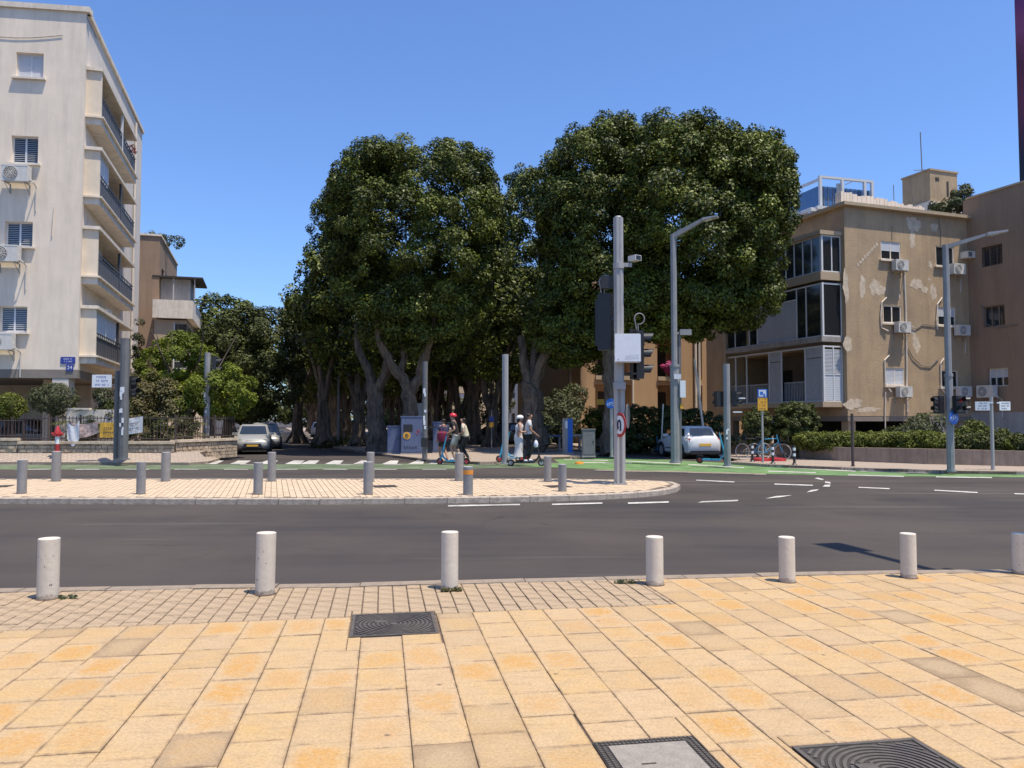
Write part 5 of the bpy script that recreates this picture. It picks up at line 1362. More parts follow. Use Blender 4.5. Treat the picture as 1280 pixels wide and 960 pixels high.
# smaller rows down the boulevard: shared crown, own trunks
proto = None
rows = []
base_l = V(472, 500, Y1); base_m = V(667, 500, Y2); base_r = V(764, 500, Y3)
for k in range(1, 9):
    rows.append((base_l.x + U.x * 8.0 * k, base_l.y + U.y * 8.0 * k, 'left'))
for k in range(1, 9):
    rows.append((base_m.x + U.x * 7.5 * k, base_m.y + U.y * 7.5 * k, 'middle'))
for k in range(2, 8):
    rows.append((base_r.x + U.x * 8.5 * k, base_r.y + U.y * 8.5 * k, 'right'))
cr_me = None
names_ = {'left': 'left row of the boulevard', 'middle': 'middle row of the boulevard', 'right': 'right hand row'}
ordn = ['second', 'third', 'fourth', 'fifth', 'sixth', 'seventh', 'eighth', 'ninth']
cnt = {}
for i, (x, y, rw) in enumerate(rows):
    cnt[rw] = cnt.get(rw, 0) + 1
    if rw == 'left' and cnt[rw] in (1, 2): pass
    t = thing('ficus_tree', 'ficus trunk in deep shade, %s from the front in the %s' % (ordn[cnt[rw] - 1], names_[rw]), 'tree', (x, y, 0), rng.uniform(0, 6), 'shaded ficus trees down the boulevard')
    st = std_stems(0, 0, 0, 4.6 + rng.uniform(-.4, .4), 2.0, rng.uniform(0.28, 0.42), i)
    branchy_trunk(t, st, None, seed=i)
    if cr_me is None:
        c = foliage('crown', [((0, 0, 8.3), (3.9, 3.9, 3.9), 2.6)], 200, 0.7, 15000, 0.27, 40, M['leaf'], t, (0, 0, 0), 0.45)
        cr_me = c.data
    else:
        c = bpy.data.objects.new('crown', cr_me); COL.objects.link(c); c.parent = t
        q_ = 0.66 if rw == 'left' else 1.0; c.scale = (q_, q_, rng.uniform(0.9, 1.0)) if rw != 'left' else (q_, q_, 0.8)
# dark trees on the left side of the left street
tree('dark round tree arching over the left side street', 285, 50,
     [L(320, 455, 62, 70, 50, 3.6, 2.3), L(288, 430, 34, 40, 50, 2.6, 2), L(345, 430, 34, 52, 50, 2.6, 2), L(300, 490, 45, 40, 50, 3, 2)], 240, 0.6, 42000, 0.2, 31, 'leafd', r0=0.28, zc=5.5, tint=0.62, name='street_tree')
for k, (px, Y, l) in enumerate(((322, 66, 'second dark tree along the left side street'), (338, 84, 'third dark tree along the left side street'), (310, 78, 'dark tree behind the garden of the brown block'))):
    x = V(px, 500, Y).x - 4.0
    t = thing('street_tree', l, 'tree', (x, Y, 0), k)
    branchy_trunk(t, std_stems(0, 0, 0, 4.6, 2, 0.3, 70 + k), None, seed=k)
    c = bpy.data.objects.new('crown', cr_me); COL.objects.link(c); c.parent = t; c.scale = (1.15, 1.15, 1.0); c.rotation_euler = (0, 0, k)
tree('bright lime green spreading tree behind the garden fence at the left', 238, 35,
     [L(224, 455, 50, 40, 35, 1.7, 2.0), L(277, 486, 42, 40, 34, 1.6, 2), L(203, 485, 30, 34, 35, 1.4, 2), L(248, 500, 42, 26, 34, 1.6, 2), L(293, 480, 22, 24, 34, 1, 2), L(238, 440, 26, 20, 35, 1.2, 2)], 170, 0.32, 30000, 0.13, 33, 'leafl', r0=0.12, zc=3.6, tint=0.9, name='garden_tree', inner=0.3)
# cypress
x = V(172, 450, 39).x; t = thing('cypress', 'narrow dark cypress between the cream block and the brown block', 'tree', (x, 39, 0))
b = MB(); b.tube([(x, 39, 0), (x, 39, 3)], [0.12, 0.08], 8); b.build('trunk', M['bark'], t, origin=(x, 39, 0))
foliage('crown', [((x, 39, 3.4), (0.34, 0.34, 3.1), 2)], 60, 0.2, 5000, 0.1, 35, M['leafd'], t, (x, 39, 0), 0.2)

# shrubs and hedges (Y, pixel ellipses)
def shrub(label, lobes, nc, cl, nl, leaf, seed, m='leafh', cat='shrub', name='shrub', tint=0.5, zmin=0.0, droop=0):
    o = foliage(name, lobes, nc, cl, nl, leaf, seed, M[m], tint=tint, zmin=zmin, droop=droop)
    c = lobes[0][0]; o.location = (c[0], c[1], 0)
    v = o.data.vertices; co = np.empty(len(v) * 3, np.float32); v.foreach_get('co', co); co = co.reshape(-1, 3) - np.array([c[0], c[1], 0], np.float32); v.foreach_set('co', co.ravel())
    return tag(o, label, cat)
def std_shrub(label, px, py, rx, ry, Y, rd, pz, nl, leaf, seed, m='leafh', tint=0.5):
    c = V(px, py, Y); O = (c.x, Y, pz)
    t = thing('topiary_shrub', label, 'shrub', O)
    b = MB(); r = random.Random(seed)
    for k in range(4): b.tube([(c.x + r.uniform(-.05, .05), Y, pz - 0.1), (c.x + r.uniform(-.12, .12), Y + r.uniform(-.1, .1), c.z - ry * Y / F_PX * 0.6), (c.x + r.uniform(-.5, .5), Y, c.z)], [0.05, 0.04, 0.02], 6)
    b.build('stems', M['bark'], t, origin=O)
    foliage('leaves', [L(px, py, rx, ry, Y, rd, 2.3)], 260, 0.15, nl, leaf, seed, M[m], t, O, tint)
std_shrub('round clipped bush on thin stems by the parked car at the left', 67, 499, 27, 20, 31.2, 0.85, 0.3, 7000, 0.08, 41, 'leafo', 0.5)
std_shrub('loose green bush at the left edge of the garden', 10, 508, 20, 18, 31.2, 0.6, 0.3, 3500, 0.09, 42, 'leafh', 0.7)
def palm(label, px, py0, Y, h, n, ln, seed, m='leafo', rise=0.8):
    c = V(px, py0, Y); r = random.Random(seed)
    t = thing('palm', label, 'palm', (c.x, Y, 0.3))
    b = MB(); b.tube([(0, 0, 0), (0.03, 0, h)], [0.11, 0.09], 9, wob=r); b.build('trunk', M['bark'], t)
    vs = MB()
    for k in range(n):
        a = 2 * math.pi * k / n + r.uniform(-.3, .3); el = r.uniform(0.15, 1.3) * rise; L_ = ln * r.uniform(0.8, 1.1)
        P = []
        for i in range(9):
            s = i / 8; hx = L_ * s * math.cos(el) ; hz = L_ * s * math.sin(el) - 0.45 * L_ * s * s
            P.append(Vector((math.cos(a) * hx, math.sin(a) * hx, h + hz)))
        side = Vector((-math.sin(a), math.cos(a), 0))
        for i in range(8):
            for q in range(3):
                s = (i + q / 3) / 8; p0 = P[i].lerp(P[i + 1], q / 3); l = ln * 0.3 * math.sin(math.pi * min(1, s * 0.85 + 0.15)) + 0.03
                tn = (P[i + 1] - P[i]).normalized()
                for sg in (-1, 1):
                    tip = p0 + side * sg * l + tn * l * 0.5 - Vector((0, 0, l * 0.35))
                    vs.add([p0, p0 + tn * 0.035, tip])
        vs.tube(P, [0.012] * 8 + [0.004], 4)
    o = vs.build('fronds', M[m], t, fix=False)
    at = o.data.attributes.new('tint', 'FLOAT', 'FACE'); at.data.foreach_set('value', [r.random() * 0.8 for _ in o.data.polygons])
palm('slender young palm with upright fronds beside the column of the cream block', 108, 500, 31.4, 1.0, 12, 1.5, 1, 'leafh', 1.0)
palm('low palm leaning over the striped cloths on the fence', 118, 515, 31.0, 0.7, 10, 1.2, 2, 'leafo', 0.9)
palm('yellowing palm right of the tall signal pole at the left', 190, 495, 32.0, 1.0, 16, 1.5, 3, 'leafb', 0.7)
palm('second yellowing palm nearer the bright lime tree', 222, 500, 32.0, 0.8, 16, 1.5, 4, 'leafb', 0.7)
shrub('brownish garden shrub between the signal pole and the lime tree', [L(190, 490, 34, 28, 33, 1.0, 2), L(215, 505, 30, 26, 33, 1.0, 2), L(182, 510, 26, 28, 32.5, .8, 2)], 90, 0.3, 9000, 0.12, 43, 'leafb', tint=0.55, zmin=-1)
shrub('dark green shrubs filling the garden behind the railings', [L(200, 540, 48, 22, 31.6, 0.6, 2.6), L(150, 520, 20, 34, 31.8, 0.7, 2.3)], 90, 0.25, 9000, 0.1, 44, 'leafd', tint=0.5, zmin=-1)
shrub('tangled shrub behind the striped cloths on the fence', [L(100, 545, 16, 12, 30.8, 0.4, 2), L(128, 505, 12, 22, 31.4, .5, 2)], 40, 0.22, 2600, 0.1, 45, 'leafo', tint=0.6, zmin=-1)
HY = 36.5
def box_hedge(label, px0, px1, py0, py1, Y, d, nl, seed, m='leafh', leaf=0.1, Yb=None, tint=0.5):
    lob = []
    n = max(1, int((px1 - px0) / 28))
    for i in range(n):
        c = px0 + (px1 - px0) * (i + 0.5) / n; yy = Y + ((Yb or Y) - Y) * (i + 0.5) / n
        lob.append(L(c, (py0 + py1) / 2, (px1 - px0) / n * 0.62 + 6, (py1 - py0) / 2 * 1.12 * rng.uniform(0.92, 1.06), yy, d, 4))
    return shrub(label, lob, 130 * n, 0.2, int(nl * 1.3), leaf, seed, m, 'hedge', 'hedge', tint, zmin=-1)
box_hedge('tall clipped dark hedge in front of the ochre block', 783, 888, 513, 563, 39.0, 0.7, 26000, 51, 'leafd', 0.11, 37.5, 0.55)
box_hedge('clipped bright hedge on top of the long retaining wall', 1003, 1192, 541, 562, 31.6, 0.5, 26000, 52, 'leafh', 0.085, 28.9, 0.75)
box_hedge('darker end of the hedge right of the right hand street lamp', 1200, 1300, 543, 566, 28.8, 0.5, 15000, 53, 'leafd', 0.085, 27.6, 0.75)
shrub('loose pale shrub rising above the hedge left of the right hand lamp', [L(1160, 532, 32, 18, 31.5, 0.7, 2), L(1130, 542, 26, 14, 31.5, 0.7, 2)], 60, 0.25, 6000, 0.1, 54, 'leafo', tint=0.7)
shrub('big leafy shrub between the right hand lamp and the two street signs', [L(1215, 545, 26, 22, 30.2, 0.7, 2), L(1240, 550, 22, 16, 30.2, .7, 2)], 60, 0.25, 7000, 0.1, 55, 'leafh', tint=0.5)
shrub('bright yellow green shrub under the two street signs', [L(1258, 556, 17, 10, 27.9, 0.4, 2)], 24, 0.15, 2200, 0.08, 56, 'leafl', tint=0.6)
std_shrub('small round clipped tree behind the parking sign', 947, 535, 19, 25, 33.2, 0.65, 0, 11000, 0.085, 57, 'leafd', 0.8)
std_shrub('large round clipped bush left of the glazed balcony corner', 995, 529, 27, 27, 32.6, 0.85, 0, 18000, 0.085, 58, 'leafd', 0.85)
shrub('low grey green planting behind the low wall by the white car', [L(905, 550, 24, 8, 36.5, 0.5, 2.4), L(935, 552, 16, 8, 35.5, .5, 2.4), L(895, 535, 16, 18, 38.5, .6, 2)], 60, 0.2, 6000, 0.1, 59, 'leafo', tint=0.6)
shrub('bright green rounded bush behind the yellow sign', [L(745, 528, 20, 20, 42, 0.9, 2), L(732, 538, 12, 14, 42, .7, 2)], 50, 0.3, 5000, 0.13, 60, 'leafl', tint=0.45)
shrub('large mixed bush right of the thick dark trunk', [L(700, 520, 26, 36, 46, 1.2, 2.1), L(680, 535, 18, 22, 45, 1.0, 2), L(718, 500, 18, 22, 48, 1.0, 2)], 90, 0.4, 9000, 0.16, 61, 'leafo', tint=0.6)
palm('palm with drooping fronds in front of the white block', 712, 480, 52, 5.0, 16, 1.9, 5, 'leafb', 0.8)
shrub('shrub glimpsed between the trunks behind the scooter riders', [L(612, 500, 30, 36, 58, 1.5, 2), L(590, 520, 24, 24, 58, 1.4, 2)], 70, 0.45, 6000, 0.18, 62, 'leafo', tint=0.6)
shrub('sunlit shrub at the far end of the walkway', [L(560, 515, 30, 22, 95, 3, 2)], 50, 0.7, 4000, 0.3, 63, 'leafo', tint=0.8)
# far wood closing the streets
stuff(tag(foliage('distant_trees', [((-60, 150, 5), (22, 8, 5), 3), ((-30, 155, 5), (26, 8, 6), 3), ((5, 150, 5), (26, 8, 6), 3)], 260, 2.2, 26000, 1.0, 71, M['leafd'], tint=0.5, zmin=0), 'dark mass of far trees closing the end of the avenue', 'trees'))
# tufts at bollard feet
for px, py, lab, n_ in ((85, 748, 'weeds at the foot of the leftmost white bollard', 160), (563, 739, 'dry grass round the foot of the third white bollard', 260), (782, 729, 'small grey green weed on the pavers left of the fourth white bollard', 260)):
    c = G(px, py, 0)
    o = foliage('weed', [((c[0], c[1], 0.012), (0.11 if px > 100 else 0.1, 0.035, 0.02), 2)], 22, 0.02, n_, 0.03, px, M['leafb'] if px == 563 else M['leafo'], tint=0.5, zmin=-1)
    tag(o, lab, 'weed')
# ================================================================= STREET FURNITURE
def bollard(label, px, pyb, pyt, w, m, mt, z=0.0, seed=0, lean=0.0, band=False, group='', chips=False):
    x, y = G(px, pyb, z); d = math.hypot(x, y); k = y / F_PX
    r = w / 2 * k * y / d; h = V(px, pyt, y + r).z - z - 0.005; x *= (y + r) / y
    t = thing('bollard', label, 'bollard', (x, y + r, z), seed, group)
    t.rotation_euler = (lean * 0.5, lean, seed)
    b = MB(); b.lathe([(r, -0.03), (r, h - 0.004), (r - 0.003, h - 0.001)], (0, 0, 0), 28); b.build('post', M[m], t, smooth=True)
    b = MB(); b.lathe([(r - 0.004, h - 0.004), (r - 0.005, h + 0.001), (0.01, h + 0.002)], (0, 0, 0), 28); b.build('cap', M[mt], t, smooth=True)
    if m == 'bolw':
        b = MB(); rr = random.Random(seed + 9)
        pr = [(r + 0.0012, -0.01)]; n_ = 40; V_ = []
        for k_ in range(n_):
            a = 2 * math.pi * k_ / n_; hh_ = 0.02 + 0.02 * abs(math.sin(a * 1.5 + seed)) + rr.uniform(0, 0.015); V_ += [((r + .0012) * math.cos(a), (r + .0012) * math.sin(a), -0.01), ((r + .0012) * math.cos(a), (r + .0012) * math.sin(a), hh_)]
        b.mesh(V_, [(2 * k_, 2 * ((k_ + 1) % n_), 2 * ((k_ + 1) % n_) + 1, 2 * k_ + 1) for k_ in range(n_)]); b.build('dirt_collar', M['kerbd'], t)
    if not band:
        b = MB(); b.torus((0, 0, 0.003), r + 0.004, 0.008, 'z', 24, 5); b.build('base_ring', M['joint'], t)
    if band: b = MB(); b.lathe([(r + 0.003, h - 0.16), (r + 0.003, h - 0.07)], (0, 0, 0), 28); b.build('reflective_band', M['orange'], t, smooth=True)
    if chips:
        b = MB(); rr = random.Random(seed)
        for i in range(7):
            a = -math.pi / 2 - seed + rr.uniform(-1.0, 1.0); zc = rr.uniform(0.4, 0.8) * h if i > 1 else 0.25 * h; s_ = rr.uniform(0.002, 0.006)
            P = []
            for q in range(7):
                an = 2 * math.pi * q / 7; da = math.cos(an) * s_ / r * rr.uniform(.6, 1.3); dz = math.sin(an) * s_ * rr.uniform(.8, 2.2)
                P.append(((r + 0.0008) * math.cos(a + da), (r + 0.0008) * math.sin(a + da), zc + dz))
            b.add(P)
        b.build('paint_chips', M['acd'], t)
    return t
near = [(59.5, 751, 672, 29, 'first white bollard from the left, chipped near its top', True), (331, 745, 665, 25, 'second white bollard from the left, slightly leaning with chipped paint', True), (562, 739, 664, 21.5, 'third white bollard from the left, with dry grass at its foot', False),
        (818.5, 733, 670, 22, 'fourth white bollard from the left, where the small pavers end', False), (984, 729.5, 670.5, 21, 'short white bollard between the small pavers and the shadow on the road', False), (1136, 724, 666, 21, 'white bollard in front of the lamp shadow on the road', False), (1275, 719, 666, 20, 'white bollard cut by the right edge of the picture', True)]
for i, (x, b_, t_, w, lab, ch) in enumerate(near):
    bollard(lab, x, b_, t_, w, 'bolw', 'bolt', 0.0, i, 0.012 if i in (1, 2) else 0.0, group='white bollards along the near kerb', chips=ch)
for x, yb, yt, w, lab in ((27, 617.5, 574.5, 13, 'grey bollard at the left end of the front row on the island'), (176, 618, 577, 12, 'grey bollard in the front row, before the garden wall with the yellow cloth'), (322.5, 618.5, 578, 12, 'grey bollard in the front row below the silver car'),
                       (460, 618.5, 577, 12, 'grey bollard in the front row beside the dark cover plate'), (585, 619, 583, 12.5, 'grey bollard with an orange band'), (703, 614.5, 580, 10.5, 'grey bollard nearest to the tall pale signal pole')):
    bollard(lab, x, yb, yt, w, 'bolg', 'bolgt', ZI, int(x), 0, 'orange' in lab, 'grey bollards on the island')
for x, yb, yt, w, lab in ((70, 602, 564, 12.5, 'grey bollard at the left end of the back row on the island'), (207, 602, 565, 12, 'grey bollard in the back row left of the lime tree'), (339.5, 602, 565, 10.5, 'grey bollard in the back row right of the silver car'),
                       (463, 602.5, 565, 10, 'grey bollard in the back row hidden behind the one by the cover plate'), (574, 601.5, 566, 11, 'grey bollard in the back row in front of the scooter rider in the red helmet'), (684.5, 602.5, 570, 9.5, 'grey bollard in the back row right of the couple on the scooter')):
    bollard(lab, x, yb, yt, w, 'bolg', 'bolgt', ZI, int(x), 0, False, 'grey bollards on the island')

def profile_pole(b, x, y, z0, z1, r, lobes=4):
    n = 32; V_ = []
    for z in (z0, z1):
        for k in range(n):
            a = 2 * math.pi * k / n; q = r * (1 + 0.12 * math.cos(lobes * a)); V_.append((x + q * math.cos(a), y + q * math.sin(a), z))
    b.mesh(V_, [(k, (k + 1) % n, n + (k + 1) % n, n + k) for k in range(n)] + [tuple(range(n - 1, -1, -1)), tuple(range(n, 2 * n))])
def visor_unit(t, x, y, z, yaw, n=3, r=0.1, lamps=None):
    """signal head; lenses face local direction yaw (0 = -Y)"""
    Mx = Matrix.Translation((x, y, z)) @ Matrix.Rotation(yaw, 4, 'Z')
    b = MB(); b.M = Mx; H = n * r * 2.7
    b.box(-r * 1.25, r * 1.25, -0.09, 0.09, -H / 2, H / 2); hd = b.build('signal_head', M['black'], t)
    for i in range(n):
        zc = H / 2 - r * 1.35 - i * r * 2.7
        b = MB(); b.M = Mx; b.lathe([(r * 0.9, -0.092), (r * 0.6, -0.105), (0.01, -0.11)], (0, 0, zc), 16, axis='y')
        b.build('lens', M['acd'] if not (lamps and lamps[i]) else M[lamps[i]], hd, smooth=True)
        b = MB(); b.M = Mx; N = 14; P = []
        for k in range(N + 1):
            a = math.pi * (-0.1 + 1.2 * k / N)
            P.append((r * math.cos(a), zc + r * math.sin(a), 1.7 * r * (0.75 + 0.25 * math.sin(a))))
        for k in range(N):
            (x0, q0, l0), (x1, q1, l1) = P[k], P[k + 1]
            b.add([(x0, -0.09, q0), (x1, -0.09, q1), (x1, -0.09 - l1, q1), (x0, -0.09 - l0, q0)]); b.add([(x0 * .95, -0.09, (q0 - zc) * .95 + zc), (x1 * .95, -0.09, (q1 - zc) * .95 + zc), (x1 * .95, -0.09 - l1, (q1 - zc) * .95 + zc), (x0 * .95, -0.09 - l0, (q0 - zc) * .95 + zc)])
        b.build('visor', M['black'], hd, fix=False)
    return hd
def sign_disc(t, x, y, z, r, yaw, kind, sx=1.0, name='sign_face'):
    Mx = Matrix.Translation((x, y, z)) @ Matrix.Rotation(yaw, 4, 'Z')
    b = MB(); b.M = Mx; b.lathe([(r, 0), (r, -0.012)], (0, 0, 0), 32, axis='y')
    d = b.build(name, M['bluesign' if kind == 'bike' else 'red'], t)
    b = MB(); b.M = Mx
    if kind == 'bike':
        for cx in (-0.44, 0.44): b.torus((cx * r, -0.014, -0.18 * r), 0.27 * r, 0.035 * r, 'y', 20, 5)
        P = {'bb': (-0.05, -0.2), 'r': (-0.44, -0.18), 'f': (0.44, -0.18), 's': (-0.18, 0.22), 'h': (0.28, 0.25), 'h2': (0.4, 0.4), 's2': (-0.3, 0.3), 's3': (-0.05, 0.3)}
        for a, c in (('bb', 'r'), ('bb', 's'), ('bb', 'h'), ('s', 'h'), ('h', 'f'), ('h', 'h2'), ('s', 'r'), ('s2', 's3')):
            b.tube([(P[a][0] * r, -0.014, P[a][1] * r), (P[c][0] * r, -0.014, P[c][1] * r)], 0.035 * r, 5)
        b.build('bicycle_symbol', M['whitesign'], d)
    else:
        b.lathe([(r * 0.74, -0.012), (r * 0.74, -0.016)], (0, 0, 0), 32, axis='y'); b.build('white_field', M['whitesign'], d)
        b = MB(); b.M = Mx; w = 0.09 * r
        P = [(0.22, -0.5), (0.22, 0.1), (0.17, 0.27), (0.0, 0.36), (-0.17, 0.27), (-0.22, 0.1), (-0.22, -0.2)]
        for a, c in zip(P, P[1:]): b.tube([(a[0] * r, -0.018, a[1] * r), (c[0] * r, -0.018, c[1] * r)], w, 6)
        b.add([(-0.42 * r, -0.02, -0.15 * r), (-0.22 * r, -0.02, -0.48 * r), (-0.02 * r, -0.02, -0.15 * r)])
        b.build('u_turn_arrow', M['ink'], d)
        pass
    return d
# --- tall pale pole on the island
x, y = G(775.5, 606, ZI); y += 0.1
t = thing('signal_pole', 'tall pale signal pole with a grey box at the right end of the island', 'signal pole', (x, y, ZI))
k = y / F_PX
def Lz(py): return V(775, py, y).z - ZI
def Lx(px): return V(px, 400, y).x - x
b = MB(); 
for dx in (-0.062, 0.062): profile_pole(b, dx, 0, 0, Lz(480), 0.068, 4)
b.build('lower_post', M['lightpole'], t, smooth=True)
b = MB()
profile_pole(b, 0.0, 0, Lz(480), Lz(272), 0.108, 6); b.build('post', M['lightpole'], t, smooth=True)
b = MB(); b.lathe([(0.09, Lz(272)), (0.075, Lz(272) + 0.03)], (0, 0, 0), 20); b.build('cap', M['lightpole'], t)
b = MB()
b.box(-0.17, 0.17, -0.11, 0.11, 0, 0.03)
for dx in (-0.13, 0.13):
    for dy in (-.08, .08): b.lathe([(0.02, 0.03), (0.02, 0.06)], (dx, dy, 0), 6)
b.build('base_plate', M['steel'], t)
b = MB(); b.box(-0.14, 0.14, -0.13, 0.13, Lz(487), Lz(478)); b.build('joint_clamp', M['steel'], t)
b = MB(); x0, x1, z0, z1 = Lx(766.5), Lx(797), Lz(454), Lz(419)
b.box(x0, x1, -0.36, -0.125, z0, z1); cb = b.build('control_box', M['acw'], t)
b = MB(); b.box(x0 - 0.012, x1 + 0.012, -0.372, -0.361, z0 + 0.02, z1 - 0.02); b.build('door', M['whitesign'], cb)
b = MB(); b.box(x0 - 0.03, x0 - 0.012, -0.37, -0.33, z1 - 0.35, z1 - 0.08); b.box(x0 - 0.03, x0 - .012, -0.37, -.33, z0 + 0.06, z0 + .16); b.lathe([(0.012, -0.372), (0.012, -0.38)], (x0 + 0.07, 0, z0 + 0.07), 10, axis='y'); b.build('hinge', M['acd'], cb)
b = MB(); b.add([(x0 + 0.22, -0.3735, z0 + 0.06), (x1 - 0.04, -0.3735, z0 + 0.08), (x1 - 0.03, -0.3735, z0 + 0.2), (x0 + 0.24, -0.3735, z0 + 0.15)]); b.build('sticker', M['bannerw'], cb)
# right signal (faces right, seen from the side)
zc = (Lz(410) + Lz(475)) / 2
hd = visor_unit(t, Lx(801) + 0.02, 0.25, zc, math.pi / 2 - 0.15, 3, 0.145)
b = MB(); b.M = Matrix.Translation((Lx(799) - 0.04, 0.25, zc)) @ Matrix.Rotation(math.pi / 2 - 0.5, 4, 'Z'); b.box(-0.30, 0.30, 0.02, 0.06, -0.62, 0.62); b.build('backing_board', M['black'], t)
b = MB(); b.box(0.05, Lx(797), 0.1, 0.2, zc + 0.45, zc + 0.5); b.box(0.05, Lx(797), 0.1, 0.2, zc - 0.5, zc - 0.45); b.each('bracket', M['black'], t)
def loop(t, px, py, r, n=2):
    b = MB()
    for i in range(n):
        P = []
        for k_ in range(15):
            a = -0.6 * math.pi + 1.75 * math.pi * k_ / 14 + i * 0.1
            P.append((Lx(px) + r * (1 + 0.09 * i) * math.cos(a), 0.2 + i * 0.02, Lz(py) + r * (1.1 + 0.06 * i) * math.sin(a)))
        P = [(P[0][0], P[0][1], P[0][2] - 0.26)] + P + [(P[-1][0] + 0.03, P[-1][1], P[-1][2] - 0.2)]
        b.tube(P, 0.009, 6)
    b.build('cable_loop', M['steel'], t, smooth=True)
loop(t, 801, 397, 0.12); loop(t, 759, 351, 0.16)
b = MB(); b.M = Matrix.Translation((Lx(758), 0.25, (Lz(362) + Lz(440)) / 2)) @ Matrix.Rotation(R(155), 4, 'Z')
b.box(-0.17, 0.17, -0.1, 0.1, -0.7, 0.7); b.build('backing_board', M['black'], t)
visor_unit(t, Lx(756), 0.42, (Lz(362) + Lz(440)) / 2, R(155), 3, 0.14)
b = MB(); b.box(Lx(752), Lx(767), 0.02, 0.18, Lz(360), Lz(344)); b.box(Lx(764), Lx(771), 0.0, 0.1, Lz(400), Lz(395)); b.build('junction_box', M['black'], t)
b = MB(); b.lathe([(0.135, Lz(336)), (0.135, Lz(329))], (0, 0, 0), 20); b.box(0.1, Lx(790), -0.06, 0.0, Lz(334), Lz(329)); b.build('clamp', M['lightpole'], t)
b = MB(); b.M = Matrix.Translation((Lx(793), -0.06, Lz(324))) @ Matrix.Rotation(R(35), 4, 'Z'); b.box(-0.1, 0.1, -0.14, 0.12, -0.06, 0.07); cm_ = b.build('camera_housing', M['acw'], t)
b = MB(); b.M = Matrix.Translation((Lx(793), -0.06, Lz(324))) @ Matrix.Rotation(R(35), 4, 'Z'); b.box(-0.08, 0.08, -0.145, -0.141, -0.045, 0.055); b.build('camera_glass', M['black'], cm_)
sign_disc(t, Lx(773), -0.16, Lz(531), 0.3, R(-68), 'uturn')
b = MB(); b.box(Lx(776), Lx(778), -0.16, -0.05, Lz(520), Lz(518)); b.build('sign_bracket', M['steel'], t)
sgn = MB(); sgn.lathe([(0.3, 0.0), (0.3, 0.014)], (0, 0, 0), 28, axis='y'); sgn.M = None
o = sgn.build('rear_sign', M['poledark'], t); o.location = (Lx(786), 0.22, Lz(520)); o.rotation_euler = (0, 0, R(72))

def rect_pole(name, label, px, pyb, pyt, w, m, z=0.0, cat='signal pole', d=None):
    X, Yp = G(px, pyb, z); Yp += w / 2 * Yp / F_PX; kk = Yp / F_PX; r = w / 2 * kk
    t = thing(name, label, cat, (X, Yp, z)); h = V(px, pyt, Yp).z - z
    b = MB()
    if d == 'round': b.lathe([(r, 0), (r, h)], (0, 0, 0), 20)
    else:
        n = 8; P = [(r * math.cos(2 * math.pi * (i + .5) / n) * 1.05, r * math.sin(2 * math.pi * (i + .5) / n)) for i in range(n)]; b.prism(P, 0, h)
        b.box(-r * 0.22, r * 0.22, -r * 1.03, -r * 0.9, 0.02, h - 0.02)
    b.build('post', M[m], t); b = MB(); b.lathe([(r * 1.5, -0.01), (r * 1.5, 0.025)], (0, 0, 0), 16); b.build('base_plate', M[m], t)
    return t, X, Yp, h, r
def stickers(t, r, z0, z1, n, seed):
    rr = random.Random(seed); b = MB()
    for i in range(n):
        z = rr.uniform(z0, z1); w = rr.uniform(0.05, 0.09); h = rr.uniform(0.06, 0.22); x_ = rr.uniform(-0.4, 0.4) * r
        b.box(x_ - w / 2, x_ + w / 2, -r * 1.1 - 0.002 - 0.001 * i, -r * 1.08, z, z + h)
    b.each('sticker', M['whitesign'], t)
# left double pole with traffic signal behind and street sign
zl = 0.14
t, X, Yp, h, r = rect_pole('signal_pole', 'dark grey signal pole covered with stickers in front of the garden fence', 151, 574.5, 423, 11, 'poledark', zl)
def LX(px): return V(px, 480, Yp).x - X
def LZ(py, z=0.0): return V(150, py, Yp).z - z
b = MB(); b.lathe([(0.09, 0), (0.09, LZ(463, zl))], (LX(142.5), 0.25, 0), 14); b.build('secondary_post', M['poledark'], t)
stickers(t, r, LZ(548, zl), LZ(485, zl), 11, 4)
visor_unit(t, LX(161), 0.2, LZ(483, zl), R(75), 2, 0.14)
t = thing('street_sign', 'pale blue street name sign with three lines, fixed to the stickered pole at the left', 'street sign', (V(124, 476, Yp).x, Yp + 0.2, LZ(476)), 0)
b = MB(); b.box(-0.36, 0.36, -0.02, 0.0, -0.235, 0.235); b.build('plate', M['whitesign'], t); strokes(t, 0.62, 0.42, 3, M['navysign'], -0.02, -.21, 8)
b = MB(); b.box(0.36, 0.6, -0.015, 0.0, 0.12, 0.15); b.box(0.36, 0.6, -0.015, 0, -0.15, -0.12); b.each('bracket', M['steel'], t)
# second left pole near the silver car
t, X, Yp, h, r = rect_pole('signal_pole', 'grey signal pole at the corner of the left side street', 256, 571.5, 441, 7.5, 'polegrey', 0.0)
stickers(t, r, 1.2, 2.6, 6, 5)
visor_unit(t, 0.25, 0.12, h - 0.55, R(100), 2, 0.13); visor_unit(t, 0.22, 0.15, h - 1.3, R(160), 2, 0.11)
b = MB(); b.torus((0.27, 0.1, h - 0.28), 0.14, 0.03, 'y', 20, 6); b.build('cable_loop', M['black'], t)
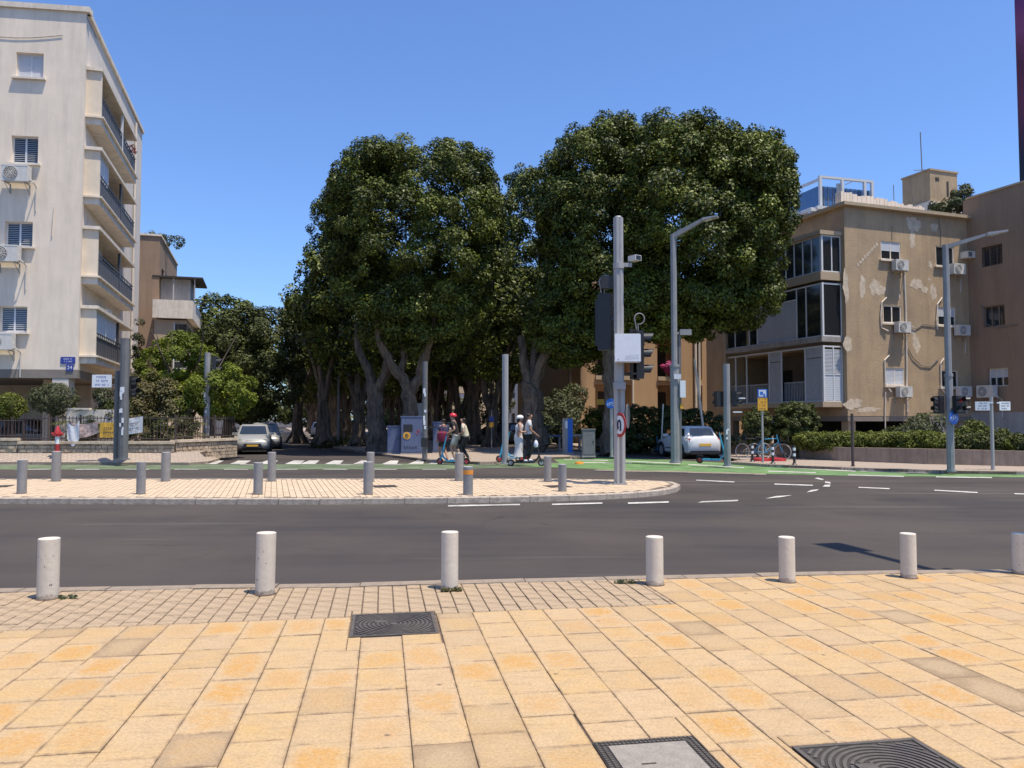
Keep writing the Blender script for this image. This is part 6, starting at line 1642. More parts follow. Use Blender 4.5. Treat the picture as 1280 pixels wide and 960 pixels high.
# pole by the cabinets, pole behind scooter couple, pole with signal right
t, X, Yp, h, r = rect_pole('signal_pole', 'dark grey pole standing in front of the grey blue cabinets', 530.5, 574, 452, 6.5, 'poledark', 0.0)
stickers(t, r, 1.2, 3.0, 7, 6)
b = MB(); b.box(-0.14, 0.12, -0.16, 0.1, 0.5, 0.85); b.box(0.06, 0.5, -0.05, -0.02, 1.25, 1.3); b.each('push_button_box', M['black'], t)
t, X, Yp, h, r = rect_pole('signal_pole', 'bare grey pole between the two scooters', 631.5, 579.5, 443, 8, 'lightpole', 0.0)
t, X, Yp, h, r = rect_pole('signal_pole', 'grey signal pole with small pedestrian signals in front of the tan block', 910.5, 582.5, 455, 8, 'polegrey', -0.02)
visor_unit(t, 0.3, 0.05, V(0, 498, Yp).z, R(60), 2, 0.1); visor_unit(t, -0.26, 0.1, V(0, 498, Yp).z, R(200), 2, 0.1)
b = MB(); b.box(0.38, 0.62, -0.1, 0.02, 2.33, 2.37); b.box(0.2, 0.5, -.1, .02, 1.85, 1.89); b.build('white_hood', M['whitesign'], t)
stickers(t, r, 0.9, 1.5, 3, 7)
t, X, Yp, h, r = rect_pole('post', 'short brown post in front of the long retaining wall', 1067, 583, 517, 3.6, 'rust', 0.0, 'post', 'round')
t, X, Yp, h, r = rect_pole('pole', 'thin pale pole among the trunks of the boulevard', 422, 557, 470, 2.6, 'polegrey', 0.0, 'pole', 'round')

# street lamps
def lamp(label, px, pyb, pyt, w, ax, ay, z, yoff, m, wl=None, cat='street lamp'):
    X, Yp = G(px, pyb, z); Yp += 0.12; kk = Yp / F_PX; r = w / 2 * kk
    t = thing('street_lamp', label, cat, (X, Yp, z)); h = V(px, pyt, Yp).z - z
    b = MB(); n = 8
    P = lambda q: [(q * math.cos(2 * math.pi * (i + .5) / n), q * math.sin(2 * math.pi * (i + .5) / n)) for i in range(n)]
    hb = h * 0.42
    b.prism(P(r), 0, hb); b.build('lower_post', M[m], t)
    b = MB(); b.prism(P(r * (0.82 if wl is None else wl)), hb, h); b.build('post', M[m], t)
    b = MB(); b.lathe([(r * 1.12, hb - 0.04), (r * 1.12, hb + 0.06)], (0, 0, 0), 16); b.lathe([(r * 1.35, -0.01), (r * 1.35, 0.05)], (0, 0, 0), 16); b.each('collar', M[m], t)
    e = V(ax, ay, Yp + yoff); ex, ey, ez = e.x - X, yoff, e.z - z
    b = MB(); D = Vector((ex, ey, ez)) - Vector((0, 0, h - 0.06)); sd_ = D.cross(Vector((0, 0, 1))).normalized() * r * 0.62; upv = Vector((0, 0, r * 0.62))
    A_ = Vector((0, 0, h - 0.08)); B_ = A_ + D * 0.72
    b.hexa([A_ - sd_ - upv, A_ + sd_ - upv, A_ + sd_ + upv, A_ - sd_ + upv, B_ - sd_ * .8 - upv * .6, B_ + sd_ * .8 - upv * .6, B_ + sd_ * .8 + upv * .6, B_ - sd_ * .8 + upv * .6])
    b.build('arm', M[m], t)
    C_ = A_ + D; H_ = Vector((D.x, D.y, 0)).normalized(); s2 = H_.cross(Vector((0, 0, 1))) * r * 1.0; u2 = Vector((0, 0, 0.05))
    E0 = B_; E1 = B_ + H_ * 0.55 + Vector((0, 0, 0.06))
    b = MB(); b.hexa([E0 - s2 - u2, E0 + s2 - u2, E1 + s2 - u2 * .4, E1 - s2 - u2 * .4, E0 - s2 + u2, E0 + s2 + u2, E1 + s2 + u2 * .6, E1 - s2 + u2 * .6]); hd = b.build('lamp_head', M['lightpole'], t)
    b = MB(); q = Vector((0, 0, -0.004)); b.add([E0 - s2 * .7 - u2 + q + H_ * .1, E0 + s2 * .7 - u2 + q + H_ * .1, E1 + s2 * .7 - u2 * .4 + q - H_ * .1, E1 - s2 * .7 - u2 * .4 + q - H_ * .1]); b.build('diffuser', M['whitesign'], hd)
    return t, X, Yp, h, r
t, X, Yp, h, r = lamp('grey street lamp before the widest ficus, with a small white box on its post', 845, 578.5, 293, 11, 893, 266, 0.0, -0.6, 'polegrey', 0.7)
b = MB(); b.box(0.16, 0.36, -0.22, -0.02, V(0, 497, Yp).z, V(0, 476, Yp).z); b.build('meter_box', M['whitesign'], t)
b = MB(); b.box(-0.06, 0.2, -0.2, -0.165, V(0, 474, Yp).z, V(0, 468, Yp).z); b.build('number_plate', M['bannerw'], t)
b = MB(); b.box(0.17, 0.27, -0.16, -0.1, V(0, 511, Yp).z, V(0, 505, Yp).z); b.build('orange_tag', M['yellow'], t)
b = MB(); b.box(0.2, 0.62, -0.12, 0.05, V(0, 419, Yp).z, V(0, 412, Yp).z); b.box(0.1, 0.25, -0.05, 0.0, V(0, 418, Yp).z, V(0, 415, Yp).z); b.build('sensor_box', M['polegrey'], t)
b = MB(); b.prism([(0.15, -0.04), (0.24, -0.04), (0.24, 0.1), (0.15, 0.1)], 0.0, V(0, 415, Yp).z); b.build('side_conduit', M['poledark'], t)
t, X, Yp, h, r = lamp('grey street lamp with traffic signals and a bicycle sign in front of the brown wing', 1191.5, 589.5, 306, 9, 1254, 286, 0.0, -0.5, 'polegrey', 0.85)
zc = V(0, 506, Yp).z
visor_unit(t, -0.3, 0.05, zc, R(-70), 2, 0.1); visor_unit(t, 0.12, -0.26, zc, R(10), 2, 0.1, ['red', None]); visor_unit(t, 0.36, 0.0, zc, R(75), 2, 0.1)
sign_disc(t, 0.0, -0.22, V(0, 522, Yp).z, 0.21, R(25), 'bike')
# off-frame lamp on the near pavement that casts the shadow across the road
t = thing('street_lamp', 'near street lamp that throws the long shadow on the road at the right', 'street lamp', (7.1, 6.93, 0))
b = MB(); b.lathe([(0.11, 0), (0.08, 8.4)], (0, 0, 0), 12); b.build('post', M['polegrey'], t)
b = MB(); b.tube([(0, 0, 8.35), (-0.33, 1.7, 8.6)], 0.075, 8); b.tube([(0, 0, 6.0), (-0.53, 0.95, 6.05)], 0.06, 8); b.each('arm', M['polegrey'], t)
b = MB(); b.M = Matrix.Translation((-0.38, 1.95, 8.65)) @ Matrix.Rotation(R(13), 4, 'Z'); b.box(-0.2, 0.2, -0.35, 0.35, -0.05, 0.05); b.build('lamp_head', M['lightpole'], t)
# two street signs on a thin post at the right
t, X, Yp, h, r = rect_pole('sign_post', 'thin post at the far right between the two white street name signs', 1242.5, 587.5, 496, 4.2, 'lightpole', 0.0, 'sign post', 'round')
for px, w, lab, rz, sd in ((1228, 0.42, 'white street name sign left of the thin post at the right edge', R(-12), 11), (1256, 0.42, 'white street name sign right of the thin post at the right edge', R(15), 12)):
    s = thing('street_sign', lab, 'street sign', (V(px, 507, Yp).x, Yp, V(0, 507.5, Yp).z), rz)
    b = MB(); b.box(-w / 2, w / 2, -0.01, 0.01, -0.14, 0.14); b.build('plate', M['whitesign'], s); strokes(s, w * .9, 0.25, 3, M['ink'], -0.01, -0.125, sd)
    sg = 1 if px < 1240 else -1
    b = MB(); b.box(min(sg * w / 2, sg * (w / 2 + 0.1)), max(sg * w / 2, sg * (w / 2 + 0.1)), -0.02, 0.02, 0.08, 0.12); b.build('bracket', M['whitesign'], s)
# parking sign with orange plate
t, X, Yp, h, r = rect_pole('parking_sign', 'blue and orange parking sign on a thin post in front of the small round tree', 954, 578, 487, 2.6, 'lightpole', 0.0, 'sign', 'round')
kk = Yp / F_PX
z0, z1, z2 = V(0, 513, Yp).z, V(0, 497, Yp).z, V(0, 486.5, Yp).z
b = MB(); b.box(-6 * kk, 6 * kk, -0.07, -0.05, z1, z2); p1 = b.build('blue_plate', M['bluesign'], t)
b = MB(); b.box(-4.5 * kk, 4.5 * kk, -0.074, -0.071, z1 + 0.04, z2 - 0.03); b.build('white_panel', M['bannerw'], p1)
b = MB(); b.box(-0.09, 0.02, -0.078, -0.075, z1 + 0.1, z1 + 0.22); b.box(0.03, 0.1, -0.078, -0.075, z1 + 0.05, z1 + 0.14); b.build('symbol', M['bluesign'], p1)
b = MB(); b.box(-6 * kk, 6 * kk, -0.07, -0.05, z0, z1 - 0.01); p2 = b.build('orange_plate', M['yellow'], t)
strokes(p2, 11 * kk, z1 - z0, 4, M['rust'], -0.07, z0, 5)
# blue bicycle sign and yellow plate by the pale trunk
t, X, Yp, h, r = rect_pole('cycle_sign', 'round blue bicycle sign on a post left of the tall pale pole', 765, 571, 498, 4.2, 'lightpole', 0.0, 'sign', 'round')
sign_disc(t, -0.05, -0.14, V(0, 504.5, Yp).z, 0.215, R(8), 'bike')
x_ = V(754, 500, 40).x
t = thing('yellow_sign', 'small yellow street sign left of the round bicycle sign', 'sign', (x_, 40, 0)); b = MB(); b.lathe([(0.03, 0), (0.03, 1.9)], (0, 0, 0), 8); b.build('post', M['steel'], t)
b = MB(); b.box(-0.35, 0.2, -0.05, -0.03, V(0, 506, 40).z, V(0, 499, 40).z); b.build('plate', M['yellow'], t)
x_ = V(614.5, 530, 44).x
t = thing('parking_sign', 'small purple and orange sign behind the bare grey pole', 'sign', (x_, 44, 0)); b = MB(); b.lathe([(0.03, 0), (0.03, 2.1)], (0, 0, 0), 8); b.build('post', M['steel'], t)
b = MB(); b.box(-0.14, 0.14, -0.05, -0.03, V(0, 534, 44).z, V(0, 528, 44).z); b.build('orange_plate', M['yellow'], t)
b = MB(); b.lathe([(0.16, -0.03), (0.16, -0.05)], (0, 0, V(0, 524, 44).z), 16, axis='y'); b.build('round_plate', M['navysign'], t)
# striped delineator posts with red base
def delineator(px, py, lab):
    X, Yp = G(px, py, 0.0)
    t = thing('delineator_post', lab, 'bollard', (X, Yp, 0), group='black and white delineator posts')
    b = MB(); b.lathe([(0.1, 0), (0.07, 0.04), (0.045, 0.06), (0.045, 0.62), (0.03, 0.68)], (0, 0, 0), 14); b.build('post', M['black'], t, smooth=True)
    for z in (0.3, 0.5): b = MB(); b.lathe([(0.048, z), (0.048, z + 0.1)], (0, 0, 0), 14); b.build('white_band', M['whitesign'], t)
delineator(940.5, 577, 'black and white delineator post left of the parking sign'); delineator(966, 579.5, 'black and white delineator post in front of the red base'); delineator(993, 581, 'black and white delineator post right of the bicycle')
X, Yp = G(962, 576.5, 0); b = MB(); 
b.lathe([(0.36, 0), (0.34, 0.10), (0.1, 0.13)], (-0.3, 0, 0), 20); b.lathe([(0.36, 0), (0.34, 0.10), (0.1, 0.13)], (0.34, 0.05, 0), 20)
o = b.build('red_base', M['red']); o.location = (X, Yp + 0.2, 0); tag(o, 'pair of round red plastic bases under the bicycle', 'base')

# cabinets under the trees
def cabinet(label, px0, px1, pyb, pyt, depth, m, cat='utility cabinet', rz=0.0):
    X, Yp = G((px0 + px1) / 2, pyb, 0.0); kk = Yp / F_PX; w = (px1 - px0) * kk; h = V(0, pyt, Yp).z
    t = thing('utility_cabinet', label, cat, (X, Yp, 0), rz)
    b = MB(); b.box(-w / 2, w / 2, 0, depth, 0.06, h - 0.05); b.build('body', M[m], t)
    b = MB(); b.box(-w / 2 - 0.03, w / 2 + 0.03, -0.03, depth + .03, h - 0.05, h); b.build('lid', M[m], t)
    b = MB(); b.box(-w / 2 - 0.02, w / 2 + 0.02, -0.02, depth + .02, 0, 0.06); b.build('plinth', M['concrete'], t)
    b = MB(); b.box(-w / 2 + 0.03, w / 2 - 0.03, -0.015, -0.001, 0.12, h - 0.12); d = b.build('door', M[m], t)
    b = MB(); b.box(w / 2 - 0.1, w / 2 - 0.07, -0.035, -0.015, h * 0.5, h * 0.5 + 0.12); b.build('handle', M['black'], d)
    return t, w, h, d
cab = mat('cabinet_blue_grey', (0.10, 0.13, 0.22), 0.6, var=0.15, streak=0.2); M['cab'] = cab
cabinet('lower grey blue utility cabinet left of the cabinet with the round emblem', 484, 500, 567.5, 532, 0.5, 'cab')
t, w, h, d = cabinet('wide grey blue cabinet with graffiti and a round yellow emblem', 501, 529, 568, 520, 0.55, 'cab')
b = MB(); b.lathe([(0.17, -0.016), (0.17, -0.03)], (-0.24, 0, 0.85), 20, axis='y'); b.build('round_emblem', M['yellow'], d)
b = MB(); b.torus((-0.24, -0.034, 0.85), 0.07, 0.015, 'y', 14, 5)
b.box(-0.24 - .01, -0.24 + .01, -0.04, -0.03, 0.82, 0.9); b.build('emblem_ring', M['ink'], d)
b = MB(); r_ = random.Random(2); P = [(-0.38 + 0.035 * i, -0.022, 0.32 + 0.07 * math.sin(i * 1.7) + r_.uniform(-.02, .02)) for i in range(18)]; b.tube(P, 0.011, 5); b.build('graffiti', M['ink'], d)
b = MB(); P = [(0.22 + 0.07 * math.cos(i * 0.9) + 0.01 * i, -0.022, 1.0 + 0.12 * math.sin(i * 1.1)) for i in range(9)]; b.tube(P, 0.012, 5); b.build('red_graffiti', M['red'], d)
b = MB(); b.box(-0.4, 0.02, -0.018, -0.005, 1.02, 1.36); b.build('notice_window', M['black'], d)
cabinet('tall narrow grey box behind the wide cabinet', 512, 527, 563.5, 504, 0.4, 'greyw')
cabinet('grey blue box left of the pedestrian with the maroon bag', 541, 551, 566.5, 527, 0.4, 'cab')
cabinet('plain grey cabinet between the blue kiosk and the tall pale pole', 728, 744, 571.5, 536, 0.45, 'poledark')
X, Yp = G(709.5, 568, 0); kk = Yp / F_PX
t = thing('kiosk', 'blue information pillar beside the tables under the trees', 'kiosk', (X, Yp, 0), R(30)); h = V(0, 523, Yp).z
b = MB(); b.box(-0.22, 0.22, -0.09, 0.09, 0.08, h); b.build('body', M['polegrey'], t)
b = MB(); b.box(0.221, 0.235, -0.085, 0.085, 0.1, h - 0.02); b.box(-0.05, 0.2, -0.1, -0.091, 0.1, h - .02); b.build('blue_panel', M['bluesign'], t)
b = MB(); b.box(-0.18, -0.07, -0.1, -0.091, h - 0.45, h - 0.12); b.build('notice', M['whitesign'], t); b = MB(); b.box(-0.26, 0.26, -0.13, 0.13, 0, 0.08); b.build('base', M['concrete'], t)
# tables by the kiosk
for px, pyb, lab, w in ((690, 564, 'dark street table with a blue top left of the kiosk', 0.9), (718, 563, 'pale low stone bench right of the kiosk', 0.7)):
    X, Yp = G(px, pyb, 0)
    t = thing('table', lab, 'table', (X, Yp, 0))
    b = MB(); b.box(-w / 2, w / 2, 0, 0.6, 0.72, 0.82); b.build('top', M['cab'] if w > .8 else M['patch'], t)
    for sx_ in (-1, 1): b = MB(); b.box(sx_ * (w / 2 - 0.06) - 0.05, sx_ * (w / 2 - 0.06) + 0.05, 0.05, 0.55, 0, 0.72); b.build('leg', M['concrete'], t)
# fire hydrant
X, Yp = G(71.5, 567, 0.22); Yp = 29.6; X = V(71.5, 560, Yp).x
t = thing('fire_hydrant', 'red and white fire hydrant in front of the low garden wall', 'fire hydrant', (X, Yp, 0.33))
b = MB(); b.lathe([(0.13, 0), (0.13, 0.05), (0.075, 0.08), (0.075, 0.34)], (0, 0, 0), 16); b.build('base', M['red'], t, smooth=True)
b = MB(); b.lathe([(0.075, 0.34), (0.075, 0.62)], (0, 0, 0), 16); b.build('barrel', M['whitesign'], t, smooth=True)
b = MB(); b.lathe([(0.11, 0.62), (0.12, 0.78), (0.1, 0.84), (0.05, 0.98), (0.03, 1.02)], (0, 0, 0), 16); b.lathe([(0.06, -0.2), (0.06, 0.2)], (0, 0, 0.71), 12, axis='x'); b.lathe([(0.075, -0.18), (0.075, 0)], (0, 0, .71), 12, axis='y'); b.build('head', M['red'], t, smooth=True)

# ================================================================= GARDEN WALL AND FENCE (left)
def rubble(parent, P0, P1, z0, z1, th, seed, slope0=None):
    r = random.Random(seed); b = MB(); D = (Vector(P1) - Vector(P0)); Ln = D.length; D.normalize(); N = Vector((D.y, -D.x))
    if N.y > 0: N = -N
    z = z0; row = 0
    while z < z1 - 0.1:
        hh = min(0.135, z1 - 0.1 - z); s = r.uniform(-0.2, 0)
        while s < Ln:
            w = r.uniform(0.1, 0.3); a, c = max(s, 0) + 0.01, min(s + w, Ln) - 0.01
            if c - a > 0.03:
                o = r.uniform(0.0, 0.035)
                A_, C_ = Vector(P0) + D * a, Vector(P0) + D * c
                p = [A_ + N * (0.05 + o), C_ + N * (0.05 + o * r.random()), C_ - N * 0.02, A_ - N * 0.02]
                j = r.uniform(-.012, .012)
                b.hexa([(q.x, q.y, z + 0.01) for q in p] + [(q.x, q.y, z + hh - 0.01 + j) for q in p])
            s += w
        z += hh; row += 1
    stuff(b.build('rubble_stones', M['stone'], parent))
    b = MB(); A_, C_ = Vector(P0), Vector(P1)
    b.hexa([(*(A_ + N * .045), z0), (*(C_ + N * .045), z0), (*(C_ - N * th), z0), (*(A_ - N * th), z0), (*(A_ + N * .045), z1 - 0.1), (*(C_ + N * .045), z1 - .1), (*(C_ - N * th), z1 - .1), (*(A_ - N * th), z1 - .1)])
    b.build('core', M['joint'], parent)
    s = 0
    while s < Ln:
        e = min(s + 1.0, Ln); b = MB(); A_, C_ = Vector(P0) + D * (s + 0.005), Vector(P0) + D * (e - .005)
        b.hexa([(*(A_ + N * .12), z1 - 0.1), (*(C_ + N * .12), z1 - .1), (*(C_ - N * (th + .05)), z1 - .1), (*(A_ - N * (th + .05)), z1 - .1), (*(A_ + N * .12), z1), (*(C_ + N * .12), z1), (*(C_ - N * (th + .05)), z1), (*(A_ - N * (th + .05)), z1)])
        b.build('coping_stone', M['patch'], parent); s = e
gw = thing('garden_wall', 'low rubble stone garden wall with flat coping in front of the cream block', 'wall', (0, 0, 0))
W0, W1, W2 = wp(-160), wp(219), None
W2 = (W1[0] + 1.15, W1[1] + 3.4)
zt_w = V(0, 551.5, WALL_Y).z
rubble(gw, W0, wp(24), 0.2, zt_w + 0.12, 0.2, 1); rubble(gw, wp(24.5), W1, 0.2, zt_w, 0.2, 2); rubble(gw, W1, W2, 0.0, zt_w + 0.05, 0.2, 3)
fe = thing('fence', 'dark metal picket fence on top of the low garden wall', 'fence', (0, 0, 0))
def fence_run(P0, P1, z0, z1, skip=None):
    A_, C_ = Vector((*P0, 0)), Vector((*P1, 0)); D = C_ - A_; n = int(D.length / 0.135)
    me = None
    b = MB(); N = Vector((D.y, -D.x, 0)).normalized() * 0.015
    for z in (z0 + 0.08, z1 - 0.1): b.hexa([tuple(A_ + N + Vector((0, 0, z))), tuple(C_ + N + Vector((0, 0, z))), tuple(C_ - N + Vector((0, 0, z))), tuple(A_ - N + Vector((0, 0, z))), tuple(A_ + N + Vector((0, 0, z + .035))), tuple(C_ + N + Vector((0, 0, z + .035))), tuple(C_ - N + Vector((0, 0, z + .035))), tuple(A_ - N + Vector((0, 0, z + .035)))])
    b.build('rail', M['rust'], fe)
    b = MB(); b.box(-0.009, 0.009, -0.009, 0.009, 0, z1 - z0)
    for i in range(n + 1):
        p = A_ + D * (i / n)
        if me is None: o = b.build('picket', M['rust'], fe); me = o.data
        else: o = bpy.data.objects.new('picket', me); COL.objects.link(o); o.parent = fe
        o.location = (p.x, p.y - 0.0, z0)
    for i in range(0, n + 1, 16):
        p = A_ + D * (i / n); b = MB(); b.box(p.x - 0.03, p.x + 0.03, p.y + .012, p.y + 0.07, z0, z1 + 0.05); b.build('fence_post', M['rust'], fe)
zf0 = zt_w
fence_run((wp(27)[0], 30.1), (wp(217)[0], 30.1), zf0, V(0, 520, 30).z)
fence_run((wp(-60)[0], 30.1), (wp(26)[0], 30.1), zf0 + 0.12, V(0, 523, 30).z)
fence_run((W1[0] - .05, W1[1] + 0.1), (W2[0] - .1, W2[1]), zf0 + .05, V(0, 520, 30).z)
# cloths and posters on the fence
def cloth(name, label, px0, px1, py0, py1, Y, m, sag=0.02, tilt=0, seed=1, cat='banner', text=0, curve=0.0):
    a, c = V(px0, py1, Y), V(px1, py0, Y); w, h = c.x - a.x, c.z - a.z
    r = random.Random(seed); n, q = 14, 8; P = []
    for j in range(q + 1):
        for i in range(n + 1):
            u, v = i / n, j / q
            P.append((u * w - w / 2, -0.02 + 0.02 * math.sin(u * 9 + v * 3) * (1 if not text else .3) + r.uniform(-.004, .004), v * h - h / 2 + tilt * (u - .5) - curve * math.sin(math.pi * u) * (1 - v * .3)))
    b = MB(); b.mesh(P, [(j * (n + 1) + i, j * (n + 1) + i + 1, (j + 1) * (n + 1) + i + 1, (j + 1) * (n + 1) + i) for j in range(q) for i in range(n)])
    t = thing(name, label, cat, ((a.x + c.x) / 2, Y, (a.z + c.z) / 2))
    o = b.build('sheet', M[m], t, fix=False, smooth=False); 
    if text:
        s_ = strokes(t, w * 0.72, h * 0.62, text, M['ink'], -0.045, -h * .38, seed); s_.rotation_euler = (0, -math.atan2(tilt, w), 0)
    return t
cloth('banner', 'yellow banner with faint lettering tied to the garden fence', 125, 146, 528, 547, 29.95, 'bannery', seed=3, text=2)
cloth('banner', 'white banner with two bold lines tilted on the fence beside the stickered pole', 157, 179, 522, 542, 29.95, 'bannerw', tilt=0.1, seed=4, text=2)
cloth('cloth', 'striped cloth sagging across the fence left of the yellow banner', 84, 123, 526, 541, 29.98, 'cloth_stripe', seed=5, cat='cloth', curve=0.18)
cloth('cloth', 'pale strip of cloth hanging down the fence beside the white column', 84, 100, 526, 548, 29.92, 'bannerw', seed=6, cat='cloth', curve=0.3)
b = MB(); a = V(82, 551, 31.0); c = V(141, 551, 31.0); b.box(a.x, c.x, 31.0, 31.2, 0.2, V(0, 512, 31).z); b.box(a.x, a.x + 0.9, 30.99, 31.21, V(0, 512, 31).z, V(0, 510, 31).z)
o = b.build('inner_wall', M['trim']); tag(o, 'pale inner wall behind the yellow banner and striped cloth', 'wall')

# retaining wall along the right footway
rw = thing('retaining_wall', 'long low stained retaining wall under the hedge at the right', 'wall', (0, 0, 0))
rp_ = [(893, 566.5), (950, 570), (1047, 576.5), (1160, 580), (1285, 583.5), (1500, 588)]
rp_ = [(880, 566), (925, 567.5), (975, 570.5), (1047, 576), (1160, 580.2), (1285, 583.2), (1500, 586)]
W_ = [Vector(G(px, py, 0.0)) for px, py in rp_]
tops = [553, 554, 555, 559, 561, 564, 566]
for i in range(len(W_) - 1):
    A_, C_ = W_[i], W_[i + 1]; D = (C_ - A_).normalized(); N = Vector((D.y, -D.x)); n = max(1, int((C_ - A_).length / 1.6))
    for j in range(n):
        p, q = A_.lerp(C_, j / n) + D * 0.004, A_.lerp(C_, (j + 1) / n) - D * 0.004
        za = V(0, tops[i] + (tops[i + 1] - tops[i]) * j / n, p.y).z; zb = V(0, tops[i] + (tops[i + 1] - tops[i]) * (j + 1) / n, q.y).z
        b = MB(); b.hexa([(*p, -.05), (*q, -.05), (*(q - N * .22), -.05), (*(p - N * .22), -.05), (*p, za), (*q, zb), (*(q - N * .22), zb), (*(p - N * .22), za)]); b.build('wall_panel', M['retaining'], rw)
b = MB()
pl = [tuple(w + Vector((0, 0.2))) for w in W_]; 
for i in range(len(pl) - 1):
    b.add([(*pl[i], 0.38), (*pl[i + 1], 0.38), (pl[i + 1][0] + 3, pl[i + 1][1] + 9, 0.3), (pl[i][0] + 3, pl[i][1] + 9, 0.3)])
o = b.build('garden_soil', M['joint']); struct(o)
# leaning pale poles by the hedge
for x0, y0, x1, y1, lab in ((883, 548, 868, 449, 'thin pale leaning pole behind the white hatchback'), (826, 545, 829, 505, 'thin pole by the blue bag at the hedge')):
    a, c = V(x0, y0, 36.5), V(x1, y1, 36.5); b = MB(); b.tube([(a.x, a.y, 0), tuple(c)], 0.05 if x0 > 850 else 0.03, 8)
    o = b.build('pole', M['trim'], origin=(a.x, a.y, 0)); tag(o, lab, 'pole')
a = V(873.5, 400, 45); b = MB(); b.tube([(a.x, 45, 0), (a.x, 45, 7.5)], 0.07, 8); o = b.build('drainpipe_pole', M['trim'], origin=(a.x, 45, 0)); tag(o, 'pale vertical pole in front of the ochre block behind the lamp', 'pole')
# ================================================================= CARS
paint_s = mat('silver_car_paint', (0.36, 0.355, 0.335), 0.32, metal=0.3, var=0.03)
paint_w = mat('white_car_paint', (0.62, 0.62, 0.62), 0.25, var=0.02, spec=0.6)
paint_g = mat('dark_grey_car_paint', (0.14, 0.13, 0.13), 0.25, metal=0.5, var=0.03)
paint_k = mat('black_car_paint', (0.02, 0.02, 0.022), 0.2, var=0.03)
cglass = mat('car_glass', (0.02, 0.025, 0.03), 0.05, var=0.1, spec=0.9)
headm = mat('headlamp_glass', (0.20, 0.20, 0.19), 0.12, var=0.2, spec=0.9)
tailm = mat('tail_lamp', (0.30, 0.015, 0.015), 0.25, var=0.1)
platem = mat('number_plate', (0.70, 0.42, 0.06), 0.5, var=0.05)
def car(label, loc, rz, paint, L_=4.0, Wd=1.72, Ht=1.48, group=None, cat='car'):
    t = thing('car', label, cat, loc, rz, group)
    # body: +x is the front; sections (x, half width, z bottom, z shoulder, z top)
    hl = L_ / 2; w = Wd / 2
    st = [(-hl, w * 0.80, 0.42, 0.78, 0.84), (-hl + 0.08, w * 0.92, 0.26, 0.86, 0.95), (-hl + 0.35, w * 0.98, 0.22, 0.92, 0.98), (-hl + 1.0, w, 0.2, 0.93, 0.97), (0.0, w, 0.2, 0.92, 0.95), (hl - 1.25, w, 0.2, 0.90, 0.97), (hl - 0.75, w * 0.985, 0.21, 0.84, 0.93), (hl - 0.3, w * 0.93, 0.24, 0.74, 0.82), (hl - 0.07, w * 0.82, 0.30, 0.62, 0.68), (hl, w * 0.68, 0.36, 0.54, 0.58)]
    vs, fs = [], []; n = 10
    for x, hw, zb, zs, zt in st:
        zm = (zb + zs) / 2
        ring = [(hw * 0.86, zb), (hw * 0.97, zb + 0.07), (hw, zm), (hw * 0.985, zs - 0.05), (hw * 0.93, zs), (hw * 0.6, zt)]
        R_ = ring + [(-a, z) for a, z in reversed(ring)]; n = len(R_)
        vs += [(x, a, z) for a, z in R_]
    for i in range(len(st) - 1):
        for k in range(n):
            k2 = (k + 1) % n; fs.append((i * n + k, i * n + k2, (i + 1) * n + k2, (i + 1) * n + k))
    fs.append(tuple(range(n))); fs.append(tuple(reversed(range((len(st) - 1) * n, len(st) * n))))
    b = MB(); b.mesh(vs, fs); body = b.build('body', paint, t, smooth=True)
    # cabin
    zt = Ht
    A_ = [(-hl + 0.22, 0.93), (hl - 1.0, 0.93)]; B_ = [(-hl + 0.55, zt - 0.06), (hl - 1.72, zt - 0.05)]
    def ringz(x0, x1, z, hw, cr): return [(x0, hw * cr, z), (x0, -hw * cr, z), (x0 + 0.12, -hw, z), (x1 - 0.2, -hw, z), (x1, -hw * 0.88, z), (x1, hw * 0.88, z), (x1 - 0.2, hw, z), (x0 + 0.12, hw, z)]
    r1 = ringz(A_[0][0], A_[1][0], 0.90, w * 0.93, 0.88); r2 = ringz(B_[0][0], B_[1][0], zt - 0.06, w * 0.76, 0.86); r3 = ringz(B_[0][0] + 0.15, B_[1][0] - 0.2, zt, w * 0.66, 0.86)
    b = MB(); b.mesh(r1 + r2 + r3, [tuple(8 * j + i for i in (k, (k + 1) % 8)) + tuple(8 * (j + 1) + i for i in ((k + 1) % 8, k)) for j in (0, 1) for k in range(8)] + [tuple(range(16, 24))])
    b.build('roof', paint, t, smooth=True)
    V1, V2 = [Vector(p) for p in r1], [Vector(p) for p in r2]; ctr = Vector((-0.3, 0, 1.1))
    def pane(i, j, a, c, lo, hi, nm):
        P = []
        for s, h_ in ((a, lo), (c, lo), (c, hi), (a, hi)):
            p = V1[i].lerp(V1[j], s).lerp(V2[i].lerp(V2[j], s), h_); P.append(p)
        nn = (P[1] - P[0]).cross(P[3] - P[0]).normalized()
        if nn.dot(P[0] - ctr) < 0: nn = -nn
        b = MB(); b.hexa([p - nn * 0.01 for p in P] + [p + nn * 0.012 for p in P]); return b.build(nm, cglass, t)
    pane(5, 4, 0.02, 0.98, 0.12, 0.93, 'windscreen'); pane(0, 1, 0.06, 0.94, 0.22, 0.92, 'rear_window')
    for i, j in ((7, 6), (2, 3)):
        pane(i, j, 0.05, 0.36, 0.2, 0.88, 'side_window') if False else None
        pane(i, j, 0.03, 0.46, 0.18, 0.9, 'side_window'); pane(i, j, 0.50, 0.97, 0.16, 0.9, 'side_window')
